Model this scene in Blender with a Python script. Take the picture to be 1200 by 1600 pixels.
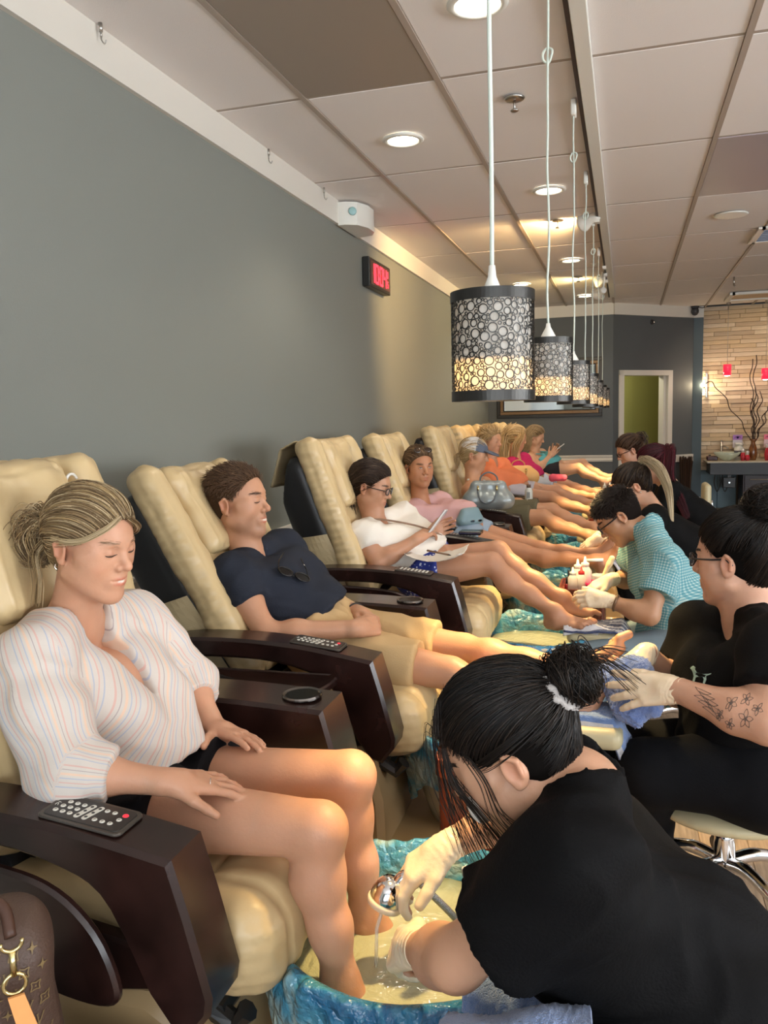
import bpy, math, random
import numpy as np
from mathutils import Vector, Matrix
random.seed(7); RNG = np.random.default_rng(11)
SC = bpy.context.scene
for o in list(bpy.data.objects): bpy.data.objects.remove(o, do_unlink=True)
COL = SC.collection
PI = math.pi

# ------------------------------------------------------------------ camera
CZ = 1.43; FPX = 1270.0; EYE = np.array([0.0, 0.0, CZ])
_pit, _yaw, _rol = math.radians(6.65), math.radians(-16.65), math.radians(-1.5)
_fwd = np.array([math.sin(_yaw)*math.cos(_pit), math.cos(_yaw)*math.cos(_pit), -math.sin(_pit)])
_rt = np.array([math.cos(_yaw), -math.sin(_yaw), 0.0]); _up = np.cross(_rt, _fwd)
_r2 = _rt*math.cos(_rol)+_up*math.sin(_rol); _u2 = -_rt*math.sin(_rol)+_up*math.cos(_rol)
cam = bpy.data.cameras.new('camera'); camo = bpy.data.objects.new('camera', cam); COL.objects.link(camo)
cam.sensor_fit = 'HORIZONTAL'; cam.sensor_width = 36.0; cam.lens = FPX*36/1200; cam.clip_start = .02; cam.clip_end = 100
camo.matrix_world = Matrix(((_r2[0], _u2[0], -_fwd[0], EYE[0]), (_r2[1], _u2[1], -_fwd[1], EYE[1]), (_r2[2], _u2[2], -_fwd[2], EYE[2]), (0, 0, 0, 1)))
SC.camera = camo
def ray(px, py): return _r2*(px-600)/FPX-_u2*(py-800)/FPX+_fwd
def py_(px, py, y): d = ray(px, py); return EYE+d*(y/d[1])
def px_(px, py, x): d = ray(px, py); return EYE+d*(x/d[0])
def pz_(px, py, z): d = ray(px, py); return EYE+d*((z-CZ)/d[2])

# ------------------------------------------------------------------ world, lights, exposure
SC.view_settings.view_transform = 'Standard'; SC.view_settings.look = 'None'; SC.view_settings.gamma = 1
SC.view_settings.use_curve_mapping = False; SC.view_settings.exposure = 0.62
W = bpy.data.worlds.new('world'); SC.world = W; W.use_nodes = True
W.node_tree.nodes['Background'].inputs[0].default_value = (.75, .87, 1, 1)
W.node_tree.nodes['Background'].inputs[1].default_value = 1.0
def light(name, kind, loc, power, color, target=None, **kw):
    l = bpy.data.lights.new(name, kind); l.energy = power; l.color = color
    for k, v in kw.items(): setattr(l, k, v)
    o = bpy.data.objects.new(name, l); COL.objects.link(o); o.location = loc
    if target is not None:
        o.rotation_euler = (Vector(target)-Vector(loc)).to_track_quat('-Z', 'Y').to_euler()
    return o
WARM = (1, .68, .28); WARM2 = (1, .86, .68)
light('daylight_window', 'AREA', (1.6, -2.9, 1.5), 130, (.94, .97, 1), (1.0, 3, 7.0), shape='RECTANGLE', size=5.0, size_y=2.2)
light('daylight_side', 'AREA', (5.4, 1.5, 1.6), 250, (.96, .98, 1), (0, 2.8, 6.6), shape='RECTANGLE', size=5.0, size_y=1.8)

# ------------------------------------------------------------------ helpers
def lin(r, g, b):
    f = lambda c: (c/255/12.92 if c/255 <= .04045 else ((c/255+.055)/1.055)**2.4)
    return (f(r), f(g), f(b))
MATS = {}
def mat(name, col, rough=.5, metal=0, bump=0, bscale=40, spec=.5, alpha=1, trans=0, emit=None, estr=0, var=0, vscale=5, coat=0, sss=0, attr=False, sheen=0, aniso=None):
    if name in MATS: return MATS[name]
    m = bpy.data.materials.new(name); m.use_nodes = True; MATS[name] = m
    nt = m.node_tree; b = nt.nodes['Principled BSDF']; L = nt.links
    b.inputs['Base Color'].default_value = (*col, 1); b.inputs['Roughness'].default_value = rough
    b.inputs['Metallic'].default_value = metal; b.inputs['Specular IOR Level'].default_value = spec
    b.inputs['Alpha'].default_value = alpha; b.inputs['Transmission Weight'].default_value = trans
    b.inputs['Coat Weight'].default_value = coat
    b.inputs['Coat Roughness'].default_value = .12
    if sheen: b.inputs['Sheen Weight'].default_value = sheen
    if sss:
        b.inputs['Subsurface Weight'].default_value = sss; b.inputs['Subsurface Scale'].default_value = .012
        b.inputs['Subsurface Radius'].default_value = (1, .35, .2)
    if emit: b.inputs['Emission Color'].default_value = (*emit, 1); b.inputs['Emission Strength'].default_value = estr
    src = None
    if attr:
        a = nt.nodes.new('ShaderNodeAttribute'); a.attribute_name = 'Col'; src = a.outputs['Color']
        L.new(src, b.inputs['Base Color'])
    tc = nt.nodes.new('ShaderNodeTexCoord')
    mp = nt.nodes.new('ShaderNodeMapping'); L.new(tc.outputs['Object'], mp.inputs[0])
    if aniso: mp.inputs['Scale'].default_value = aniso
    if var:
        n = nt.nodes.new('ShaderNodeTexNoise'); n.inputs['Scale'].default_value = vscale; n.inputs['Detail'].default_value = 4
        L.new(mp.outputs[0], n.inputs['Vector'])
        r = nt.nodes.new('ShaderNodeMapRange'); r.inputs[1].default_value = .3; r.inputs[2].default_value = .7
        r.inputs[3].default_value = 1-var; r.inputs[4].default_value = 1+var; L.new(n.outputs['Fac'], r.inputs[0])
        mx = nt.nodes.new('ShaderNodeMix'); mx.data_type = 'RGBA'; mx.blend_type = 'MULTIPLY'; mx.inputs[0].default_value = 1
        if src: L.new(src, mx.inputs[6])
        else: mx.inputs[6].default_value = (*col, 1)
        L.new(r.outputs[0], mx.inputs[7]); L.new(mx.outputs[2], b.inputs['Base Color'])
    if bump:
        n = nt.nodes.new('ShaderNodeTexNoise'); n.inputs['Scale'].default_value = bscale; n.inputs['Detail'].default_value = 5
        L.new(mp.outputs[0], n.inputs['Vector'])
        bp = nt.nodes.new('ShaderNodeBump'); bp.inputs['Strength'].default_value = bump; bp.inputs['Distance'].default_value = .004
        L.new(n.outputs['Fac'], bp.inputs['Height']); L.new(bp.outputs[0], b.inputs['Normal'])
    return m

def link(name, me, m, parent=None, smooth=True, kind=None, loc=None):
    o = bpy.data.objects.new(name, me); COL.objects.link(o)
    if m is not None:
        for q in (m if isinstance(m, (list, tuple)) else [m]): me.materials.append(q)
    if smooth and len(me.polygons): me.polygons.foreach_set('use_smooth', [True]*len(me.polygons))
    if parent: o.parent = parent
    if kind: o['kind'] = kind
    if loc is not None: o.location = loc
    return o
def me_from(V, F, name='mesh'):
    me = bpy.data.meshes.new(name); me.from_pydata([tuple(map(float, v)) for v in V], [], [tuple(map(int, f)) for f in F]); me.update(); return me
def thing(name, label, cat, loc=(0, 0, 0), rz=0, group=None):
    o = bpy.data.objects.new(name, None); COL.objects.link(o); o.location = tuple(map(float, loc)); o.rotation_euler = (0, 0, rz)
    o.empty_display_size = .05
    o['label'] = label; o['category'] = cat
    if group: o['group'] = group
    return o
def tag(o, label, cat, group=None, kind=None):
    if label: o['label'] = label
    if cat: o['category'] = cat
    if group: o['group'] = group
    if kind: o['kind'] = kind
    return o
def local(o, root):
    """keep a mesh built in world coordinates in place under a root placed elsewhere"""
    o.parent = root
    o.matrix_parent_inverse = Matrix.Identity(4)
    R = Matrix.Rotation(root.rotation_euler[2], 4, 'Z'); M = (Matrix.Translation(root.location) @ R).inverted()
    o.data.transform(M)
    return o

class G:
    """small geometry collector"""
    def __init__(s): s.V = []; s.F = []
    def add(s, V, F):
        n = len(s.V); s.V += [tuple(v) for v in V]; s.F += [tuple(i+n for i in f) for f in F]; return s
    def box(s, c, h, R=None, bev=0.0):
        """c centre, h half sizes; bev chamfer"""
        hx, hy, hz = h; b = min(bev, hx*.9, hy*.9, hz*.9)
        if b <= 0:
            V = [(x*hx, y*hy, z*hz) for x in (-1, 1) for y in (-1, 1) for z in (-1, 1)]
            F = [(0, 1, 3, 2), (4, 6, 7, 5), (0, 4, 5, 1), (2, 3, 7, 6), (0, 2, 6, 4), (1, 5, 7, 3)]
        else:
            V = []; idx = {}
            for x in (-1, 1):
                for y in (-1, 1):
                    for z in (-1, 1):
                        for a in range(3):
                            p = [x*(hx-b), y*(hy-b), z*(hz-b)]; p[a] = (x, y, z)[a]*(hx, hy, hz)[a]
                            idx[(x, y, z, a)] = len(V); V.append(tuple(p))
            F = []
            for a in range(3):
                o1, o2 = [i for i in range(3) if i != a]
                for sg in (-1, 1):
                    q = []
                    for (u, v) in ((-1, -1), (1, -1), (1, 1), (-1, 1)):
                        k = [0, 0, 0]; k[a] = sg; k[o1] = u; k[o2] = v; q.append(idx[(*k, a)])
                    F.append(tuple(q))
                for u in (-1, 1):
                    for v in (-1, 1):
                        k = [0, 0, 0]; k[o1] = u; k[o2] = v; q = []
                        for (sg, ax) in ((-1, o1), (1, o1), (1, o2), (-1, o2)):
                            k[a] = sg; q.append(idx[(*k, ax)])
                        F.append(tuple(q))
            for x in (-1, 1):
                for y in (-1, 1):
                    for z in (-1, 1): F.append(tuple(idx[(x, y, z, a)] for a in range(3)))
        if R is not None: V = [tuple(R @ Vector(v)) for v in V]
        return s.add([(v[0]+c[0], v[1]+c[1], v[2]+c[2]) for v in V], F)
    def tube(s, pts, r, n=8, cap=True, closed=False):
        P = [np.array(p, float) for p in pts]; m = len(P); rr = r if isinstance(r, (list, tuple)) else [r]*m
        ref = None; base = len(s.V)
        for i in range(m):
            a = P[(i-1) % m] if (closed or i > 0) else P[i]; b = P[(i+1) % m] if (closed or i < m-1) else P[i]
            t = b-a; t = t/(np.linalg.norm(t)+1e-9)
            if ref is None: ref = np.array([0, 0, 1.0]) if abs(t[2]) < .9 else np.array([1.0, 0, 0])
            u = np.cross(t, ref); u /= np.linalg.norm(u)+1e-9; v = np.cross(u, t); ref = v
            for k in range(n):
                an = 2*PI*k/n; s.V.append(tuple(P[i]+rr[i]*(math.cos(an)*u+math.sin(an)*v)))
        for i in range(m if closed else m-1):
            j = (i+1) % m
            for k in range(n):
                k2 = (k+1) % n; s.F.append((base+i*n+k, base+i*n+k2, base+j*n+k2, base+j*n+k))
        if cap and not closed:
            s.F.append(tuple(base+k for k in range(n))[::-1]); s.F.append(tuple(base+(m-1)*n+k for k in range(n)))
        return s
    def lathe(s, c, prof, n=24, R=None, sx=1, sy=1, caps=True):
        base = len(s.V); m = len(prof)
        for (r, z) in prof:
            for k in range(n):
                an = 2*PI*k/n; p = Vector((r*math.cos(an)*sx, r*math.sin(an)*sy, z))
                if R is not None: p = R @ p
                s.V.append((p[0]+c[0], p[1]+c[1], p[2]+c[2]))
        for i in range(m-1):
            for k in range(n):
                k2 = (k+1) % n; s.F.append((base+i*n+k, base+i*n+k2, base+(i+1)*n+k2, base+(i+1)*n+k))
        if not caps: return s
        if prof[0][0] > 1e-6: s.F.append(tuple(base+k for k in range(n))[::-1])
        if prof[-1][0] > 1e-6: s.F.append(tuple(base+(m-1)*n+k for k in range(n)))
        return s
    def prism(s, prof, y0, y1, bev=0.0, axis='y'):
        """profile in (x,z), extruded along y, chamfered edges"""
        n = len(prof); P = np.array(prof, float); base = len(s.V)
        A = .5*sum(P[i][0]*P[(i+1) % n][1]-P[(i+1) % n][0]*P[i][1] for i in range(n))
        sg = 1 if A > 0 else -1
        ins = []
        for i in range(n):
            e1 = P[i]-P[i-1]; e2 = P[(i+1) % n]-P[i]; e1 /= np.linalg.norm(e1)+1e-9; e2 /= np.linalg.norm(e2)+1e-9
            n1 = np.array([-e1[1], e1[0]])*sg; n2 = np.array([-e2[1], e2[0]])*sg; nn = n1+n2; nn /= (np.linalg.norm(nn)+1e-9)
            ins.append(P[i]+nn*bev/max(.4, float(nn@n1)))
        rings = [(ins, y0), (P, y0+bev), (P, y1-bev), (ins, y1)] if bev > 0 else [(P, y0), (P, y1)]
        for (Q, y) in rings:
            for q in Q: s.V.append((q[0], y, q[1]))
        for k in range(len(rings)-1):
            for i in range(n):
                j = (i+1) % n; s.F.append((base+k*n+i, base+k*n+j, base+(k+1)*n+j, base+(k+1)*n+i))
        s.F.append(tuple(base+i for i in range(n))[::-1]); s.F.append(tuple(base+(len(rings)-1)*n+i for i in range(n)))
        return s
    def mesh(s, name='mesh'): return me_from(s.V, s.F, name)
    def obj(s, name, m, parent=None, smooth=False, kind=None, loc=None): return link(name, s.mesh(name), m, parent, smooth, kind, loc)
def smooth_angle(o, deg=35):
    me = o.data; me.polygons.foreach_set('use_smooth', [True]*len(me.polygons))
    try: me.set_sharp_from_angle(angle=math.radians(deg))
    except Exception: pass
    return o
def catmull(pts, n=6):
    P = [np.array(p, float) for p in pts]; out = []
    Q = [2*P[0]-P[1]]+P+[2*P[-1]-P[-2]]
    for i in range(1, len(Q)-2):
        for k in range(n):
            t = k/n; a, b, c, d = Q[i-1], Q[i], Q[i+1], Q[i+2]
            out.append(.5*((2*b)+(-a+c)*t+(2*a-5*b+4*c-d)*t*t+(-a+3*b-3*c+d)*t**3))
    out.append(P[-1]); return out
def uv(v): v = np.array(v, float); return v/(np.linalg.norm(v)+1e-12)
def V3(*a): return np.array(a, float)

# ------------------------------------------------------------------ signed-distance modelling
class Fld:
    def __init__(s): s.ops = []; s.bb = [np.full(3, 1e9), np.full(3, -1e9)]
    def _grow(s, lo, hi): s.bb[0] = np.minimum(s.bb[0], lo); s.bb[1] = np.maximum(s.bb[1], hi)
    def cap(s, a, b, ra, rb=None, k=.02, sub=False):
        a = np.array(a, float); b = np.array(b, float); rb = ra if rb is None else rb; m = max(ra, rb)
        lo = np.minimum(a, b)-m; hi = np.maximum(a, b)+m
        if not sub: s._grow(lo, hi)
        s.ops.append(('c', (a, b, ra, rb), k, sub, lo, hi)); return s
    def ball(s, c, r, k=.02, sub=False): return s.cap(c, np.array(c, float)+[0, 0, 1e-4], r, r, k, sub)
    def ell(s, c, r, R=None, k=.02, sub=False):
        c = np.array(c, float); r = np.array(r, float); R = np.eye(3) if R is None else np.array(R, float)
        e = np.sqrt(((R*r)**2).sum(1))
        if not sub: s._grow(c-e, c+e)
        s.ops.append(('e', (c, r, R), k, sub, c-e, c+e)); return s
    def box(s, c, h, R=None, rd=.02, k=.02, sub=False):
        c = np.array(c, float); h = np.array(h, float); R = np.eye(3) if R is None else np.array(R, float)
        e = (np.abs(R)*h).sum(1)
        if not sub: s._grow(c-e, c+e)
        s.ops.append(('b', (c, h, R, rd), k, sub, c-e, c+e)); return s
    def cut(s, p, n):
        """remove the side that n points to"""
        s.ops.append(('p', (np.array(p, float), uv(n)), 0, True, None, None)); return s
    def sub_field(s, f, k=.01):
        s._grow(f.bb[0], f.bb[1]); s.ops.append(('f', (f,), k, False, f.bb[0], f.bb[1])); return s
    def eval(s, o, h, n):
        """values on grid origin o, step h, counts n"""
        A = np.full(n, 1.0, np.float32)
        for (t, a, k, sub, lo, hi) in s.ops:
            if t == 'p':
                p, nn = a
                g = [((o[i]+h*np.arange(n[i]))-p[i])*nn[i] for i in range(3)]
                A = np.maximum(A, (g[0][:, None, None]+g[1][None, :, None]+g[2][None, None, :]).astype(np.float32)); continue
            mg = k+3*h+.004
            i0 = np.clip(np.floor((lo-mg-o)/h).astype(int), 0, n); i1 = np.clip(np.ceil((hi+mg-o)/h).astype(int)+1, 0, n)
            if np.any(i1-i0 < 1): continue
            sl = tuple(slice(i0[i], i1[i]) for i in range(3))
            if t == 'f':
                d = a[0].eval(o+h*i0, h, i1-i0)
            else:
                X, Y, Z = [(o[i]+h*np.arange(i0[i], i1[i])).astype(np.float32) for i in range(3)]
                X = X[:, None, None]; Y = Y[None, :, None]; Z = Z[None, None, :]
                if t == 'c':
                    p, q, ra, rb = a; ba = q-p; L2 = float(ba@ba)+1e-12
                    x = X-p[0]; y = Y-p[1]; z = Z-p[2]
                    tt = np.clip((x*ba[0]+y*ba[1]+z*ba[2])/L2, 0, 1)
                    d = np.sqrt((x-tt*ba[0])**2+(y-tt*ba[1])**2+(z-tt*ba[2])**2)-(ra+(rb-ra)*tt)
                else:
                    c, r, R = a[:3]; x = X-c[0]; y = Y-c[1]; z = Z-c[2]
                    u = [x*R[0, i]+y*R[1, i]+z*R[2, i] for i in range(3)]
                    if t == 'e':
                        k0 = np.sqrt((u[0]/r[0])**2+(u[1]/r[1])**2+(u[2]/r[2])**2); k1 = np.sqrt((u[0]/r[0]**2)**2+(u[1]/r[1]**2)**2+(u[2]/r[2]**2)**2)+1e-6
                        d = k0*(k0-1)/k1
                    else:
                        rd = a[3]; q = [np.abs(u[i])-(r[i]-rd) for i in range(3)]
                        d = np.sqrt(np.maximum(q[0], 0)**2+np.maximum(q[1], 0)**2+np.maximum(q[2], 0)**2)+np.minimum(np.maximum(np.maximum(q[0], q[1]), q[2]), 0)-rd
            d = d.astype(np.float32); B = A[sl]
            if sub:
                hh = np.maximum(k-np.abs(B+d), 0)/max(k, 1e-6); A[sl] = np.maximum(B, -d)+hh*hh*k*.25
            else:
                hh = np.maximum(k-np.abs(B-d), 0)/max(k, 1e-6); A[sl] = np.minimum(B, d)-hh*hh*k*.25
        return A
def snet(F, o, h):
    ins = F < 0
    n = np.array(F.shape)-1
    c = np.zeros(n, np.int8)
    for dx in (0, 1):
        for dy in (0, 1):
            for dz in (0, 1): c += ins[dx:dx+n[0], dy:dy+n[1], dz:dz+n[2]]
    act = (c > 0) & (c < 8); I = np.argwhere(act)
    if not len(I): return np.zeros((0, 3)), np.zeros((0, 4), int)
    idx = np.full(n, -1, np.int32); idx[act] = np.arange(len(I))
    S = np.zeros((len(I), 3)); C = np.zeros(len(I))
    cr = [(dx, dy, dz) for dx in (0, 1) for dy in (0, 1) for dz in (0, 1)]
    for a in cr:
        for ax in range(3):
            if a[ax]: continue
            b = list(a); b[ax] = 1
            fa = F[I[:, 0]+a[0], I[:, 1]+a[1], I[:, 2]+a[2]]; fb = F[I[:, 0]+b[0], I[:, 1]+b[1], I[:, 2]+b[2]]
            m = (fa < 0) != (fb < 0); t = fa[m]/(fa[m]-fb[m])
            P = np.tile(np.array(a, float), (m.sum(), 1)); P[:, ax] = t
            S[m] += P; C[m] += 1
    V = o+h*(I+S/C[:, None])
    Q = []
    for ax in range(3):
        u, v = (ax+1) % 3, (ax+2) % 3
        sa = [slice(None)]*3; sb = [slice(None)]*3
        sa[ax] = slice(0, -1); sb[ax] = slice(1, None)
        A = ins[tuple(sa)]; B = ins[tuple(sb)]
        E = np.argwhere(A != B)
        E = E[(E[:, u] > 0) & (E[:, v] > 0) & (E[:, u] < n[u]) & (E[:, v] < n[v])]
        if not len(E): continue
        fl = A[E[:, 0], E[:, 1], E[:, 2]]
        def g(du, dv):
            K = E.copy(); K[:, u] += du; K[:, v] += dv; return idx[K[:, 0], K[:, 1], K[:, 2]]
        q = np.stack([g(-1, -1), g(0, -1), g(0, 0), g(-1, 0)], 1)
        q[~fl] = q[~fl][:, ::-1]; Q.append(q)
    return V, np.concatenate(Q)
def np_mesh(V, Q, name='mesh', cols=None):
    V = np.asarray(V, np.float32); Q = np.asarray(Q, np.int32)
    me = bpy.data.meshes.new(name); me.vertices.add(len(V)); me.vertices.foreach_set('co', V.ravel())
    k = Q.shape[1]; me.loops.add(Q.size); me.loops.foreach_set('vertex_index', Q.ravel())
    me.polygons.add(len(Q)); me.polygons.foreach_set('loop_start', np.arange(0, Q.size, k, dtype=np.int32))
    me.update(calc_edges=True)
    me.polygons.foreach_set('use_smooth', np.ones(len(Q), bool))
    if cols is not None:
        a = me.color_attributes.new('Col', 'FLOAT_COLOR', 'POINT')
        c = np.ones((len(V), 4), np.float32); c[:, :3] = cols; a.data.foreach_set('color', c.ravel())
    return me
def vnormals(V, Q):
    a, b, c, d = V[Q[:, 0]], V[Q[:, 1]], V[Q[:, 2]], V[Q[:, 3]]
    fn = np.cross(c-a, d-b); N = np.zeros_like(V)
    for i in range(4): np.add.at(N, Q[:, i], fn)
    return N/(np.linalg.norm(N, axis=1)[:, None]+1e-12)
def relax(V, Q, it=1, lam=.5):
    for _ in range(it):
        S = np.zeros_like(V); C = np.zeros(len(V))
        for i in range(4):
            j = (i+1) % 4
            np.add.at(S, Q[:, i], V[Q[:, j]]); np.add.at(C, Q[:, i], 1); np.add.at(S, Q[:, j], V[Q[:, i]]); np.add.at(C, Q[:, j], 1)
        V = V*(1-lam)+lam*S/np.maximum(C, 1)[:, None]
    return V
def mesh_field(f, h, fine=(), hf=.003, rel=1):
    """extract a field: coarse everywhere, finer inside the given boxes (lo,hi)"""
    VS = []; QS = []; off = 0
    lo = f.bb[0]-3*h; hi = f.bb[1]+3*h; n = np.ceil((hi-lo)/h).astype(int)+1
    V, Q = snet(f.eval(lo, h, n), lo, h)
    V = relax(V, Q, rel)
    for (a, b) in fine:
        a = np.array(a, float); b = np.array(b, float)
        c = (V[Q[:, 0]]+V[Q[:, 2]])/2
        Q = Q[~np.all((c > a) & (c < b), axis=1)]
    VS.append(V); QS.append(Q); off = len(V)
    for (a, b) in fine:
        a = np.array(a, float)-h*.9; b = np.array(b, float)+h*.9; n = np.ceil((b-a)/hf).astype(int)+1
        v, q = snet(f.eval(a, hf, n), a, hf)
        if len(v):
            v = relax(v, q, rel); VS.append(v); QS.append(q+off); off += len(v)
    V = np.concatenate(VS); Q = np.concatenate(QS)
    used = np.zeros(len(V), bool); used[Q.ravel()] = True; mp = np.cumsum(used)-1
    return V[used], mp[Q]
def wav(P, d, f, ph=0): return np.sin(2*PI*f*(P@np.array(d, float))+ph)
def noise3(P, f, seed=0):
    r = np.random.default_rng(seed); s = np.zeros(len(P))
    for i in range(6):
        d = uv(r.normal(size=3)); s += np.sin(2*PI*f*(.7+.6*r.random())*(P@d)+r.random()*6.28+1.3*np.sin(2*PI*f*.6*(P@uv(r.normal(size=3)))+r.random()*6))
    return s/3.2
# ------------------------------------------------------------------ the room
CH = 2.84
XL, XR, YF, YB = -1.83, 5.6, -3.2, 11.3
M_wall = mat('grey_wall_paint', lin(126, 129, 123), .6, bump=.12, bscale=160, spec=.45)
M_wallb = mat('slate_wall_paint', lin(84, 89, 92), .6, bump=.1, bscale=160)
M_white = mat('white_trim_paint', lin(215, 210, 200), .45)
M_tile = mat('ceiling_tile_white', lin(230, 225, 222), .9, bump=.25, bscale=220, spec=.1)
M_grid = mat('ceiling_grid_metal', lin(168, 155, 143), .5)
M_dark = mat('black_plastic', (.012, .012, .013), .35)
M_chrome = mat('chrome', (.75, .75, .76), .12, metal=1)
M_wplast = mat('white_plastic', lin(225, 224, 216), .35)
def slab(name, lo, hi, m, kind='structure', parent=None, bev=0):
    lo = np.array(lo, float); hi = np.array(hi, float)
    g = G().box((0, 0, 0), (hi-lo)/2, bev=bev); o = g.obj(name, m, parent, kind=kind, loc=tuple((lo+hi)/2)); return o
M_sub = mat('grey_brown_floor', lin(168, 150, 132), .5, var=.2, vscale=3)
fl = slab('floor', (XL-.1, YF-.1, -.08), (XR+.1, 13.9, 0), M_sub)
slab('wall_left', (XL-.12, YF, 0), (XL, YB+.1, CH), M_wall)
# front wall (behind the viewer) and right wall, each a band of shop windows
slab('wall_front', (XL-.1, YF-.12, 0), (XR, YF, .35), M_wall); slab('wall_front', (XL-.1, YF-.12, 2.6), (XR, YF, CH), M_wall)
slab('wall_front', (XL-.1, YF-.12, .35), (-1.0, YF, 2.6), M_wall)
slab('wall_right', (XR, YF, 0), (XR+.12, 12.6, .5), M_wall); slab('wall_right', (XR, YF, 2.5), (XR+.12, 12.6, CH), M_wall)
slab('wall_right', (XR, 4.2, .5), (XR+.12, 12.6, 2.5), M_wall)
M_glass = mat('window_glass', (.9, .95, .96), .02, trans=1.0)
w1 = slab('window_1', (-1.0, YF-.07, .35), (XR, YF-.055, 2.6), M_glass)
w2 = slab('window_2', (XR+.055, YF, .5), (XR+.07, 4.2, 2.5), M_glass)
for i in range(5): o = slab('mullion', (-1.0+i*1.65-.03, YF-.11, .35), (-1.0+i*1.65+.03, YF, 2.6), M_white, None); o.parent = w1; o.location = Vector(o.location)-Vector(w1.location)
for i in range(5): o = slab('mullion', (XR, YF+i*1.84-.03, .5), (XR+.11, YF+i*1.84+.03, 2.5), M_white, None); o.parent = w2; o.location = Vector(o.location)-Vector(w2.location)
slab('wall_back', (XL-.1, YB, 0), (-.17, YB+.12, CH), M_wallb)
# slanted wall with the doorway; u runs along it
A2 = np.array([-.17, 11.3]); B2 = np.array([.90, 12.31]); DU = (B2-A2)/np.linalg.norm(B2-A2); DN = np.array([-DU[1], DU[0]]); LEN = np.linalg.norm(B2-A2)
def dslab(name, u0, u1, n0, n1, z0, z1, m, kind='structure', parent=None, bev=0):
    g = G().box((0, 0, 0), ((u1-u0)/2, (n1-n0)/2, (z1-z0)/2), bev=bev)
    o = g.obj(name, m, None, kind=kind); c = A2+DU*(u0+u1)/2+DN*(n0+n1)/2
    o.location = (c[0], c[1], (z0+z1)/2); o.rotation_euler = (0, 0, math.atan2(DU[1], DU[0]))
    if parent:
        o.parent = parent; o.matrix_parent_inverse = Matrix.Identity(4)
        if parent.type == 'MESH' or parent.type == 'EMPTY':
            Mx = (Matrix.Translation(parent.location) @ Matrix.Rotation(parent.rotation_euler[2], 4, 'Z')).inverted() @ (Matrix.Translation(o.location) @ Matrix.Rotation(o.rotation_euler[2], 4, 'Z'))
            o.location = Mx.to_translation(); o.rotation_euler = Mx.to_euler()
    return o
dslab('wall_slant', 0, .14, 0, .12, 0, CH, M_wallb); dslab('wall_slant', 1.02, LEN, 0, .12, 0, CH, M_wallb); dslab('wall_slant', .14, 1.02, 0, .12, 1.93, CH, M_wallb)
d1 = dslab('door_1', .10, .18, -.02, .14, 0, 1.97, M_white)
dslab('door_casing', .98, 1.06, -.02, .14, 0, 1.97, M_white, None, d1); dslab('door_casing', .10, 1.06, -.02, .14, 1.90, 1.97, M_white, None, d1)
dslab('jamb_stop', .94, .98, .03, .12, 0, 1.90, M_white, None, d1)
slab('wall_corner', (.895, 12.30, 0), (1.02, 12.52, CH), mat('slate_corner_paint', lin(72, 88, 96), .6))
slab('wall_stone', (1.0, 12.44, 0), (XR+.1, 12.6, CH), mat('stone_backing', lin(120, 104, 86), .9))
# back room seen through the doorway
M_olive = mat('olive_wall_paint', lin(176, 172, 96), .7)
M_olived = mat('olive_grey_paint', lin(104, 102, 78), .8)
dslab('wall_back_room', .13, 2.2, 1.5, 1.6, 0, CH, M_olived)
dslab('wall_back_room', .46, 1.9, .95, 1.05, .0, 1.97, M_olive)
dslab('wall_back_room', 1.9, 2.0, .12, 1.6, 0, CH, M_olived); dslab('wall_back_room', .0, .05, .12, 1.6, 0, CH, M_olived)
# trims
tr = slab('trim_1', (XL, YF, 2.69), (XL+.022, YB, CH), M_white); slab('trim_2', (XL+.02, YB-.022, 2.69), (-.17, YB, CH), M_white)
dslab('trim_3', 0, LEN, -.022, 0, 2.69, CH, M_white); slab('trim_4', (.90, 12.28, 2.69), (1.02, 12.3, CH), M_white)
g = G().prism([(0, 0), (.018, .004), (.024, .03), (.016, .045), (.03, .075), (.03, .09), (0, .09)], YF, YB-.02, 0)
o = g.obj('trim_5', M_white, kind='structure', loc=(XL, 0, .75))
g = G().prism([(0, 0), (.018, .004), (.024, .03), (.016, .045), (.03, .075), (.03, .09), (0, .09)], 0, 1.64, 0)
o = g.obj('trim_6', M_white, kind='structure', loc=(-1.81, YB, .76)); o.rotation_euler = (0, 0, -PI/2)
dslab('trim_7', 1.06, LEN, -.025, 0, .70, .80, M_white)
slab('baseboard_left', (XL, YF, 0), (XL+.014, YB, .1), M_white); slab('baseboard_back', (XL+.02, YB-.014, 0), (-.17, YB, .1), M_white)
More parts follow.
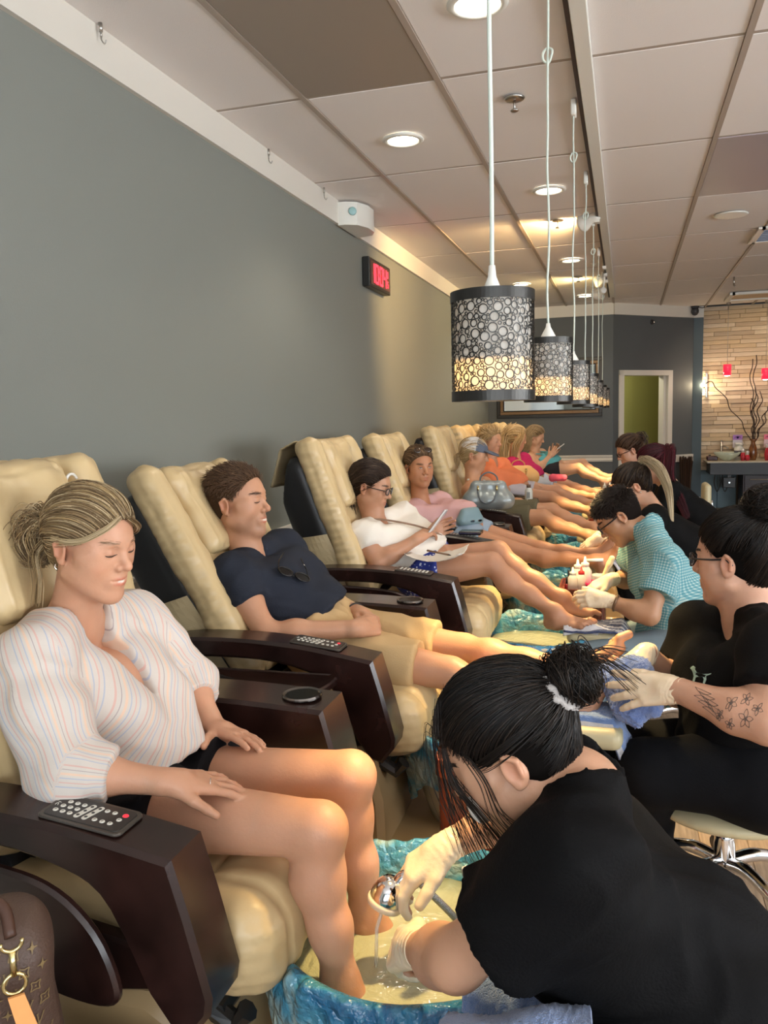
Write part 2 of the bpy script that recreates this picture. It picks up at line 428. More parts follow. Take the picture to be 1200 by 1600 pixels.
# ceiling: backing, tiles, grid
ce = slab('ceiling', (XL-.1, YF-.1, CH+.02), (XR+.1, 13.9, CH+.12), mat('ceiling_void', (.2, .19, .18), .9))
ce_loc = Vector(ce.location)
CX = [-1.83, -1.377, -.773, -.168, .436, 1.040, 1.645, 2.249, 2.853, 3.457]
RY = [3.54+1.235*(j-2) for j in range(0, 10)]
RY[-1] = 12.2
tme = {}
M_panel = mat('grey_light_diffuser', lin(150, 138, 126), .35, spec=.3)
M_panel2 = mat('lilac_grey_diffuser', lin(158, 148, 152), .35, spec=.3)
for i in range(len(CX)-1):
    for j in range(len(RY)-1):
        w = CX[i+1]-CX[i]; d = RY[j+1]-RY[j]; key = (round(w, 3), round(d, 3))
        if RY[j] > 11.3 and CX[i] < -.2: continue
        special = (i == 1 and j == 1) or (i == 4 and j == 3)
        if key not in tme or special:
            g = G().box((0, 0, 0), (w/2-.013, d/2-.013, .010), bev=.003); me = g.mesh('ceiling_tile')
            me.materials.append(M_tile if not special else (M_panel if i == 1 else M_panel2))
            if not special: tme[key] = me
        else: me = tme[key]
        o = bpy.data.objects.new('light_panel' if special else 'ceiling_tile', me); COL.objects.link(o); o.parent = ce
        z = CH+.008+(.0 if not special else -.004)
        o.location = Vector(((CX[i]+CX[i+1])/2, (RY[j]+RY[j+1])/2, z+random.uniform(0, .0015)))-ce_loc
        if special: o['label'] = 'plain grey diffuser panel'
g = G()
for x in CX: g.box((x, 7.3, CH-.002), (.0125, 5.3, .006))
gx = g.obj('grid_bar', M_grid, ce); gx.location = -ce_loc; gx['kind'] = 'stuff'
g = G()
for y in RY: g.box(((XL+3.457)/2, y, CH+.0025), ((3.457-XL)/2, .0115, .0025))
gy = g.obj('grid_bar', M_grid, ce); gy.location = -ce_loc; gy['kind'] = 'stuff'
slab('ceiling', (3.46, YF, CH), (XR, 12.5, CH+.015), M_tile); slab('ceiling', (XL, YF, CH), (3.46, RY[0], CH+.015), M_tile)
# floor boards
M_wood = [mat('pale_oak_board', lin(160, 138, 114), .38, var=.28, vscale=9, bump=.2, bscale=60, aniso=(9, .8, 1)),
          mat('greyed_oak_board', lin(150, 134, 116), .4, var=.3, vscale=8, bump=.2, bscale=60, aniso=(9, .8, 1)),
          mat('honey_oak_board', lin(172, 146, 116), .4, var=.25, vscale=8, bump=.2, bscale=60, aniso=(9, .8, 1)),
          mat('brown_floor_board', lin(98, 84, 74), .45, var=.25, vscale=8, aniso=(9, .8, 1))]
bm_ = []
for m in M_wood:
    me = G().box((0, 0, 0), (.0745, .599, .004), bev=.0018).mesh('floor_board'); me.materials.append(m); bm_.append(me)
for i in range(22):
    off = (i*.37) % 1.2
    for j in range(9):
        y = 1.0+off+j*1.2
        if y > 11.6: continue
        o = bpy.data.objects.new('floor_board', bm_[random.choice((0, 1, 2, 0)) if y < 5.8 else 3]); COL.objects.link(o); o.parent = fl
        o.location = Vector((.02+i*.15, y, .004))-Vector(fl.location)
# stacked stone strips
st = bpy.data.objects['wall_stone']
M_st = [mat('stone_strip_%d' % k, c, .7, bump=.35, bscale=50, var=.12, vscale=6, aniso=(1, 1, 5)) for k, c in enumerate([lin(205, 184, 156), lin(190, 168, 140), lin(214, 196, 170), lin(178, 158, 134), lin(200, 176, 142)])]
sm = []
for L_ in (.26, .34, .44, .52):
    for k in range(5):
        me = G().box((0, 0, 0), (L_/2-.0015, .02, .0275), bev=.003).mesh('stone_strip'); me.materials.append(M_st[k]); sm.append((L_, me))
z = .56; r_ = 0
while z < CH-.03:
    x = 1.02-random.uniform(0, .2)
    while x < 2.5:
        L_, me = random.choice(sm); x0 = max(x, 1.022); xe = x+L_
        if xe-x0 > .05:
            o = bpy.data.objects.new('stone_strip', me); COL.objects.link(o); o.parent = st
            o.scale = ((xe-x0)/L_, 1, 1); o.location = Vector(((x0+xe)/2, 12.43-random.uniform(0, .018), z+.029))-Vector(st.location)
        x = xe
    z += .0585
M_teal = mat('teal_wall_panel', lin(96, 122, 134), .5)
for a, b in ((1.022, 1.25), (1.253, 1.5)):
    o = slab('wall_panel', (a, 12.40, .02), (b, 12.44, .555), M_teal, None, bev=.004); o.parent = st; o.location = Vector(o.location)-Vector(st.location)

# ------------------------------------------------------------------ ceiling fittings
M_emit = mat('lamp_disc', (1, .93, .8), .5, emit=(1, .9, .72), estr=9)
names = ['round recessed ceiling light nearest the top edge, cut by the frame', 'round recessed ceiling light lower left of the near sprinkler', 'round recessed ceiling light behind the second pendant cord',
         'round recessed ceiling light inside the cool bright patch', 'small recessed ceiling light farthest left near the crown moulding', 'tiny recessed ceiling light nearest the back wall']
for (x, y), lb in zip([(-.5, 2.95), (-1.1, 4.19), (-.48, 5.43), (-.5, 7.94), (-1.11, 9.16), (-.49, 10.4)], names):
    t = thing('recessed_light', lb, 'ceiling light', (x, y, CH-.012), group='recessed lights in the ceiling')
    G().lathe((0, 0, 0), [(.078, .004), (.104, .004), (.107, .0), (.1, -.006), (.082, -.008), (.078, .0)], 32, caps=False).obj('trim_ring', M_wplast, t, True)
    G().lathe((0, 0, 0), [(.0, .0), (.05, -.001), (.079, .002)], 32).obj('lens', M_emit, t, True)
    light('downlight_lamp', 'SPOT', (x, y, CH-.03), 20, WARM2, (x, y, 0), spot_size=2.2, spot_blend=.6, shadow_soft_size=.07)
for x in (1.4, 3.2):
    for y in (1.0, 4.5, 8.0, 11.0):
        light('room_fill_lamp', 'SPOT', (x, y, CH-.03), 16, WARM2, (x, y, 0), spot_size=2.3, spot_blend=.6, shadow_soft_size=.08)  # added fill lamps without fixtures, for ambient light across the room
M_steel = mat('brushed_steel', (.45, .43, .4), .3, metal=1)
for (x, y), lb in zip([(-.49, 3.84), (-.49, 6.28), (-.49, 8.9)], ['chrome sprinkler head in the tile right of the near pendant cord', 'chrome sprinkler head under the warm patch of ceiling', 'tiny far sprinkler head under the ceiling beside the track']):
    t = thing('fire_sprinkler', lb, 'sprinkler', (x, y, CH-.012), group='sprinkler heads')
    G().lathe((0, 0, 0), [(.0, .003), (.045, .003), (.047, 0), (.04, -.006), (.018, -.009), (0, -.009)], 24).obj('escutcheon', M_steel, t, True)
    G().tube([(0, 0, -.005), (0, 0, -.05)], .005, 8).lathe((0, 0, -.052), [(0, .004), (.017, .004), (.019, 0), (.015, -.003), (0, -.003)], 16).obj('deflector', M_steel, t, True)
for (x, y), lb in zip([(-1.79, 2.65), (-1.805, 4.10), (-1.79, 4.88)], ['steel ceiling hook nearest the top left corner', 'steel ceiling hook halfway along the crown moulding', 'small steel ceiling hook just before the white wall unit']):
    t = thing('ceiling_hook', lb, 'hook', (x, y, CH-.002), group='hooks along the crown moulding')
    G().tube([(0, 0, 0), (0, 0, -.03)], .007, 8).tube([(0, 0, -.028), (0, 0, -.048)], .004, 8).obj('stem', M_steel, t, True)
    G().tube(catmull([(0, 0, -.045), (.001, .0, -.058), (.012, 0, -.072), (.02, 0, -.06)], 4), .0025, 6).obj('hook', M_steel, t, True)
for q, lb in [((1147, 437), 'ceiling hook hanging near the far ceiling vent')]:
    p = pz_(*q, CH-.03); t = thing('ceiling_hook', lb, 'hook', (p[0], p[1], CH-.002))
    G().tube([(0, 0, 0), (0, 0, -.09)], .009, 8).obj('stem', M_steel, t, True); G().tube([(0, 0, -.09), (.01, 0, -.105), (.018, 0, -.09)], .004, 6).obj('hook', M_steel, t, True)
# round ceiling speaker
p = pz_(1142, 336, CH-.012); t = thing('ceiling_speaker', 'flat round white speaker grille in the ceiling on the right', 'speaker', p)
G().lathe((0, 0, 0), [(.0, -.006), (.09, -.006), (.098, -.004)], 32).obj('grille', mat('grey_grille', lin(170, 163, 156), .7, bump=.5, bscale=600), t, True)
G().lathe((0, 0, 0), [(.096, .004), (.118, .003), (.12, 0), (.11, -.006), (.097, -.007)], 32).obj('ring', M_wplast, t, True)
# vents at right
p = pz_(1203, 366, CH-.012); t = thing('ceiling_vent', 'square ceiling vent with bluish slats cut by the right edge', 'vent', (p[0]+.18, p[1], CH-.012))
g = G(); w = .28
for s in (-1, 1): g.box((s*w, 0, -.004), (.025, w+.025, .008)); g.box((0, s*w, -.004), (w, .025, .008))
g.obj('frame', M_wplast, t)
for k in range(7): G().box((0, 0, 0), (w-.02, .022, .0015), R=Matrix.Rotation(.5, 3, 'X')).obj('slat', mat('vent_slat', lin(170, 180, 200), .5), t, loc=(0, -.22+k*.073, -.004))  # slats in a pale blue-grey colour
p = pz_(1165, 463, CH-.012); t = thing('ceiling_vent', 'rectangular cassette vent with a beige panel above the stone wall', 'vent', (p[0]+.1, p[1]-.1, CH-.012))
g = G()
for s in (-1, 1): g.box((s*.3, 0, -.012), (.03, .33, .015)); g.box((0, s*.3, -.012), (.3, .03, .015))
g.obj('frame', M_wplast, t); G().box((0, 0, -.004), (.27, .27, .006)).obj('panel', mat('vent_beige', lin(196, 172, 140), .6), t)  # flat beige panel inside a white frame
# white unit and LED clock on the left wall
t = thing('wall_speaker', 'white rounded unit with round dial mounted on crown moulding', 'wall speaker', (XL+.02, 5.38, 2.755))
pr = [(0, -.2), (.05, -.2), (.12, -.16), (.16, -.05), (.16, .08), (.12, .17), (.05, .2), (0, .2)]
g = G(); n = len(pr)
for z in (-.075, .07): g.V += [(a, b, z) for a, b in pr]
g.F = [(i, (i+1) % n, n+(i+1) % n, n+i) for i in range(n)]+[tuple(range(n))[::-1], tuple(range(n, 2*n))]
smooth_angle(g.obj('housing', M_wplast, t), 40)
Rz = Matrix.Rotation(-PI/2, 3, 'Y') @ Matrix.Identity(3)
g = G().lathe((0, 0, 0), [(0, .004), (.024, .004), (.027, 0)], 20, R=Matrix.Rotation(PI/2, 3, 'X') @ Matrix.Identity(3)); o = g.obj('dial', mat('teal_dial', lin(150, 190, 190), .3), t, True, loc=(.095, -.182, .01)); o.rotation_euler = (0, 0, .45)
t = thing('wall_clock', 'black framed LED clock glowing red numerals on grey wall', 'clock', (XL, 5.99, 2.475))
G().box((.03, 0, 0), (.028, .27, .105), bev=.006).obj('frame', mat('clock_frame', (.02, .02, .018), .4), t)
G().box((.059, 0, 0), (.002, .245, .082)).obj('screen', mat('clock_screen', (.10, .03, .028), .3), t)
M_led = mat('red_led', (.9, .03, .04), .4, emit=(1, .03, .05), estr=2.2)
SEG = {'0': 'abcdef', '1': 'bc', '4': 'fgbc', '5': 'afgcd', '3': 'abgcd'}
def digit(g, ch, y, z, w, h, th=.007):
    # y grows to the right when seen from the room (+x side), so mirror handled by caller
    S = {'a': ((0, h), (w, h)), 'b': ((w, h), (w, 0)), 'c': ((w, 0), (w, -h)), 'd': ((0, -h), (w, -h)), 'e': ((0, 0), (0, -h)), 'f': ((0, h), (0, 0)), 'g': ((0, 0), (w, 0))}
    for s in SEG[ch]:
        (a, b), (c, d) = S[s]; ca = ((a+c)/2, (b+d)/2); hl = (abs(a-c)/2+th*.5, abs(b-d)/2+th*.5)
        g.box((0, y+ca[0], z+ca[1]), (.0015, hl[0] if hl[0] > th else th*.8, max(hl[1], th*.8)))
g = G(); yy = -.225
for ch in '10': digit(g, ch, yy, 0, .062, .062, .011); yy += .098
g.box((0, yy-.014, .025), (.0015, .007, .008)); g.box((0, yy-.014, -.025), (.0015, .007, .008)); yy += .012
for ch in '04': digit(g, ch, yy, 0, .062, .062, .011); yy += .098
digit(g, '0', yy-.008, .036, .022, .02, .005); digit(g, '5', yy-.008, -.035, .022, .02, .005)
g.obj('numerals', M_led, t, loc=(.0622, 0, 0))
# track rail with lamps
t = thing('track_rail', 'long white ceiling track running above the pendants', 'track', (-.205, 5.8, CH-.02))
G().box((.035, 0, 0), (.03, 4.7, .016), bev=.003).obj('rail', M_wplast, t)
G().box((-.004, 0, -.002), (.008, 4.7, .012)).obj('slot', mat('dark_slot', (.03, .02, .018), .5), t)
def track_head(px, py, aim, col, power, lb, size=1.9):
    p = px_(px, py, -.26); t = thing('track_spotlight', lb, 'spotlight', (p[0], p[1], p[2]), group='white spotlights on the ceiling track')
    d = uv(np.array(aim)-p); R = Vector(d).to_track_quat('Z', 'Y').to_matrix()
    G().lathe((0, 0, 0), [(0, -.075), (.028, -.075), (.034, -.06), (.036, .0), (.05, .03), (.062, .06), (.062, .075), (.054, .075), (.05, .05), (0, .045)], 24, R=R).obj('lamp_head', M_wplast, t, True)
    G().tube([(0, 0, 0), (.03, 0, .03), (.045, 0, CH-.036-p[2])], .009, 8).box((.05, 0, CH-.05-p[2]), (.016, .035, .014)).obj('bracket', M_wplast, t)
    G().lathe((0, 0, 0), [(0, .06), (.05, .06)], 20, R=R).obj('bulb', mat('spot_bulb', (1, .9, .7), .5, emit=col, estr=6), t, True)
    light('track_lamp', 'SPOT', p+d*.085, power, col, aim, spot_size=size, spot_blend=.6, shadow_soft_size=.03)
track_head(922, 343, (-1.83, 7.4, 2.35), (1, .64, .27), 120, 'nearest white track spotlight aimed at the grey wall')
track_head(936, 402, (-1.83, 8.8, 2.6), (.80, .90, 1), 55, 'second white track spotlight throwing cool light on ceiling')
track_head(940, 437, (-1.83, 9.3, 2.3), (1, .76, .36), 36, 'third white track spotlight below the cool one')
track_head(938, 456, (-1.6, 11.0, 2.3), (1, .74, .3), 16, 'farthest white track spotlight near the back wall')

# ------------------------------------------------------------------ pendants
PR = .077; PH = .20
def shade_mesh():
    r = random.Random(5); circ = []; Wd = 2*PI*PR; H = PH-.036
    sizes = [.0092]*90+[.0072]*150+[.0054]*300+[.0036]*700+[.0026]*900
    cell = {}
    for rad in sizes:
        for _ in range(28 if rad > .006 else 14):
            u = r.random()*Wd; v = rad+r.random()*(H-2*rad); ok = True
            cu, cv = int(u/.02), int(v/.02)
            for a in (-1, 0, 1):
                for b in (-1, 0, 1):
                    for (x, y, q) in cell.get(((cu+a) % int(Wd/.02+1), cv+b), ()):
                        dx = abs(u-x); dx = min(dx, Wd-dx)
                        if dx*dx+(v-y)**2 < (rad+q-.0008)**2: ok = False; break
                    if not ok: break
                if not ok: break
            if ok: circ.append((u, v, rad)); cell.setdefault((cu % int(Wd/.02+1), cv), []).append((u, v, rad)); break
    V = []; F = []
    for (u, v, rad) in circ:
        n = 14 if rad > .006 else (10 if rad > .004 else 7); base = len(V); ri = rad-(.0017 if rad > .004 else .0013); ro = rad+.0003
        for k in range(n):
            an = 2*PI*k/n
            for q, R_ in ((ro, PR), (ri, PR), (ri, PR-.0016)):
                th = (u+q*math.cos(an))/PR; V.append((R_*math.cos(th), R_*math.sin(th), .018+v+q*math.sin(an)))
        for k in range(n):
            a = base+3*k; b = base+3*((k+1) % n)
            F.append((a, b, b+1, a+1)); F.append((a+1, b+1, b+2, a+2))
    return me_from(V, F, 'ring_lattice')
lat = shade_mesh(); M_shade = mat('dark_bronze_metal', (.035, .033, .03), .35, metal=.6); lat.materials.append(M_shade)
band = G().lathe((0, 0, 0), [(PR-.002, 0), (PR+.001, 0), (PR+.001, .019), (PR-.002, .019), (PR-.002, 0)], 64, caps=False).mesh('band'); band.materials.append(M_shade)
m = bpy.data.materials.new('white_shade_liner'); m.use_nodes = True; nt = m.node_tree; nt.nodes.clear()
oo = nt.nodes.new('ShaderNodeOutputMaterial'); df = nt.nodes.new('ShaderNodeBsdfDiffuse'); tl = nt.nodes.new('ShaderNodeBsdfTranslucent'); mx = nt.nodes.new('ShaderNodeMixShader')
df.inputs[0].default_value = (.85, .84, .80, 1); tl.inputs[0].default_value = (.75, .65, .48, 1); mx.inputs[0].default_value = .42
nt.links.new(df.outputs[0], mx.inputs[1]); nt.links.new(tl.outputs[0], mx.inputs[2]); nt.links.new(mx.outputs[0], oo.inputs[0]); MATS['liner'] = m
liner = G().lathe((0, 0, 0), [(PR-.005, .004), (PR-.005, PH-.003)], 64); liner.F = [f for f in liner.F if len(f) == 4]; liner = liner.mesh('liner'); liner.materials.append(m)
top = G().lathe((0, 0, 0), [(.012, PH-.004), (PR-.004, PH-.004), (PR-.004, PH-.001), (.012, PH+.0)], 48).mesh('top_plate'); top.materials.append(mat('liner_top', (.5, .48, .44), .7))
M_cord = mat('white_cord', lin(205, 215, 205), .5)
ords = ['nearest and largest', 'second', 'third', 'fourth', 'fifth', 'sixth', 'seventh and farthest']
for i, (y, zt) in enumerate([(1.54, 1.655), (2.68, 1.665), (3.98, 1.668), (5.15, 1.66), (6.3, 1.66), (7.5, 1.66), (8.8, 1.67)]):
    x = -.24
    t = thing('pendant_lamp', ords[i]+' ring-patterned drum pendant in the row over the tubs', 'pendant lamp', (x, y, zt-PH), group='drum pendants over the foot baths')
    for nm, me in (('ring_lattice', lat), ('band', band), ('band', band), ('liner', liner), ('top_plate', top)):
        o = bpy.data.objects.new(nm, me); COL.objects.link(o); o.parent = t; o.rotation_euler = (0, 0, i*.7); nb_ = (nm == 'band')*(1+sum(c.name.startswith('band') for c in t.children)); o.location = (0, 0, PH-.019 if nb_ > 2 or (nb_ == 2 and sum(c.name.startswith('band') for c in t.children) == 2) else 0)
    G().lathe((0, 0, PH-.002), [(.026 if i else .016, 0), (.022 if i else .015, .012), (.008, .038 if i else .03), (.006, .05), (.0, .052)], 20).obj('cord_cap', M_wplast, t, True)
    ytop = 3.95-.06 if i == 2 else y; rnd = random.Random(i)
    cz = CH-.05-(zt-PH)
    pts = [(0, 0, PH+.04)]
    for k in range(1, 9): pts.append((rnd.uniform(-.004, .004)*(1 if i else .3), 0, PH+.04+(cz-PH-.04)*k/9))
    pts.append((0, 0, cz)); r = .0042 if i == 0 else .0036
    g = G().tube(catmull(pts, 4), r, 8)
    g.obj('cord', M_cord, t, True)
    if i:
        kz = cz-(.27 if i == 1 else .2); kn = [(.014*math.sin(a)*(1+.2*math.sin(2*a)), .006*math.cos(2*a), kz+.022*math.cos(a)) for a in np.linspace(0, 4*PI, 26)]
        G().tube(kn, r*1.0, 8).obj('knot', M_cord, t, True)
    G().box((0, 0, cz+.012), (.012, .03, .035), bev=.005).obj('adapter', M_wplast, t)
    G().lathe((0, 0, .03), [(0, -.012), (.014, -.004), (.02, .012), (.018, .03), (.011, .045), (.011, .07), (0, .07)], 16).obj('bulb', mat('warm_bulb', (1, .8, .5), .5, emit=(1, .68, .3), estr=5), t, True)
    G().lathe((0, 0, 0), [(.012, .125), (.05, .085), (.066, .074)], 24, caps=False).obj('baffle_cone', mat('baffle_white', (.6, .57, .5), .6), t, True)  # unseen cone added to keep bulb light off the upper liner
    light('pendant_lamp_glow', 'POINT', (x, y, zt-PH+.045), .9, (1, .60, .24), shadow_soft_size=.03)
    light('pendant_lamp_beam', 'SPOT', (x, y, zt-PH+.01), 46 if i == 0 else 72, WARM, (x+.05, y, 0), spot_size=1.25, spot_blend=.6, shadow_soft_size=.03)
# ------------------------------------------------------------------ pedicure chairs
M_leather = mat('cream_leather', lin(202, 178, 134), .36, bump=.35, bscale=22, spec=.5, var=.05, vscale=6)
M_leather2 = mat('tan_vinyl', lin(168, 152, 118), .42, bump=.4, bscale=14)
M_esp = mat('espresso_lacquer', (.020, .008, .0065), .27, spec=.5, var=.5, vscale=14, coat=.12)
M_shell = mat('black_shell_vinyl', (.008, .008, .009), .4, bump=.15, bscale=60)
M_fib = mat('tan_fibreglass', lin(168, 142, 104), .22, spec=.6, coat=.4)
M_bowl = mat('pale_bowl_plastic', lin(190, 186, 168), .25)
def fobj(f, h, name, m, parent=None, fn=None, rel=2, cols=None, kind=None):
    V, Q = mesh_field(f, h, rel=rel)
    if fn is not None:
        N = vnormals(V, Q); V = V+N*fn(V, N)[:, None]
    me = np_mesh(V, Q, name, cols(V) if cols else None)
    return link(name, me, m, parent, True, kind)
def seam(d, w=.005, a=.0065): return -a*np.exp(-(d/w)**2)
# seat
def seat_mesh():
    f = Fld(); f.box((.08, 0, .525), (.34, .28, .075), rd=.05).box((.335, 0, .503), (.10, .285, .10), rd=.085, k=.03)
    def fn(V, N):
        d = seam(np.abs(V[:, 1])-.2)+seam(V[:, 0]-.27)*(np.abs(V[:, 1]) < .2)
        cr = .0012*np.sin(V[:, 2]*210+V[:, 1]*9)*np.clip((np.abs(V[:, 1])-.2)/.03, 0, 1)*np.clip((V[:, 0]-.25)/.08, 0, 1)
        return d+cr+.004*noise3(V, 7, 3)+.0015*noise3(V, 22, 8)
    V, Q = mesh_field(f, .010, rel=2); V = V+vnormals(V, Q)*fn(V, 0)[:, None]
    me = np_mesh(V, Q, 'seat_cushion'); me.materials.append(M_leather); return me
BL = .76
def back_meshes():
    out = {}
    # back frame: u = z up the back, x forward, hinge at origin
    f = Fld(); f.box((-.035, 0, BL/2-.0), (.03, .27, BL/2), rd=.028)
    for s in (-1, 1): f.box((.0, s*.245, BL/2), (.058, .055, BL/2), rd=.05, k=.015)
    def fn(V, N):
        e = np.clip((np.abs(V[:, 1])-.19)/.02, 0, 1)
        return e*np.clip((np.abs(V[:, 1])-.275)/.02, 0, 1)*(.0026*np.sin(V[:, 2]*165+2*np.sin(V[:, 2]*23)+V[:, 0]*30))+seam(np.abs(V[:, 1])-.268, .005, .003)+seam(V[:, 0]-.0, .005, .003)*(np.abs(V[:, 1]) > .28)+.004*noise3(V, 5, 4)+.0016*noise3(V, 19, 5)
    V, Q = mesh_field(f, .009, rel=2); V = V+vnormals(V, Q)*fn(V, 0)[:, None]; out['back_cushion'] = np_mesh(V, Q, 'back_cushion')
    f = Fld(); f.box((.015, 0, .565), (.046, .155, .155), rd=.042).box((.0, 0, .70), (.04, .17, .05), rd=.038, k=.04)
    def fn2(V, N): return seam(np.abs(V[:, 1])-.12, .006, .004)+.005*noise3(V, 6, 9)+.0016*noise3(V, 20, 7)+seam(V[:, 0]-.05, .004, .002)
    V, Q = mesh_field(f, .008, rel=2); V = V+vnormals(V, Q)*fn2(V, 0)[:, None]; out['head_pillow'] = np_mesh(V, Q, 'head_pillow')
    f = Fld(); f.box((-.01, 0, .22), (.03, .185, .22), rd=.028)
    V, Q = mesh_field(f, .010, rel=2); V = V+vnormals(V, Q)*(seam(V[:, 2]-.2, .008, .005)+.004*noise3(V, 6, 2))[:, None]; out['lumbar_pad'] = np_mesh(V, Q, 'lumbar_pad')
    for k in out: out[k].materials.append(M_leather)
    f = Fld(); f.box((-.125, 0, .31), (.095, .275, .40), rd=.06).box((-.12, 0, -.05), (.11, .26, .10), rd=.05, k=.05)
    f.cut((-.215, 0, .52), (-.75, 0, .42))
    V, Q = mesh_field(f, .012, rel=2); out['back_shell'] = np_mesh(V, Q, 'back_shell'); out['back_shell'].materials.append(M_shell)
    g = G(); n = 9
    for i in range(n):
        for j in range(n):
            a = i/(n-1); b = j/(n-1); x = -.045-.15*a; z = .07+.26*b+.03*a; y = -.288-.012*math.sin(a*3)-.006*math.sin(b*7+a*4)
            g.V.append((x, y, z))
    for i in range(n-1):
        for j in range(n-1): g.F.append((i*n+j, (i+1)*n+j, (i+1)*n+j+1, i*n+j+1))
    me = g.mesh('side_flap'); me.materials.append(M_leather2); out['side_flap'] = me
    return out
seat_me = seat_mesh(); back_me = back_meshes()
def profile_obj(prof, y0, y1, bev, name, m):
    me = G().prism(prof, y0, y1, bev).mesh(name); me.materials.append(m); me.polygons.foreach_set('use_smooth', [True]*len(me.polygons)); me.set_sharp_from_angle(angle=math.radians(28)); return me
def sm(pts, n=5, closed=False): return [(p[0], p[1]) for p in catmull([(a, b, 0) for a, b in pts], n)]
arm_prof = [(-.46, .655)]+sm([(-.44, .735), (-.30, .785), (-.1, .795), (.08, .787), (.20, .772), (.325, .752)], 4)+[(.352, .66), (.385, .53), (.38, .50), (.345, .455), (.31, .465), (.27, .52)]+sm([(.235, .60), (.19, .675), (.12, .71), (-.02, .735), (-.25, .73), (-.40, .69)], 3)
arm_me = profile_obj(arm_prof, -.40, -.29, .009, 'control_arm', M_esp)
far_prof = [(-.30, .50), (-.30, .70)]+sm([(-.25, .735), (-.1, .752), (.1, .752), (.315, .742)], 3)+[(.345, .63), (.37, .50), (.34, .45), (.0, .44), (-.25, .45)]
far_me = profile_obj(far_prof, .29, .445, .009, 'cup_arm', M_esp)
skirt_me = profile_obj([(-.45, .43), (-.45, .58), (.0, .57), (.29, .53), (.27, .47), (0, .42)], -.325, -.29, .006, 'side_skirt', M_esp)
leaf = sm([(-.16, .725), (.03, .715), (.13, .69), (.20, .63), (.235, .55), (.225, .51), (.16, .505), (.05, .53), (-.08, .59), (-.17, .66)], 4)
tray_down = profile_obj(leaf, -.428, -.408, .006, 'side_tray', M_esp)
inner = [(.03+(x-.03)*.86, .62+(z-.62)*.84) for x, z in leaf]
g = G()
lv = sm([(-.20, -.41), (-.17, -.44), (.0, -.52), (.12, -.545), (.20, -.54), (.225, -.51), (.23, -.43), (.21, -.40)], 4); n = len(lv)
for z, s in ((.688, .97), (.692, 1), (.706, 1), (.710, .975), (.7065, .93)):
    for (x, y) in lv: g.V.append((.02+(x-.02)*s, -.46+(y+.46)*s, z))
for k in range(4): g.F += [(k*n+i, k*n+(i+1) % n, (k+1)*n+(i+1) % n, (k+1)*n+i) for i in range(n)]
g.F += [tuple(range(n))[::-1], tuple(range(4*n, 5*n))]
tray_up = g.mesh('side_tray'); tray_up.materials.append(M_esp); tray_up.polygons.foreach_set('use_smooth', [True]*len(tray_up.polygons)); tray_up.set_sharp_from_angle(angle=.6)
g = G().lathe((.235, .368, .7525), [(.040, .0), (.043, .003), (.048, .004), (.050, .0), (.050, -.003)], 28, caps=False); cup_ring = g.mesh('cup_ring'); cup_ring.materials.append(mat('dark_chrome', (.18, .17, .16), .2, metal=1))
g = G().lathe((.235, .368, .7535), [(0, 0), (.041, 0)], 28); cup_in = g.mesh('cup_well'); cup_in.materials.append(mat('cup_black', (.008, .008, .008), .25))
body_prof = [(-.56, .0), (-.56, .40), (-.52, .45), (.22, .45), (.29, .41), (.32, .30), (.33, .0)]
body_me = profile_obj(body_prof, -.33, .36, .02, 'spa_base', M_fib)
f = Fld(); f.box((.62, 0, .085), (.40, .39, .11), rd=.035)
f.box((.62, 0, .20), (.335, .33, .045), rd=.03, k=.01, sub=True)
V, Q = mesh_field(f, .014, rel=2); plat_me = np_mesh(V, Q, 'tub_platform'); plat_me.materials.append(M_fib)
TUBX, TUBY = .60, 0.02
bowl_me = G().lathe((TUBX, TUBY, 0), [(.15, .10), (.20, .12), (.235, .22), (.262, .36), (.272, .425), (.285, .435), (.285, .445), (.268, .447), (.255, .43), (.24, .34), (.215, .24), (.16, .17), (0, .165)], 40).mesh('basin'); bowl_me.materials.append(M_bowl); bowl_me.polygons.foreach_set('use_smooth', [True]*len(bowl_me.polygons))
foot_me = G().tube([(.30, -.25, .395), (.345, -.25, .37), (.37, -.25, .40)], .02, 8).tube([(.30, .25, .395), (.345, .25, .37), (.37, .25, .40)], .02, 8).tube([(.31, -.26, .39), (.31, .26, .39)], .022, 8).mesh('seat_slide'); foot_me.materials.append(M_dark)
M_pan = mat('remote_panel_black', (.02, .019, .018), .3); M_rim = mat('remote_rim', (.09, .08, .07), .3, metal=.5)
M_btn = mat('button_white', lin(215, 214, 205), .5); M_btnr = mat('button_red', (.75, .02, .04), .5, emit=(1, .05, .08), estr=.35)
def rrect(cx, cy, hx, hy, r, n=5):
    out = []
    for qx, qy, a0 in ((1, 1, 0), (-1, 1, 90), (-1, -1, 180), (1, -1, 270)):
        for k in range(n+1):
            a = math.radians(a0+90*k/n); out.append((cx+qx*(hx-r)+r*math.cos(a), cy+qy*(hy-r)+r*math.sin(a)))
    return out
def plate(pts, z0, z1, ins=.002):
    g = G(); n = len(pts); c = np.mean(pts, 0)
    for z, s in ((z0, 0), (z1-ins, 0), (z1, ins)):
        for p in pts:
            d = np.array(p)-c; L_ = np.linalg.norm(d); q = c+d*(1-s/L_) if s else p; g.V.append((q[0], q[1], z))
    for k in range(2): g.F += [(k*n+i, k*n+(i+1) % n, (k+1)*n+(i+1) % n, (k+1)*n+i) for i in range(n)]
    g.F += [tuple(range(2*n, 3*n)), tuple(range(n))[::-1]]; return g
rim_me = plate(rrect(.155, -.345, .092, .044, .014), 0, .004).mesh('remote_frame'); rim_me.materials.append(M_rim)
pan_me = plate(rrect(.155, -.345, .085, .037, .010), 0, .0052).mesh('remote_panel'); pan_me.materials.append(M_pan)
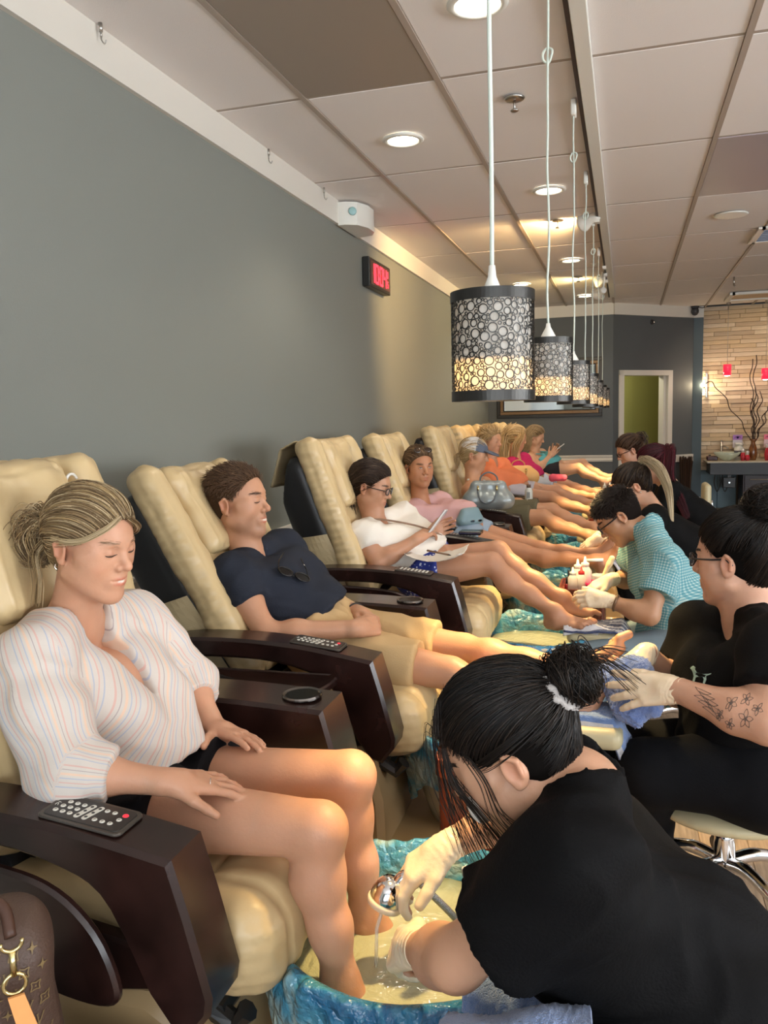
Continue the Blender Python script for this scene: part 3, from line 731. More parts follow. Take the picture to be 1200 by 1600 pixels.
btn = G().lathe((0, 0, 0), [(0, .0012), (.0045, .0012), (.0055, 0)], 12).mesh('button'); btn.materials.append(M_btn)
btnr = btn.copy(); btnr.materials.clear(); btnr.materials.append(M_btnr)
long_ = plate(rrect(0, 0, .0055, .026, .005), 0, .0008, .0005).mesh('button_strip'); long_.materials.append(M_btn)
ring3 = G()
for k in (-1, 0, 1): ring3.lathe((0, k*.017, .0009), [(0, .0004), (.0035, .0003)], 10)
ring3 = ring3.mesh('button_marks'); ring3.materials.append(mat('button_dark', (.03, .03, .03), .5))
tick = G().box((0, 0, .0014), (.0022, .0006, .0002), R=Matrix.Rotation(.7, 3, 'Z')).mesh('mark'); tick.materials.append(MATS['button_dark'])
glyph = G().tube([(-.004, .003, .001), (.002, .003, .001), (.003, 0, .001), (-.004, -.003, .001)], .0006, 5).tube([(.006, .003, .001), (.008, 0, .001), (.006, -.003, .001)], .0006, 5).mesh('logo_mark'); glyph.materials.append(M_btn)
def put(name, me, parent, loc=(0, 0, 0), rot=(0, 0, 0), sc=None, kind=None, label=None):
    o = bpy.data.objects.new(name, me); COL.objects.link(o); o.parent = parent; o.location = loc; o.rotation_euler = rot
    if sc: o.scale = sc
    if kind: o['kind'] = kind
    if label: o['label'] = label
    return o
CY = [1.44, 2.50, 3.62, 4.65, 5.8, 6.9, 8.0, 9.2]
REC = [15, 30, 20, 22, 17, 20, 22, 22]
TRAY = [0, 1, 0, 0, 1, 0, 0, 0]
who = ['cream pedicure chair nearest the camera, holding the woman in striped blouse', 'cream pedicure chair holding the smiling man, its side tray raised', 'cream pedicure chair holding the woman with glasses and white shirt',
       'cream pedicure chair behind the woman in the pink tee', 'cream pedicure chair holding the woman in the grey cap', 'cream pedicure chair behind the woman in the orange top',
       'cream pedicure chair behind the woman in magenta', 'cream pedicure chair at the far end holding the woman in teal']
for i, (y, rec, tu, lb) in enumerate(zip(CY, REC, TRAY, who)):
    t = thing('pedicure_chair', lb, 'pedicure chair', (-1.0, y, 0), group='pedicure chairs along the grey wall')
    put('seat_cushion', seat_me, t)
    ra = -math.radians(rec)
    for nm in ('back_cushion', 'head_pillow', 'lumbar_pad', 'back_shell', 'side_flap'): put(nm, back_me[nm], t, (-.105, 0, .63), (0, ra, 0))
    put('control_arm', arm_me, t); put('cup_arm', far_me, t); put('cup_ring', cup_ring, t); put('cup_well', cup_in, t)
    put('side_skirt', skirt_me, t); put('spa_base', body_me, t); put('tub_platform', plat_me, t); put('basin', bowl_me, t); put('seat_slide', foot_me, t)
    put('side_tray', tray_up if tu else tray_down, t)
    z0 = .7835; slope = math.atan2(.018, .2)
    rp = put('remote_frame', rim_me, t, (0, 0, z0+.004), (0, slope*.85, 0)); rp.scale = (.86, .9, 1); rp.location = (.014, -.034, .7962); rp.rotation_euler = (0, .118, 0)
    pp = put('remote_panel', pan_me, t, rp.location, rp.rotation_euler, (.86, .9, 1))
    zb = .0052
    if i < 2:
        cols_ = [.092, .108, .124]
        for cx in cols_:
            for r in (-1, 0, 1): b = put('button', btn, pp, (cx+.004*r, -.345+r*.017, zb)); put('mark', tick, pp, (cx+.004*r, -.345+r*.017, zb))
        for cx in (.142, .160): put('button_strip', long_, pp, (cx, -.345, zb), (0, 0, -.22)); put('button_marks', ring3, pp, (cx, -.345, zb), (0, 0, -.22))
        for cx, r in ((.18, 1), (.197, 1), (.176, -1), (.193, -1), (.21, -1), (.218, 0)): put('button', btn, pp, (cx, -.345+r*.017, zb)); put('mark', tick, pp, (cx, -.345+r*.017, zb))
        put('button', btnr, pp, (.221, -.328, zb), sc=(1.15, 1.15, 1), label='red power button')
        put('logo_mark', glyph, pp, (.079, -.345, zb), (0, 0, PI/2))
    elif i < 5:
        g = G()
        for cx in np.linspace(.09, .22, 8):
            for r in (-1, 0, 1): g.lathe((cx, -.345+r*.017, zb), [(0, .0012), (.0048, .0012), (.0058, 0)], 8)
        g.obj('buttons', M_btn, pp, kind='stuff')
# sticker on the folded tray of the near chair
root = [o for o in bpy.data.objects if o.name == 'pedicure_chair'][0]
hk = px_(112, 754, -1.235)-np.array(root.location); g = G().tube([hk+np.array([0, .020*math.cos(a), .020*math.sin(a)]) for a in np.linspace(.4, 3.3, 12)], .0035, 6); ht = g.obj('hook_tag', M_wplast, root, True); ht['label'] = 'small white hook tag'
o = fobj(Fld().ball((0, 0, 0), .008), .003, 'dot', mat('tag_red', (.6, .04, .03), .5), ht); o.location = tuple(hk+np.array([.003, -.010, -.008]))
st_ = G().box((-.045, -.43, .678), (.045, .001, .0095)).obj('warning_sticker', mat('sticker_white', lin(196, 200, 188), .5), root)
G().lathe((0, 0, 0), [(0, .0006), (.0075, .0006)], 16, R=Matrix.Rotation(PI/2, 3, 'X')).obj('symbol', mat('sticker_lime', lin(180, 195, 60), .5), st_, loc=(-.012, -.4312, .678))
g = G()
for r, zz in enumerate((.683, .6795, .6745)):
    x = -.085
    while x < -.028:
        w = random.uniform(.002, .006); g.box((x+w/2, -.4313, zz), (w/2, .0002, .0011)); x += w+.0018
g.obj('print', mat('sticker_ink', (.03, .03, .03), .6), st_, kind='stuff')

# ------------------------------------------------------------------ basin liners and water
m = bpy.data.materials.new('blue_liner_film'); m.use_nodes = True; nt = m.node_tree; b = nt.nodes['Principled BSDF']; L = nt.links
b.inputs['Roughness'].default_value = .14; b.inputs['Specular IOR Level'].default_value = .8
tc = nt.nodes.new('ShaderNodeTexCoord'); n1 = nt.nodes.new('ShaderNodeTexNoise'); n1.inputs['Scale'].default_value = 7; n1.inputs['Detail'].default_value = 3; n1.inputs['Distortion'].default_value = 1.2
L.new(tc.outputs['Object'], n1.inputs['Vector'])
cr = nt.nodes.new('ShaderNodeValToRGB'); cr.color_ramp.elements[0].position = .36; cr.color_ramp.elements[0].color = (.015, .16, .36, 1)
cr.color_ramp.elements[1].position = .66; cr.color_ramp.elements[1].color = (.42, .55, .52, 1)
e = cr.color_ramp.elements.new(.5); e.color = (.07, .33, .50, 1)
L.new(n1.outputs['Fac'], cr.inputs[0]); L.new(cr.outputs[0], b.inputs['Base Color'])
n2 = nt.nodes.new('ShaderNodeTexVoronoi'); n2.feature = 'DISTANCE_TO_EDGE'; n2.inputs['Scale'].default_value = 16; n2.inputs['Randomness'].default_value = 1
n3 = nt.nodes.new('ShaderNodeTexNoise'); n3.inputs['Scale'].default_value = 8; n3.inputs['Detail'].default_value = 6
va = nt.nodes.new('ShaderNodeVectorMath'); va.operation = 'MULTIPLY_ADD'; va.inputs[1].default_value = (.25, .25, .25); L.new(n3.outputs['Color'], va.inputs[0]); L.new(tc.outputs['Object'], va.inputs[2]); L.new(tc.outputs['Object'], n3.inputs['Vector'])
L.new(va.outputs[0], n2.inputs['Vector'])
bp = nt.nodes.new('ShaderNodeBump'); bp.inputs['Strength'].default_value = 1; bp.inputs['Distance'].default_value = .02; L.new(n2.outputs['Distance'], bp.inputs['Height'])
bp2 = nt.nodes.new('ShaderNodeBump'); bp2.inputs['Strength'].default_value = .7; bp2.inputs['Distance'].default_value = .01; L.new(n3.outputs['Fac'], bp2.inputs['Height']); L.new(bp.outputs[0], bp2.inputs['Normal'])
L.new(bp2.outputs[0], b.inputs['Normal'])
b.inputs['Alpha'].default_value = .88; M_liner = m
M_water = mat('milky_water', lin(176, 180, 152), .06, bump=.0, spec=.7, var=.08, vscale=10)
nt = M_water.node_tree; n = nt.nodes.new('ShaderNodeTexNoise'); n.inputs['Scale'].default_value = 26; n.inputs['Detail'].default_value = 3; n.inputs['Distortion'].default_value = .8
t0 = nt.nodes.new('ShaderNodeTexCoord'); nt.links.new(t0.outputs['Object'], n.inputs['Vector'])
bp = nt.nodes.new('ShaderNodeBump'); bp.inputs['Strength'].default_value = .55; bp.inputs['Distance'].default_value = .012; nt.links.new(n.outputs['Fac'], bp.inputs['Height']); nt.links.new(bp.outputs[0], nt.nodes['Principled BSDF'].inputs['Normal'])
def liner_mesh(seed, nu, nv, sk=0.0):
    r = np.random.default_rng(seed)
    U = np.linspace(0, 2*PI, nu, endpoint=False)
    # profile: bottom inside -> rim -> outside drape
    pr = catmull([(.10, .235, 0), (.20, .25, 0), (.236, .34, 0), (.252, .43, 0), (.272, .462, 0), (.298, .455, 0), (.305, .40, 0), (.292, .33, 0), (.285, .27, 0)], 8)
    pr = np.array(pr)[:, :2]; S = np.linspace(0, len(pr)-1, nv); R0 = np.interp(S, np.arange(len(pr)), pr[:, 0]); Z0 = np.interp(S, np.arange(len(pr)), pr[:, 1])
    s = np.linspace(0, 1, nv)
    A, Sg = np.meshgrid(U, s, indexing='ij'); R = np.tile(R0, (nu, 1)); Z = np.tile(Z0, (nu, 1))
    N = np.zeros_like(A)
    for k in range(26):
        f = r.integers(4, 46); ph = r.random()*6.28; g_ = r.normal()*8; amp = .8/(1+f*.04)
        N += amp*(1-2*np.abs(np.sin((A*f)/2+ph+Sg*g_)))
    N /= 6
    out = np.clip((Sg-.42)/.3, 0, 1)
    R = R+N*(.004+.014*out)
    Z = Z+(N*.006)-out**2*(.03*np.sin(A*3+seed)+.02*np.sin(A*7+seed*2))*1.3
    X = R*np.cos(A); Y = R*np.sin(A)
    V = np.stack([X, Y, Z], -1).reshape(-1, 3)
    I = np.arange(nu)[:, None]; J = np.arange(nv-1)[None, :]
    a = (I*nv+J).ravel(); b_ = (((I+1) % nu)*nv+J).ravel()
    return V, np.stack([a, b_, b_+1, a+1], 1)
lbl = ['the striped-blouse woman', 'the smiling man', 'the woman with glasses', 'the woman in the pink tee', 'the woman in the grey cap', 'the woman in the orange top', 'the woman in magenta', 'the woman in teal']
for i, y in enumerate(CY):
    V, Q = liner_mesh(i+3, 300 if i < 3 else 120, 56 if i < 3 else 28)
    o = link('basin_liner', np_mesh(V, Q, 'basin_liner'), M_liner); o.location = (-1+TUBX, y+TUBY, 0)
    tag(o, 'crinkled blue plastic liner over the foot basin of '+lbl[i], 'liner', 'plastic liners in the foot basins')
    g = G().lathe((0, 0, 0), [(.243, -.004), (.243, 0), (.18, .0005), (.1, .0005), (0, .0005)], 40); w = g.obj('bath_water', M_water, None, True, loc=(-1+TUBX, y+TUBY, .385))
    tag(w, 'cloudy foot bath water in the basin of '+lbl[i], 'water', 'water in the foot basins')
# ------------------------------------------------------------------ people
def frame(fwd, upv):
    """columns: forward, left, up"""
    f = uv(fwd); l = uv(np.cross(upv, f)); u = np.cross(f, l); return np.stack([f, l, u], 1)
M_skin = {}
def skin_mat(name, sss=.12):
    return mat(name, (.6, .4, .3), .46, bump=.12, bscale=160, attr=True, sss=sss, spec=.38, var=.05, vscale=14)
def head_prims(f, c, R, s, jaw=1.0, smile=0, nose=1.0, ears=True):
    T = lambda x, y, z: c+R@(np.array([x, y, z])*s)
    f.ell(T(-.018, 0, .042), np.array([.098, .077, .088])*s, R, .02)
    f.ell(T(.032, 0, .030), np.array([.062, .062, .070])*s, R, .03)
    f.ell(T(.034, 0, -.035), np.array([.055, .055*jaw, .075])*s, R, .03)
    for q in (-1, 1):
        f.cap(T(-.004, q*.056*jaw, -.052), T(.060, q*.018, -.096), .020*s, .017*s, .03)
        f.ball(T(.030, q*.044*jaw, -.050), .027*s, .03)
        f.ball(T(.052, q*.040, -.022+.003*smile), (.026+.002*smile)*s, .022)
        f.cap(T(.060, q*.050, .008), T(.035, q*.062, -.004), .012*s, .012*s, .02)
    f.ball(T(.073, 0, -.098), .019*s, .02)
    f.cap(T(.086, -.026, .028), T(.086, .026, .028), .0085*s, None, .018)
    for q in (-1, 1):
        f.ball(T(.101, q*.031, .009), .0135*s, .012, sub=True)
        f.ball(T(.0765, q*.031, .010), .0150*s, .004)      # lid over the eyeball
    f.cap(T(.086, 0, .018), T(.108*nose, 0, -.017), .0075*s, .0100*s, .012)
    f.ball(T(.111*nose, 0, -.022), .0105*s, .006)
    for q in (-1, 1):
        f.ball(T(.098, q*.0125, -.027), .0080*s, .006)
        f.ball(T(.103, q*.0065, -.034), .0032*s, .003, sub=True)
    # mouth
    f.ell(T(.080, 0, -.058), np.array([.018, .028, .022])*s, R, .015)
    w = .021+.004*smile
    for q in (-1, 1):
        f.cap(T(.0965, q*.004, -.0525), T(.085, q*w, -.058+.006*smile), .0045*s, .0025*s, .004)
        f.cap(T(.0945, q*.003, -.0655), T(.084, q*w*.9, -.060+.005*smile), .0058*s, .003*s, .004)
        f.cap(T(.1035, 0, -.0595), T(.088, q*(w+.002), -.0590+.006*smile), .0018*s+(.0012*s if smile else 0), .0016*s, .003, sub=True)
    if ears:
        for q in (-1, 1):
            Re = R@np.array([[math.cos(.25*q), -math.sin(.25*q), 0], [math.sin(.25*q), math.cos(.25*q), 0], [0, 0, 1]])
            f.ell(T(-.012, q*.080, .000), np.array([.0190, .0070, .032])*s, Re, .006)
            f.ell(T(-.008, q*.0885, .004), np.array([.0095, .006, .017])*s, Re, .004, sub=True)
            f.cap(T(-.020, q*.086, -.012), T(-.024, q*.0875, .014), .0035*s, .004*s, .004)
            f.cap(T(-.024, q*.0875, .014), T(-.008, q*.086, .027), .004*s, .0035*s, .004)
            f.ball(T(-.006, q*.081, -.024), .0068*s, .006)
def hand_prims(f, w, d, nrm, side, s=1.0, curl=(.35, .35, .4, .45), thumb=(.5, .35), spread=.10, infl=0.0, splay=None):
    """w wrist, d direction wrist->knuckles, nrm back of hand, side: vector towards the thumb"""
    d = uv(d); nrm = uv(nrm-d*(nrm@d)); sd = uv(np.cross(nrm, d)); sd = sd*(1 if sd@np.array(side) > 0 else -1)
    i_ = infl
    offs = (.030, .011, -.009, -.028); kl = (.088, .092, .087, .078)
    L3 = ((.041, .025, .019), (.045, .028, .020), (.041, .026, .019), (.033, .020, .017))
    pts = [w]
    f.cap(w-d*.01*s, w+d*.03*s, .025*s+i_, .027*s+i_, .012)
    for j in range(4):
        k0 = w+s*(d*.015+sd*offs[j]*.6); k1 = w+s*(d*kl[j]+sd*offs[j])
        f.cap(k0, k1, .0165*s+i_, .0112*s+i_, .012)
        sp = (spread*(1.5-j) if splay is None else splay[j])
        dd = uv(d*math.cos(sp)+sd*math.sin(sp)); p = k1; r = .0098 if j < 3 else .0086
        for n_, L_ in enumerate(L3[j]):
            c = curl[j]*(.8, 1.1, .8)[n_]
            ax = uv(np.cross(dd, nrm)) if n_ == 0 else ax
            # rotate dd towards the palm
            a = c; k = ax
            dn = dd*math.cos(a)+np.cross(k, dd)*math.sin(a)
            if (dn@nrm) > (dd@nrm) and a > 0: dn = dd*math.cos(a)-np.cross(k, dd)*math.sin(a)
            dd = uv(dn); q = p+dd*L_*s
            f.cap(p, q, r*s+i_, (r-.0010)*s+i_, .003); p = q; r -= .0010
        pts.append(p)
    t0 = w+s*(d*.022+sd*.020-nrm*.006); td = uv(d*math.cos(thumb[0]+.35)+sd*math.sin(thumb[0]+.35)-nrm*.15)
    t1 = t0+td*.040*s; f.cap(t0, t1, .0165*s+i_, .0125*s+i_, .010)
    td = uv(td*math.cos(thumb[1])+uv(d*.9-sd*.2-nrm*.35)*math.sin(thumb[1])); t2 = t1+td*.031*s; f.cap(t1, t2, .0115*s+i_, .0105*s+i_, .004)
    td = uv(td+.25*d-nrm*.1); t3 = t2+td*.024*s; f.cap(t2, t3, .0105*s+i_, .0085*s+i_, .003); pts.append(t3)
    return pts
def foot_prims(f, a, d, u, side, s=1.0, toe=.15):
    """a ankle centre, d towards toes, u out of the instep, side: towards the big toe"""
    d = uv(d); u = uv(u-d*(u@d)); sd = uv(np.cross(u, d)); sd = sd*(1 if sd@np.array(side) > 0 else -1)
    P = lambda x, y, z: a+s*(d*x+sd*y+u*z)
    f.cap(P(0, 0, .02), P(-.005, 0, -.01), .036*s, .036*s, .03)
    f.cap(P(-.035, 0, -.042), P(-.01, 0, -.045), .030*s, .028*s, .03)
    f.ball(P(0, .026, -.002), .014*s, .014); f.ball(P(-.005, -.027, -.008), .014*s, .014)
    f.cap(P(.01, 0, -.012), P(.10, .008, -.045), .036*s, .022*s, .03)
    f.cap(P(.0, -.012, -.050), P(.115, -.026, -.056), .022*s, .015*s, .02)
    f.cap(P(.03, .010, -.045), P(.128, .022, -.052), .022*s, .019*s, .02)
    f.cap(P(.118, -.026, -.056), P(.132, .022, -.052), .015*s, .018*s, .012)
    tt = ((.027, .128, .050, .0130), (.0085, .134, .040, .0090), (-.006, .130, .034, .0083), (-.0195, .123, .029, .0078), (-.032, .114, .024, .0075))
    tips = []
    for (y, x, L_, r) in tt:
        m = P(x+L_*.55, y*1.06, -.050+toe*L_+.004); e = P(x+L_, y*1.08, -.055+toe*L_*.8)
        f.cap(P(x-.01, y, -.054), m, r*s, r*s, .005); f.cap(m, e, r*s, r*.95*s, .003); tips.append(e)
    return tips
def torso(f, J, w=1.0, infl=0.0, bust=0.0, belly=0.0, k=.05, low=True):
    up = uv(J['nb']-(J['hiL']+J['hiR'])/2); l = uv(J['shL']-J['shR']); fr = uv(np.cross(l, up))
    pc = (J['hiL']+J['hiR'])/2; ch = (J['shL']+J['shR'])/2-up*.13*J.get('ts', 1)
    ts = J.get('ts', 1); wd = np.linalg.norm(J['shL']-J['shR'])/2
    hl = uv(J['hiL']-J['hiR'])
    if low:
        f.cap(pc+hl*.075*w, pc-hl*.075*w, .105*w*ts+infl, None, k)
    mid = pc*.5+ch*.5+fr*J.get('slump', 0.0)
    for q in (-1, 1):
        f.cap(pc+hl*q*.06*w+up*.03, mid+l*q*.05*w, .098*w*ts+infl, .090*w*ts+infl, k)
        f.cap(mid+l*q*.05*w, ch+l*q*.062*w, .090*w*ts+infl, .102*w*ts+infl, k)
        f.cap(ch+l*q*.07, J['shL' if q > 0 else 'shR']-l*q*.025-up*.02, .078*ts+infl, .056*ts+infl, k)
        f.cap(J['shL' if q > 0 else 'shR']-l*q*.01, J['nb']-up*.012+l*q*.02, .052*ts+infl, .042*ts+infl, .03)
        if bust: f.ell(ch+l*q*.07*ts+fr*(.06+.03*bust)*ts-up*.05, np.array([.062, .062, .065])*ts*(.7+.3*bust)+infl, None, .035)
    if belly: f.ell(mid*.55+pc*.45+fr*.05, np.array([.11, .13, .12])*(.8+.4*belly)*w+infl, frame(fr, up), .06)
    return up, l, fr, pc, ch, mid
COLB = {}
def person(name, label, J, skin, s=1.0, w=1.0, head=None, jaw=1.0, smile=0, nose=1.0, bust=0, belly=0, h=.007, hf=.003, hands=(), feet=(), blobs=(), limbw=1.0, armw=1.0, legs=True, group=None, fine=True, face=True):
    J = {k: np.array(v, float) if isinstance(v, (list, tuple, np.ndarray)) else v for k, v in J.items()}
    root = thing(name, label, 'person', ((J['hiL']+J['hiR'])/2)*[1, 1, 0]+[0, 0, J.get('base', .5)], group=group)
    c, R = J['hd'], head; f = Fld()
    up, l, fr, pc, ch, mid = torso(f, J, w, 0, bust, belly)
    head_prims(f, c, R, s, jaw, smile, nose)
    T = lambda x, y, z: c+R@(np.array([x, y, z])*s)
    f.cap(J['nb']-up*.03-fr*.005, T(-.022, 0, -.045), .058*s*J.get('nk', 1), .052*s*J.get('nk', 1), .03)
    f.cap(J['nb']+fr*.02, T(.012, 0, -.070), .040*s, .034*s, .025)
    fines = [(c-.125*s*1.15, c+.125*s*1.15)] if fine and face else []
    for q in 'LR':
        sh, el, wr = J['sh'+q], J['el'+q], J['wr'+q]; a = armw*s
        f.ball(sh, .054*a, .04)
        m1 = sh*.55+el*.45
        f.cap(sh, m1, .050*a, .046*a, .03); f.cap(m1, el, .046*a, .037*a, .03)
        m2 = el*.68+wr*.32
        f.cap(el, m2, .037*a, .040*a, .03); f.cap(m2, wr, .039*a, .0265*(.5*a+.5*s), .03)
        if legs:
            hi, kn, an = J['hi'+q], J['kn'+q], J['an'+q]; b = limbw*s
            f.cap(hi, kn, .092*b, .058*b, .04); kd = uv(kn-hi); sdn = uv(an-kn)
            f.ball(kn+.003*kd*b, .047*b, .015)
            back = uv(-(kd-sdn*(kd@sdn)))  # towards the calf
            if kd@sdn > .97: back = np.array([0, 0, -1.0])
            m3 = kn+(an-kn)*.30+back*.020*b
            f.cap(kn, m3, .053*b, .055*b, .02); f.cap(m3, kn+(an-kn)*.62+back*.008, .055*b, .042*b, .03); f.cap(kn+(an-kn)*.6, an, .042*b, .032*s, .03)
    tips = []
    for hd in hands:
        q = hd['q']; wr = J['wr'+q]; pts = hand_prims(f, wr, hd['d'], np.array(hd['n'], float), hd['side'], s*hd.get('s', 1), **{k: hd[k] for k in ('curl', 'thumb', 'spread', 'splay') if k in hd})
        A = np.array(pts); tips.append(pts)
        if fine: fines.append((A.min(0)-.03, A.max(0)+.03))
    for ft in feet:
        q = ft['q']; an = J['an'+q]; pts = foot_prims(f, an, ft['d'], np.array(ft['u'], float), ft['side'], s*ft.get('s', 1), ft.get('toe', .15))
        A = np.array(pts+[an]); 
        if fine: fines.append((A.min(0)-.035, A.max(0)+.035))
    V, Q = mesh_field(f, h, fines, hf, rel=1)
    col = np.tile(np.array(skin, float), (len(V), 1))
    L = (V-c)@R/s
    def blob(cc, r, colr, sharp=.5, sym=True, amt=1.0):
        nonlocal col
        for q in ((1, -1) if sym else (1,)):
            C = np.array([cc[0], cc[1]*q, cc[2]]); d = np.linalg.norm((L-C)/np.array(r), axis=1)
            wt = np.clip((1-d)/max(1-sharp, .02), 0, 1)[:, None]*amt; col = col*(1-wt)+np.array(colr)*wt
    sk = np.array(skin)
    blob((.06, .045, -.025), (.03, .024, .024), sk*[1.05, .80, .78], 0, amt=.55)
    blob((.11, 0, -.022), (.014, .018, .014), sk*[1.03, .82, .8], 0, False, .5)
    blob((-.012, .085, 0), (.025, .02, .035), sk*[1.02, .75, .7], .2, amt=.6)
    if face:
        blob((.097, .0, -.053), (.016, .026+.003*smile, .0052), sk*[.85, .5, .5], .4, False, .85)
        blob((.095, .0, -.0655), (.016, .024+.003*smile, .0065), sk*[.88, .52, .52], .4, False, .85)
    if smile: blob((.098, 0, -.0590), (.012, .0195*(.5+.5*smile), .0034+.0008*smile), (.75, .70, .62), .6, False, .95)
    for bb in blobs: blob(*bb)
    me = np_mesh(V, Q, 'body', col); body = link('body', me, skin_mat('skin'), root); local(body, root)
    return root, J, dict(up=up, l=l, fr=fr, pc=pc, ch=ch, mid=mid, T=T, R=R, c=c, s=s, tips=tips)
def garment(root, name, f, m, h=.007, fn=None, label=None, rel=1, cols=None):
    V, Q = mesh_field(f, h, rel=rel)
    if fn is not None: V = V+vnormals(V, Q)*fn(V)[:, None]
    o = link(name, np_mesh(V, Q, name, cols(V) if cols else None), m, root); local(o, root)
    if label: o['label'] = label
    return o
def vneck(tf, nb, fr, up, l, wid=.055, depth=.12, tip=.006, back=.03, tilt=0.0):
    for k in np.arange(-.03, .22, .022):
        tf.cap(nb+up*(.06 if k > -.02 else back)+fr*k, nb-up*depth+fr*(k+tilt), wid, tip, .004, sub=True)
    tf.cap(nb+up*.09, nb+up*.012, wid*1.12, wid*1.05, .008, sub=True)
def sleeve(sh, el, t0, r0, r1, flat=True, out=None):
    """short or long sleeve from shoulder to fraction t0 of the upper arm"""
    f = Fld(); e = sh+(el-sh)*(t0+.12); f.cap(sh, e, r0, r1, .03); d = uv(el-sh); p = sh+(el-sh)*t0
    f.cut(p, d); return f
def folds(freq, amp, dirs, seed=0, thr=0):
    def fn(V):
        s = np.zeros(len(V))
        for i, d in enumerate(dirs):
            ph = 1.6*noise3(V, 2.2+i, seed+i); s += 1.5*(.45-np.abs(np.sin(PI*freq*(1+.3*i)*(V@uv(d))+ph*1.5)))*np.clip(.45+.8*noise3(V, 3, seed+9+i), 0, 1.2)
        return amp*(s/len(dirs)+.3)+amp*.7*noise3(V, 6, seed+5)
    return fn
# ---- hair
def strands(paths, rad, cols, name, parent, m, sides=3, taper=.35, kind=None):
    P = np.asarray(paths, float); N, M, _ = P.shape
    T = np.gradient(P, axis=1); T /= np.linalg.norm(T, axis=2)[..., None]+1e-9
    ref = np.tile(np.array([.13, .31, .94]), (N, M, 1)); U = np.cross(T, ref); U /= np.linalg.norm(U, axis=2)[..., None]+1e-9; W_ = np.cross(U, T)
    r = np.broadcast_to(np.asarray(rad, float).reshape(-1, 1), (N, M)).copy(); tt = np.linspace(0, 1, M); r *= (1-taper*np.abs(2*tt-1)**3)[None]
    V = np.stack([P+r[..., None]*(math.cos(2*PI*k/sides)*U+math.sin(2*PI*k/sides)*W_) for k in range(sides)], 2)
    idx = np.arange(N*M*sides).reshape(N, M, sides); Q = []
    for k in range(sides):
        k2 = (k+1) % sides; Q.append(np.stack([idx[:, :-1, k], idx[:, :-1, k2], idx[:, 1:, k2], idx[:, 1:, k]], -1).reshape(-1, 4))
    C = np.repeat(np.asarray(cols, float), M*sides, axis=0)
    o = link(name, np_mesh(V.reshape(-1, 3), np.concatenate(Q), name, C), m, parent); local(o, parent)
    if kind: o['kind'] = kind
    return o
def hair_mat(name, rough=.42, spec=.32): return mat(name, (.1, .1, .1), rough, attr=True, spec=spec, coat=.0)
def pick(pal, n, rng, jit=.15):
    pal = np.array(pal, float); return pal[rng.integers(0, len(pal), n)]*(1+jit*rng.normal(size=(n, 1)))
def hair_surf(D):
    P = D*ELLR; t1 = np.linalg.norm(P, axis=1); u = P/t1[:, None]
    c2 = np.array([-.028, 0, -.01]); r2 = np.array([.069, .063, .071]); o = (ELLC-c2)/r2; v = u/r2
    a = (v*v).sum(1); b = 2*(v@o); c = o@o-1; disc = b*b-4*a*c; t2 = np.where(disc > 0, (-b+np.sqrt(np.maximum(disc, 0)))/(2*a), 0)
    t = np.maximum(t1, t2); k = np.abs(t1-t2); t = t+np.maximum(.02-k, 0)**2/.08
    return u*t[:, None], u
ELLC = np.array([-.012, 0, .045]); ELLR = np.array([.107, .083, .094])
def cap_field(T, R, s, hl=.0106, infl=0.0, face_y=True, nape=-.055, temple=.0, full=False):
    """hair shell over the skull, kept behind a hairline plane"""
    f = Fld(); f.ell(T(*ELLC), (ELLR+infl)*s, R, .01); f.ell(T(-.028, 0, -.01), (np.array([.068, .062, .070])+infl)*s, R, .03)
    n = R@uv([.735, 0, -.676]); p = T(*(uv([.735, 0, -.676])*hl)); f.cut(p, n)
    f.cut(T(0, 0, nape), R@uv([.25, 0, -1]))
    for q in (-1, 1): f.ell(T(.004, q*.085, -.006), np.array([.026, .03, .030])*s, R, .006, sub=True)
    f.ell(T(.095, 0, -.002), np.array([.058, .095, .072])*s, R, .01, sub=True)
    return f
def pulled_hair(root, I, knot, pal, seed=0, N=900, rad=.0012, hl=.0106, infl=.004, lift=.006, M=14, name='hair', m=None, face=None):
    T, R, s = I['T'], I['R'], I['s']; rng = np.random.default_rng(seed); out = []
    kd = uv((np.array(knot)-ELLC)/ELLR); nh = uv([.735, 0, -.676])
    rads = []
    while len(out) < N:
        d = uv(rng.normal(size=3)); p = ELLC+ELLR*d
        if p@nh > hl or p@nh < hl-.16: continue
        if d[2] < 0: p = ELLC+hair_surf(d[None])[0][0]
        if p[2] < -.078 or (p[2] < -.025 and p[0] > -.018): continue
        if abs(p[0]+.006) < .036 and abs(p[1]) > .05 and p[2] < .034: continue
        if p[2] > .0 and rng.random() > .35 and p@nh < hl-.035: continue
        om = math.acos(np.clip(d@kd, -1, 1))
        if om < .25: continue
        t = np.linspace(0, 1, M); a = rng.random(); wm = np.clip((om-1.0)/1.1, 0, 1)*(1 if d[2] > -.1 else .2)
        m_ = uv(uv(d+kd+1e-3)*(1-.75*wm)+np.array([0, 1.15*d[1], .85])*wm)
        D = ((1-t)**2)[:, None]*d+(2*t*(1-t))[:, None]*m_+(t**2)[:, None]*kd; D /= np.linalg.norm(D, axis=1)[:, None]
        off = infl+lift*rng.random()*np.sin(PI*t)**.7+.0012*np.sin(t*9+a*6)
        S_, U_ = hair_surf(D); X = ELLC+S_+U_*off[:, None]
        K = np.array(knot); X = X*(1-(t**6)[:, None])+K*(t**6)[:, None]
        out.append(X); rads.append(rad*(.6+.9*rng.random()))
    P = np.array(out); W_ = I['c']+(P*s)@R.T
    return strands(W_, np.array(rads)*s, np.clip(pick(pal, N, rng), 0, 1), name, root, m or hair_mat('hair_glossy'))
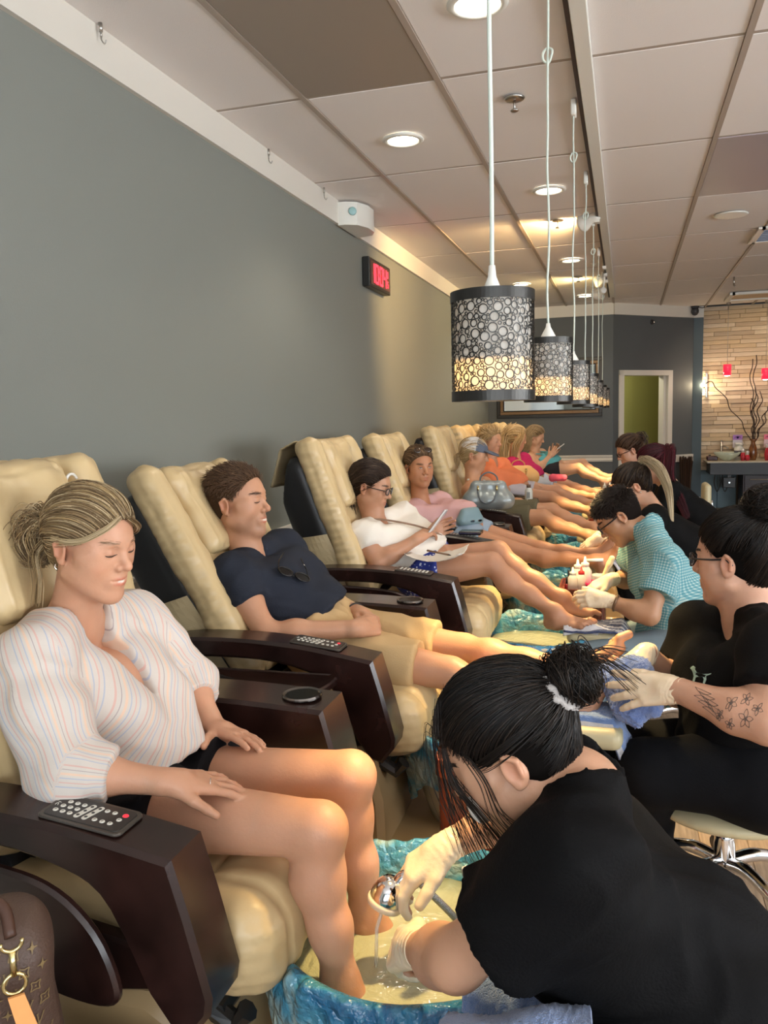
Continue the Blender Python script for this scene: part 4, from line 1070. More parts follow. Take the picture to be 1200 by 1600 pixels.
def cap_mesh(root, I, color, h=.0045, fnamp=.0015, name='hair_base', dirk=None, m=None, **kw):
    f = cap_field(I['T'], I['R'], I['s'], **kw); V, Q = mesh_field(f, h, rel=2)
    if len(V) == 0: return None
    o = link(name, np_mesh(V, Q, name, np.tile(np.array(color), (len(V), 1))), m or mat('hair_under', (.1, .1, .1), .95, attr=True, spec=.05), root); local(o, root); return o
def bundle(root, pts, N, spread, rad, pal, seed, name='hair_lock', m=None, wave=.0, tight=(1, 1, 1), kind=None, M=26):
    """a lock of strands following world control points; tight scales the spread along the way"""
    rng = np.random.default_rng(seed); C = np.array(catmull(pts, 8)); t = np.linspace(0, len(C)-1, M); B = np.stack([np.interp(t, np.arange(len(C)), C[:, i]) for i in range(3)], 1)
    tw = np.interp(np.linspace(0, 1, M), np.linspace(0, 1, len(tight)), tight)
    O = rng.normal(size=(N, 1, 3))*spread; O = np.clip(O, -2*spread, 2*spread)
    ph = rng.random((N, 1, 3))*6.28; tt = np.linspace(0, 1, M)[None, :, None]
    P = B[None]+O*tw[None, :, None]+wave*np.sin(tt*8+ph)*tw[None, :, None]
    return strands(P, rad*(.6+.8*rng.random(N)), np.clip(pick(pal, N, rng), 0, 1), name, root, m or hair_mat('hair_glossy'), kind=kind)
def short_hair(root, I, pal, seed=0, N=2200, rad=.0009, length=.035, comb=(-.8, 0, .45), lift=.35, hl=.0106, infl=.002, side_len=.45, M=6, nape=-.06, name='hair', m=None):
    T, R, s = I['T'], I['R'], I['s']; rng = np.random.default_rng(seed); out = []; nh = uv([.735, 0, -.676]); rr = []
    while len(out) < N:
        d = uv(rng.normal(size=3)); p = ELLC+(ELLR-.004+infl)*d
        if p@nh > hl or p[2] < nape: continue
        if abs(p[0]+.005) < .026 and abs(p[1]) > .05 and p[2] < .022: continue
        if p[2] < 0 and p[0] > -.02: continue
        n = uv(d/ELLR); g = np.array(comb, float); 
        top = np.clip((p[2]-.03)/.07, 0, 1)
        g = g*top+np.array([-.35, 0, -1.0])*(1-top)
        tg = uv(g-n*(g@n)+.18*rng.normal(size=3)); L_ = length*(side_len+(1-side_len)*top)*(.7+.5*rng.random())
        t = np.linspace(0, 1, M)[:, None]
        X = p+tg*L_*t+n*(lift*L_*(1-(1-t)**2)*(.4+.6*top)); 
        dd = (X-ELLC)/ELLR; q = np.linalg.norm(dd, axis=1)[:, None]; X = ELLC+(X-ELLC)*np.maximum(1, .985/q)
        out.append(X); rr.append(rad*(.7+.6*rng.random()))
    P = np.array(out); return strands(I['c']+(P*s)@R.T, np.array(rr)*s, np.clip(pick(pal, N, rng), 0, 1), name, root, m or hair_mat('hair_glossy'), taper=.7)
def glasses(root, I, name='glasses', col=(.01, .01, .012), r=.0022, y=.034, z=.008, w=.025, hgt=.017, parent_ears=True, lens=True):
    T = I['T']; g = G(); m = mat('frame_'+name, col, .3)
    for q in (-1, 1):
        pts = [T(.1075-.010*abs(math.cos(a))*0-(.006 if math.cos(a)*q > 0 else 0)*abs(math.cos(a)), q*y+w*.92*math.cos(a)*(abs(math.cos(a))**-.3 if abs(math.cos(a)) > .05 else 1)*.8, z+hgt*math.sin(a)) for a in np.linspace(0, 2*PI, 20, endpoint=False)]
        g.tube(pts, r*I['s'], 6, closed=True)
        g.tube([T(.1035, q*(y+w*.76), z+.006), T(.085, q*.070, z+.006), T(.03, q*.079, z+.006), T(-.008, q*.082, z+.008), T(-.026, q*.084, z-.008)], r*1.0*I['s'], 6)
    g.tube([T(.1095, -.010, z+.004), T(.113, 0, z+.007), T(.1095, .010, z+.004)], r*I['s'], 6)
    o = g.obj(name, m, root, True); local(o, root)
    if lens:
        g = G()
        for q in (-1, 1):
            b = len(g.V); n = 16
            for k in range(n): a = 2*PI*k/n; g.V.append(tuple(T(.1065, q*y+w*.72*math.cos(a), z+hgt*.93*math.sin(a))))
            g.F.append(tuple(range(b, b+n)))
        ml = mat('clear_lens', (.8, .85, .88), .03, alpha=.18, spec=.6); o2 = g.obj('lens', ml, root); local(o2, root); o2.parent = o; o2.matrix_parent_inverse = Matrix.Identity(4)
    return o
def face_lines(root, I, brow, lash=(.02, .012, .01), open_=False, n=70, brows=True):
    from mathutils.bvhtree import BVHTree
    body = [c for c in root.children if c.name.startswith('body')][0]
    bv = BVHTree.FromPolygons([v.co.copy() for v in body.data.vertices], [tuple(p.vertices) for p in body.data.polygons]); base = np.array(root.location); R = I['R']; fw = R[:, 0]; s = I['s']
    def hit(y, z, off=.0004):
        o = I['T'](.2, y, z)-base; h = bv.ray_cast(Vector(o), Vector(-fw)); return (np.array(h[0])+fw*off+base) if h[0] is not None else None
    rng = np.random.default_rng(3); P = []
    if brows:
        for q in (-1, 1):
            for k in range(n):
                u = rng.random(); y = q*(.014+.036*u); z = .0305+.006*math.sin(u*2.4)+.0035*rng.normal()*(1-.5*u); d = (q*.007, .0022*(1-1.6*u)); pts = [hit(y+d[0]*t, z+d[1]*t, .0003+.0008*t) for t in (0, .5, 1)]
                if all(p is not None for p in pts): P.append(pts)
        strands(P, .00042*s, pick([brow], len(P), rng), 'eyebrow_hairs', root, hair_mat('hair_glossy'), kind='stuff')
    g = G()
    for q in (-1, 1):
        pts = [hit(q*.031+.0145*t, (.0145 if open_ else .0030)+(.0 if open_ else -.001)-.0045*t*t*(1 if open_ else -1), .0005) for t in np.linspace(-1, 1, 9)]
        pts = [p for p in pts if p is not None]
        if len(pts) > 3: g.tube(pts, [.0003*s]+[.0010*s]*(len(pts)-2)+[.0005*s], 5)
    if g.V: o = g.obj('eyelashes', mat('lash_%d' % int(lash[0]*1000), lash, .7), root, True, kind='stuff'); local(o, root)
    return bv
# ------------------------------------------------------------------ cloth materials
def cloth(name, col, bump=.25, bscale=300, rough=.9, var=.06, sheen=0.0): return mat(name, col, rough, bump=bump, bscale=bscale, var=var, vscale=6, spec=.15, sheen=sheen)
def pattern_mat(name, kind):
    if name in MATS: return MATS[name]
    m = bpy.data.materials.new(name); m.use_nodes = True; nt = m.node_tree; b = nt.nodes['Principled BSDF']; L = nt.links; MATS[name] = m
    b.inputs['Roughness'].default_value = .85; b.inputs['Specular IOR Level'].default_value = .12
    a = nt.nodes.new('ShaderNodeAttribute'); a.attribute_name = 'Col'; sp = nt.nodes.new('ShaderNodeSeparateColor'); L.new(a.outputs['Color'], sp.inputs[0])
    def math_(op, x, y=None):
        n = nt.nodes.new('ShaderNodeMath'); n.operation = op
        for i, v in enumerate((x, y)):
            if v is None: continue
            if isinstance(v, (int, float)): n.inputs[i].default_value = v
            else: L.new(v, n.inputs[i])
        return n.outputs[0]
    def ramp(src, els, const=True):
        r = nt.nodes.new('ShaderNodeValToRGB'); r.color_ramp.interpolation = 'CONSTANT' if const else 'LINEAR'
        while len(r.color_ramp.elements) < len(els): r.color_ramp.elements.new(.5)
        for e, (p, c) in zip(r.color_ramp.elements, els): e.position = p; e.color = (*c, 1)
        L.new(src, r.inputs[0]); return r.outputs[0]
    if kind == 'stripe':
        fr = math_('FRACT', math_('MULTIPLY', sp.outputs[0], 1/.062))
        W1 = lin(202, 194, 186); P = lin(206, 172, 162); Bl = lin(172, 178, 192); O = lin(218, 190, 168); Gy = lin(168, 158, 156)
        els = [(0, W1), (.13, P), (.19, W1), (.30, Gy), (.325, W1), (.42, O), (.50, W1), (.58, Bl), (.615, W1), (.72, P), (.76, W1), (.86, Bl), (.90, W1)]
        L.new(ramp(fr, els), b.inputs['Base Color'])
    else:
        A = math_('FRACT', math_('MULTIPLY', sp.outputs[0], 1/.0115)); Bc = math_('FRACT', math_('MULTIPLY', sp.outputs[1], 1/.0115))
        a1 = math_('LESS_THAN', A, .42); b1 = math_('LESS_THAN', Bc, .42); s_ = math_('MULTIPLY', math_('ADD', a1, b1), .5)
        L.new(ramp(s_, [(0, lin(84, 138, 150)), (.4, lin(118, 162, 168)), (.9, lin(176, 194, 190))]), b.inputs['Base Color'])
    n = nt.nodes.new('ShaderNodeTexNoise'); n.inputs['Scale'].default_value = 40; tc = nt.nodes.new('ShaderNodeTexCoord'); L.new(tc.outputs['Object'], n.inputs[0])
    bp = nt.nodes.new('ShaderNodeBump'); bp.inputs['Strength'].default_value = .3; bp.inputs['Distance'].default_value = .004; L.new(n.outputs['Fac'], bp.inputs['Height']); L.new(bp.outputs[0], b.inputs['Normal'])
    return m
def garment_coords(J, I, sleeves=True, slant=0):
    def fn(V):
        l, up, c = I['l'], I['up'], I['pc']; a = (V-c)@l; b = (V-c)@up; a = a+.006*noise3(V, 3, 2)
        if slant: x_ = np.clip((.42-b)/.3, 0, 1); a = a*.8+slant*(.15*x_**2+np.maximum(0, .12-b))

        if sleeves:
            for q in 'LR':
                ch = [J['sh'+q], J['el'+q], J['wr'+q]]; best = np.full(len(V), 9.0)
                for s0, s1 in ((ch[0], ch[1]), (ch[1], ch[2])):
                    d = s1-s0; L2 = d@d; t = np.clip(((V-s0)@d)/L2, 0, 1); X = V-(s0+t[:, None]*d); dist = np.linalg.norm(X, axis=1)
                    ax = uv(d); e1 = uv(np.cross(ax, [0, .3, 1])); e2 = np.cross(ax, e1); an = np.arctan2(X@e2, X@e1)*.075; al = (V-s0)@ax
                    out = ((V-J['sh'+q])@(l*(1 if q == 'L' else -1)) > .0) | (((V-J['sh'+q])@up) < -.07)
                    m = (dist < .085) & (dist < best) & out & (((V-I['ch'])@(l*(1 if q == 'L' else -1))) > .125)
                    a = np.where(m, an+.4, a); b = np.where(m, al, b); best = np.where(m, dist, best)
        return np.stack([a+1, b+1, np.zeros(len(a))], 1)
    return fn
BROW = lambda col, a=.8: ((.092, .034, .0340), (.026, .021, .0055), col, .2, True, a)
LASH = lambda col, a=.95: ((.090, .032, .0040), (.024, .0165, .0034), col, .2, True, a)
EYES = [((.0925, .031, .0095), (.008, .0115, .0048), (.72, .68, .62), .5, True, 1), ((.0925, .031, .0097), (.009, .0052, .0052), (.06, .04, .03), .5, True, 1), ((.092, .031, .0145), (.012, .0145, .0022), (.03, .02, .02), .2, True, .9)]
def D(px, py, y): return py_(px, py, y)
def hand_between(J, q, tgt): return uv(np.array(tgt)-J['wr'+q])

# ---- 1: the blonde woman in the striped blouse -------------------------------------------------
y0 = 1.44
J = dict(hd=D(143, 853, 1.385), nb=D(108, 965, 1.41), shR=D(42, 1030, 1.25), shL=D(205, 968, 1.60), elR=D(105, 1205, 1.17), wrR=D(262, 1222, 1.23), elL=D(290, 1058, 1.66), wrL=D(338, 1140, 1.57),
         hiR=D(170, 1262, 1.33), hiL=D(245, 1218, 1.55), knR=D(500, 1296, 1.30), knL=D(548, 1212, 1.47), anR=D(532, 1548, 1.30), anL=D(572, 1436, 1.50), base=.6)
Hd = frame(uv((.97, -.15, -.20)), (.05, -.03, 1))
SK1 = (.56, .295, .185)
root, J, I = person('person', 'blonde woman in a striped blouse and black shorts looking down at her legs', J, SK1, s=.875, w=.93, head=Hd, jaw=.95, smile=.3, bust=.4, h=.0065, hf=.0026, limbw=.97, armw=.97,
    hands=[dict(q='R', d=D(310, 1222, 1.27)-J['wrR'], n=(-.1, -.35, 1), side=(.2, -1, 0), curl=(.14, .16, .18, .16), thumb=(.55, .2), spread=.13), dict(q='L', d=D(385, 1152, 1.53)-J['wrL'], n=(.0, .3, 1), side=(0, -1, -.3), curl=(.12, .12, .14, .15), thumb=(.75, .2), spread=.08)],
    feet=[dict(q='R', d=(1, -.1, -.12), u=(.1, 0, 1), side=(0, 1, 0)), dict(q='L', d=(1, .1, -.12), u=(.1, 0, 1), side=(0, -1, 0))],
    blobs=[BROW((.30, .18, .11), .6), LASH((.05, .03, .02)), ((.0905, .031, .009), (.010, .014, .006), (.52, .26, .18), .1, True, .6)])
bvh1 = face_lines(root, I, (.27, .17, .10), (.03, .018, .012), n=42)
BL1 = [(.36, .25, .12), (.22, .145, .072), (.55, .43, .26), (.14, .09, .045), (.28, .19, .10)]
cap_mesh(root, I, (.17, .115, .062), hl=.006, infl=.002)
kn = (-.105, -.028, .005)
pulled_hair(root, I, kn, BL1, 3, N=2600, rad=.0009, hl=.011, infl=.004, lift=.009)
T = I['T']
bundle(root, [T(-.098, -.02, .012), T(-.135, -.035, .028), T(-.155, -.042, -.005), T(-.138, -.04, -.045), T(-.11, -.035, -.062)], 420, .011, .0007, BL1, 4, name='bun', tight=(.5, 1.3, 1.5, 1.1, .5))
bundle(root, [T(-.102, -.02, .03), T(-.145, -.02, .045), T(-.165, -.03, .0), T(-.13, -.03, -.055), T(-.105, -.03, -.03)], 300, .010, .0007, BL1, 5, name='bun', tight=(.5, 1.3, 1.5, 1.1, .5))
bundle(root, [T(-.10, -.03, .0), T(-.11, -.06, -.04), T(-.08, -.075, -.09), T(-.085, -.07, -.15)], 26, .005, .0006, BL1, 6, name='loose_wisp')
bundle(root, [T(.088, -.012, .092), T(.085, -.045, .070), T(.050, -.076, .040), T(.012, -.088, .030), T(-.03, -.088, .028)], 34, .0028, .0008, [(.55, .43, .27), (.48, .36, .2)], 7, name='front_strand')
bundle(root, [T(.092, .012, .088), T(.090, .045, .066), T(.060, .074, .040), T(.02, .084, .02)], 34, .0028, .0008, BL1, 8, name='front_strand')
G().tube([T(-.014, -.0895, -.029), T(-.015, -.091, -.037), T(-.009, -.0905, -.041)], .0012, 6).obj('earring', mat('silver', (.8, .78, .74), .15, metal=1), root, True)
o = bpy.data.objects['earring']; local(o, root); o['label'] = 'small silver earring'
# blouse
f = Fld(); up, l, fr, pc, ch, mid = torso(f, J, .93, .018, .4, .15)
f.cap(mid+fr*.05-up*.03, pc+fr*.07+up*.02, .10, .105, .06)
tf = Fld(); tf.sub_field(f)
tf.cut(pc+up*.065, -up)
for q, sg in (('L', 1), ('R', -1)):
    g_ = Fld(); sh, el, wr = J['sh'+q], J['el'+q], J['wr'+q]
    g_.cap(sh, el*.5+sh*.5+np.array([0, 0, -.008]), .064, .066, .04).cap(el*.5+sh*.5+np.array([0, 0, -.008]), el+np.array([.0, 0, -.006]), .066, .064, .04).cap(el+np.array([.0, 0, -.006]), el+(wr-el)*.42, .060, .050, .03)
    g_.cut(el+(wr-el)*.33, wr-el)
    e = el+(wr-el)*.32; g_.cap(e-uv(wr-el)*.018, e+uv(wr-el)*.016, .0515, .0515, .008); g_.cut(e+uv(wr-el)*.022, wr-el)
    tf.sub_field(g_, .03)
vneck(tf, J['nb']+l*.0, fr, up, l, .070, .185, .018)
wf = folds(9, .0085, [uv(l*.4+up), uv(l-up*.6), uv(fr+up)], 4)
garment(root, 'blouse', tf, pattern_mat('striped_blouse_cotton', 'stripe'), .0062, fn=lambda V: wf(V)+.004*noise3(V, 4, 8), cols=garment_coords(J, I, slant=.9), label='white blouse with thin pink and blue stripes')
# black shorts
f = Fld(); torso(f, J, .95, .010, 0, 0); 
for q in 'LR': f.cap(J['hi'+q], J['hi'+q]*.62+J['kn'+q]*.38, .106, .096, .05)
f.cut(pc+up*.07, up)
for q in 'LR': pass
f.cut(J['hiR']*.70+J['knR']*.30, J['knR']-J['hiR'])
garment(root, 'shorts', f, cloth('black_shorts_cloth', (.008, .008, .01)), .008, fn=folds(8, .004, [(1, 0, .3), (0, 1, 0)], 3))
# ring on her hand
d_ = uv(ray(329, 1224)); h_ = bvh1.ray_cast(Vector(EYE-np.array(root.location)), Vector(d_))
if h_[0] is not None:
    ax_ = uv(D(385, 1220, 1.29)-D(300, 1222, 1.25)); c_ = np.array(h_[0])+d_*.0075; e1 = uv(np.cross(ax_, d_)); e2 = np.cross(ax_, e1)
    G().tube([c_+.0092*(math.cos(t)*e1+math.sin(t)*e2) for t in np.linspace(0, 2*PI, 20, endpoint=False)], .0009, 6, closed=True).obj('ring', MATS['silver'], root, True)
# ---- 2: the man ---------------------------------------------------------------------------------
J = dict(hd=D(373, 787, 2.49), nb=D(384, 868, 2.50), shR=D(362, 898, 2.33), shL=D(446, 858, 2.70), elR=D(418, 992, 2.26), wrR=D(556, 982, 2.34), elL=D(512, 945, 2.74), wrL=D(560, 958, 2.60),
         hiR=D(500, 1012, 2.42), hiL=D(520, 985, 2.66), knR=D(704, 1052, 2.40), knL=D(724, 1014, 2.60), anR=D(893, 1100, 2.30), anL=D(893, 1046, 2.46), base=.6)
Hd = frame(uv((.99, -.03, .05)), (-.07, 0, 1)); SK2 = (.53, .275, .165)
root, J, I = person('person', 'smiling bearded man in navy tee and khaki shorts, reclining in his chair', J, SK2, s=.97, w=1.0, head=Hd, jaw=1.06, smile=1, h=.007, hf=.0028, limbw=.92, armw=1.02,
    hands=[dict(q='R', d=D(598, 976, 2.44)-J['wrR'], n=(.1, -.75, .6), side=(.3, .2, 1), curl=(.9, .9, .9, .9), thumb=(.2, .5), spread=.03), dict(q='L', d=D(600, 972, 2.50)-J['wrL'], n=(.2, .3, .9), side=(0, -1, .2), curl=(.8, .8, .85, .9), thumb=(.2, .5), spread=.03)],
    feet=[dict(q='R', d=(.45, .25, .86), u=(-.9, 0, .3), side=(0, 1, 0)), dict(q='L', d=(.62, .15, .77), u=(-.9, -.1, .4), side=(0, -1, 0), s=1.12)],
    blobs=[BROW((.12, .065, .035), .85), LASH((.05, .03, .02)), ((.05, .045, -.07), (.065, .042, .046), (.20, .115, .075), .1, True, .6), ((.08, 0, -.09), (.04, .05, .03), (.19, .11, .07), .1, False, .6), ((.108, 0, -.046), (.02, .025, .0055), (.32, .18, .12), .2, False, .5)]+EYES[:0])
face_lines(root, I, (.06, .032, .02), (.02, .012, .01))
BR = [(.10, .056, .03), (.065, .036, .02), (.15, .085, .045), (.12, .066, .038)]
cap_mesh(root, I, (.06, .034, .019), hl=-.004, infl=.001, nape=-.075)
short_hair(root, I, BR, 2, N=7500, rad=.0008, length=.026, comb=(-.75, -.3, .3), lift=.16, hl=.0, nape=-.075, infl=.003)
f = Fld(); up, l, fr, pc, ch, mid = torso(f, J, 1.0, .013, 0, .1); tf = Fld(); tf.sub_field(f); tf.cut(pc+up*.07, -up)
for q in 'LR': tf.sub_field(sleeve(J['sh'+q], J['el'+q], .50, .066, .060), .03)
nk = J['nb']; vneck(tf, nk, fr, up, l, .044, .085)
wf = folds(8, .0095, [uv(l*.3+up), uv(up-fr), uv(l+up)], 14)
garment(root, 'tee_shirt', tf, cloth('navy_jersey', lin(42, 46, 56)), .0065, fn=wf)
f = Fld(); torso(f, J, 1.0, .012, 0, 0)
for q in 'LR': f.cap(J['hi'+q], J['hi'+q]*.18+J['kn'+q]*.82, .098, .083, .05)
f.cut(pc+up*.09, up); f.cut(J['hiR']*.24+J['knR']*.76, J['knR']-J['hiR'])
garment(root, 'shorts', f, cloth('khaki_cotton', lin(196, 166, 122)), .0075, fn=folds(10, .007, [(1, 0, .3), (.3, 1, .2)], 6))
g = G(); a = uv(J['wrL']-J['elL']); e1 = uv(np.cross(a, (0, 0, 1))); e2 = np.cross(a, e1); p = J['wrL']-a*.02
g.tube([p+.031*(math.cos(t)*e1+math.sin(t)*e2) for t in np.linspace(0, 2*PI, 20, endpoint=False)], .004, 6, closed=True); o = g.obj('bracelet', mat('dark_cord', (.03, .025, .02), .6), root, True); local(o, root)
man_ch, man_fr, man_up, man_l = ch, fr, up, l
# ---- 3: woman with glasses ----------------------------------------------------------------------
J = dict(hd=D(579, 762, 3.62), nb=D(582, 816, 3.62), shR=D(566, 838, 3.46), shL=D(630, 806, 3.80), elR=D(590, 880, 3.42), wrR=D(652, 842, 3.52), elL=D(652, 858, 3.80), wrL=D(668, 838, 3.64),
         hiR=D(652, 896, 3.58), hiL=D(668, 880, 3.80), knR=D(768, 880, 3.58), knL=D(778, 862, 3.76), anR=D(868, 960, 3.52), anL=D(880, 938, 3.66), base=.6)
Hd = frame(uv((.97, -.02, -.26)), (.05, 0, 1)); SK3 = (.46, .235, .14)
root, J, I = person('person', 'dark-haired woman with glasses and white tee holding a phone', J, SK3, s=.90, w=.95, head=Hd, jaw=.95, bust=.35, belly=.3, h=.0085, hf=.0034, limbw=1.0,
    hands=[dict(q='R', d=D(676, 826, 3.62)-J['wrR'], n=(-.3, -.8, .2), side=(0, .3, 1), curl=(.5, .55, .6, .6), thumb=(.2, .3), spread=.05), dict(q='L', d=D(690, 826, 3.70)-J['wrL'], n=(0, .9, .1), side=(0, 0, 1), curl=(.5, .5, .5, .5), thumb=(.2, .3), spread=.05)],
    feet=[dict(q='R', d=(.96, -.1, .12), u=(-.1, 0, 1), side=(0, 1, .1), toe=.1), dict(q='L', d=(.96, .0, -.02), u=(0, 0, 1), side=(0, -1, .1), toe=.1)],
    blobs=[BROW((.06, .035, .02), .8), LASH((.04, .02, .02))])
face_lines(root, I, (.04, .025, .018), (.02, .012, .01))
DK = [(.028, .016, .011), (.045, .025, .016), (.018, .011, .008), (.07, .045, .03)]
cap_mesh(root, I, (.025, .015, .010), hl=.003, infl=.005)
pulled_hair(root, I, (-.10, 0, -.035), DK, 5, N=1600, rad=.0012, hl=.008, infl=.006, lift=.012)
T = I['T']
bundle(root, [T(-.07, -.03, .03), T(-.11, -.03, -.01), T(-.10, -.03, -.07), T(-.075, -.04, -.12)], 130, .018, .0014, DK, 9)
0 and bundle(root, [T(.075, .0, .105), T(.075, -.04, .095), T(.045, -.075, .065), T(.0, -.092, .045), T(-.05, -.085, .02)], 60, .005, .0010, [(.06, .038, .025), (.10, .07, .045)], 10, name='side_fringe')
glasses(root, I, 'glasses', (.012, .01, .012), .0026)
f = Fld(); up, l, fr, pc, ch, mid = torso(f, J, .95, .013, .35, .35); tf = Fld(); tf.sub_field(f); tf.cut(pc+up*.02, -up)
for q in 'LR': tf.sub_field(sleeve(J['sh'+q], J['el'+q], .42, .066, .060), .03)
nk = J['nb']; vneck(tf, nk, fr, up, l, .048, .12)
garment(root, 'tee_shirt', tf, cloth('white_jersey', lin(226, 220, 210)), .0085, fn=folds(9, .009, [uv(l*.3+up), uv(up-fr)], 24))
g = G(); pts = [nk+l*(-.06)+up*.015-fr*.03, nk-l*.05+fr*.05+up*.0, ch-l*.02+fr*.135+up*.03, ch+l*.05+fr*.15-up*.08, mid+l*.12+fr*.11-up*.02]
g.tube(catmull(pts, 6), .005, 6); o = g.obj('bag_strap', mat('tan_strap', lin(140, 112, 92), .6), root, True); local(o, root)
f = Fld(); torso(f, J, .95, .010, 0, 0)
for q in 'LR': f.cap(J['hi'+q], J['hi'+q]*.6+J['kn'+q]*.4, .10, .090, .05)
f.cut(pc+up*.08, up); f.cut(J['hiR']*.68+J['knR']*.32, J['knR']-J['hiR'])
mb = mat('blue_white_print', (.02, .05, .30), .8, bump=.1); nt = mb.node_tree; vv = nt.nodes.new('ShaderNodeTexVoronoi'); vv.inputs['Scale'].default_value = 60; rr_ = nt.nodes.new('ShaderNodeValToRGB'); rr_.color_ramp.elements[0].position = .25; rr_.color_ramp.elements[0].color = (.6, .65, .75, 1); rr_.color_ramp.elements[1].position = .3; rr_.color_ramp.elements[1].color = (.015, .03, .22, 1); tcc = nt.nodes.new('ShaderNodeTexCoord')
nt.links.new(tcc.outputs['Object'], vv.inputs['Vector']); nt.links.new(vv.outputs['Distance'], rr_.inputs[0]); nt.links.new(rr_.outputs[0], nt.nodes['Principled BSDF'].inputs['Base Color'])
garment(root, 'shorts', f, mb, .010, fn=folds(8, .004, [(1, 0, .3), (0, 1, 0)], 3))
# ---- 4: woman in the pink tee -------------------------------------------------------------------
J = dict(hd=D(655, 731, 4.64), nb=D(652, 786, 4.68), shR=D(636, 806, 4.52), shL=D(688, 786, 4.86), elR=D(647, 838, 4.52), wrR=D(688, 812, 4.62), elL=D(712, 812, 5.02), wrL=D(706, 802, 4.82),
         hiR=D(718, 838, 4.62), hiL=D(728, 828, 4.84), knR=D(818, 864, 4.58), knL=D(815, 850, 4.78), anR=D(935, 878, 4.48), anL=D(925, 868, 4.66), base=.6)
Hd = frame(uv((.62, -.76, -.06)), (-.10, .06, 1)); SK4 = (.46, .215, .115)
root, J, I = person('person', 'tanned woman in a dusty pink tee with sunglasses on her head', J, SK4, s=.93, w=.98, head=Hd, jaw=.98, bust=.35, belly=.6, h=.009, hf=.0036, limbw=.95,
    hands=[dict(q='R', d=D(704, 800, 4.70)-J['wrR'], n=(.1, -.6, .7), side=(0, .3, 1), curl=(.6, .6, .6, .6), thumb=(.3, .3), spread=.05), dict(q='L', d=D(697, 796, 4.70)-J['wrL'], n=(.3, -.2, .9), side=(0, -.2, 1), curl=(.6, .6, .7, .7), thumb=(.2, .3), spread=.05)],
    feet=[dict(q='R', d=(.5, .1, .86), u=(-.8, 0, .5), side=(0, 1, .1)), dict(q='L', d=(.5, .1, .86), u=(-.8, 0, .5), side=(0, -1, .1))],
    blobs=[BROW((.14, .08, .045), .7)]+EYES)
face_lines(root, I, (.10, .06, .035), (.02, .012, .01), True)
BR4 = [(.12, .07, .038), (.18, .11, .06), (.08, .045, .025), (.25, .17, .10)]
cap_mesh(root, I, (.09, .055, .03), hl=.002, infl=.004)
pulled_hair(root, I, (-.10, 0, -.02), BR4, 6, N=1300, rad=.0012, hl=.007, infl=.005, lift=.008)
T = I['T']
0 and bundle(root, [T(.07, .03, .10), T(.07, .068, .07), T(.045, .088, .02), T(.02, .085, -.03)], 50, .004, .0010, BR4, 10, name='side_fringe')
f2 = Fld(); Rg = frame(I['R']@uv((.80, 0, .60)), I['R']@uv((-.6, 0, .8)))
for q in (-1, 1): f2.ell(T(.060, q*.034, .118), np.array([.006, .030, .020])*I['s'], Rg, .003).cap(T(.050, q*.066, .108), T(-.02, q*.084, .050), .003, .003, .003)
f2.cap(T(.063, -.008, .120), T(.063, .008, .120), .003, .003, .002)
garment(root, 'sunglasses', f2, mat('brown_lens', (.035, .02, .012), .12, spec=.7), .0035, label='brown sunglasses pushed up on her hair')
f = Fld(); up, l, fr, pc, ch, mid = torso(f, J, .98, .014, .35, .7); tf = Fld(); tf.sub_field(f); tf.cut(pc+up*.02, -up)
for q in 'LR': tf.sub_field(sleeve(J['sh'+q], J['el'+q], .48, .070, .064), .03)
nk = J['nb']; vneck(tf, nk, fr, up, l, .046, .12)
garment(root, 'tee_shirt', tf, cloth('dusty_pink_jersey', lin(196, 156, 156)), .009, fn=folds(8, .010, [uv(l*.3+up), uv(up-fr)], 34))
f = Fld(); torso(f, J, .98, .010, 0, 0)
for q in 'LR': f.cap(J['hi'+q], J['hi'+q]*.6+J['kn'+q]*.4, .10, .090, .05)
f.cut(pc+up*.08, up); f.cut(J['hiR']*.68+J['knR']*.32, J['knR']-J['hiR'])
garment(root, 'shorts', f, cloth('pale_denim', lin(140, 156, 172)), .011)
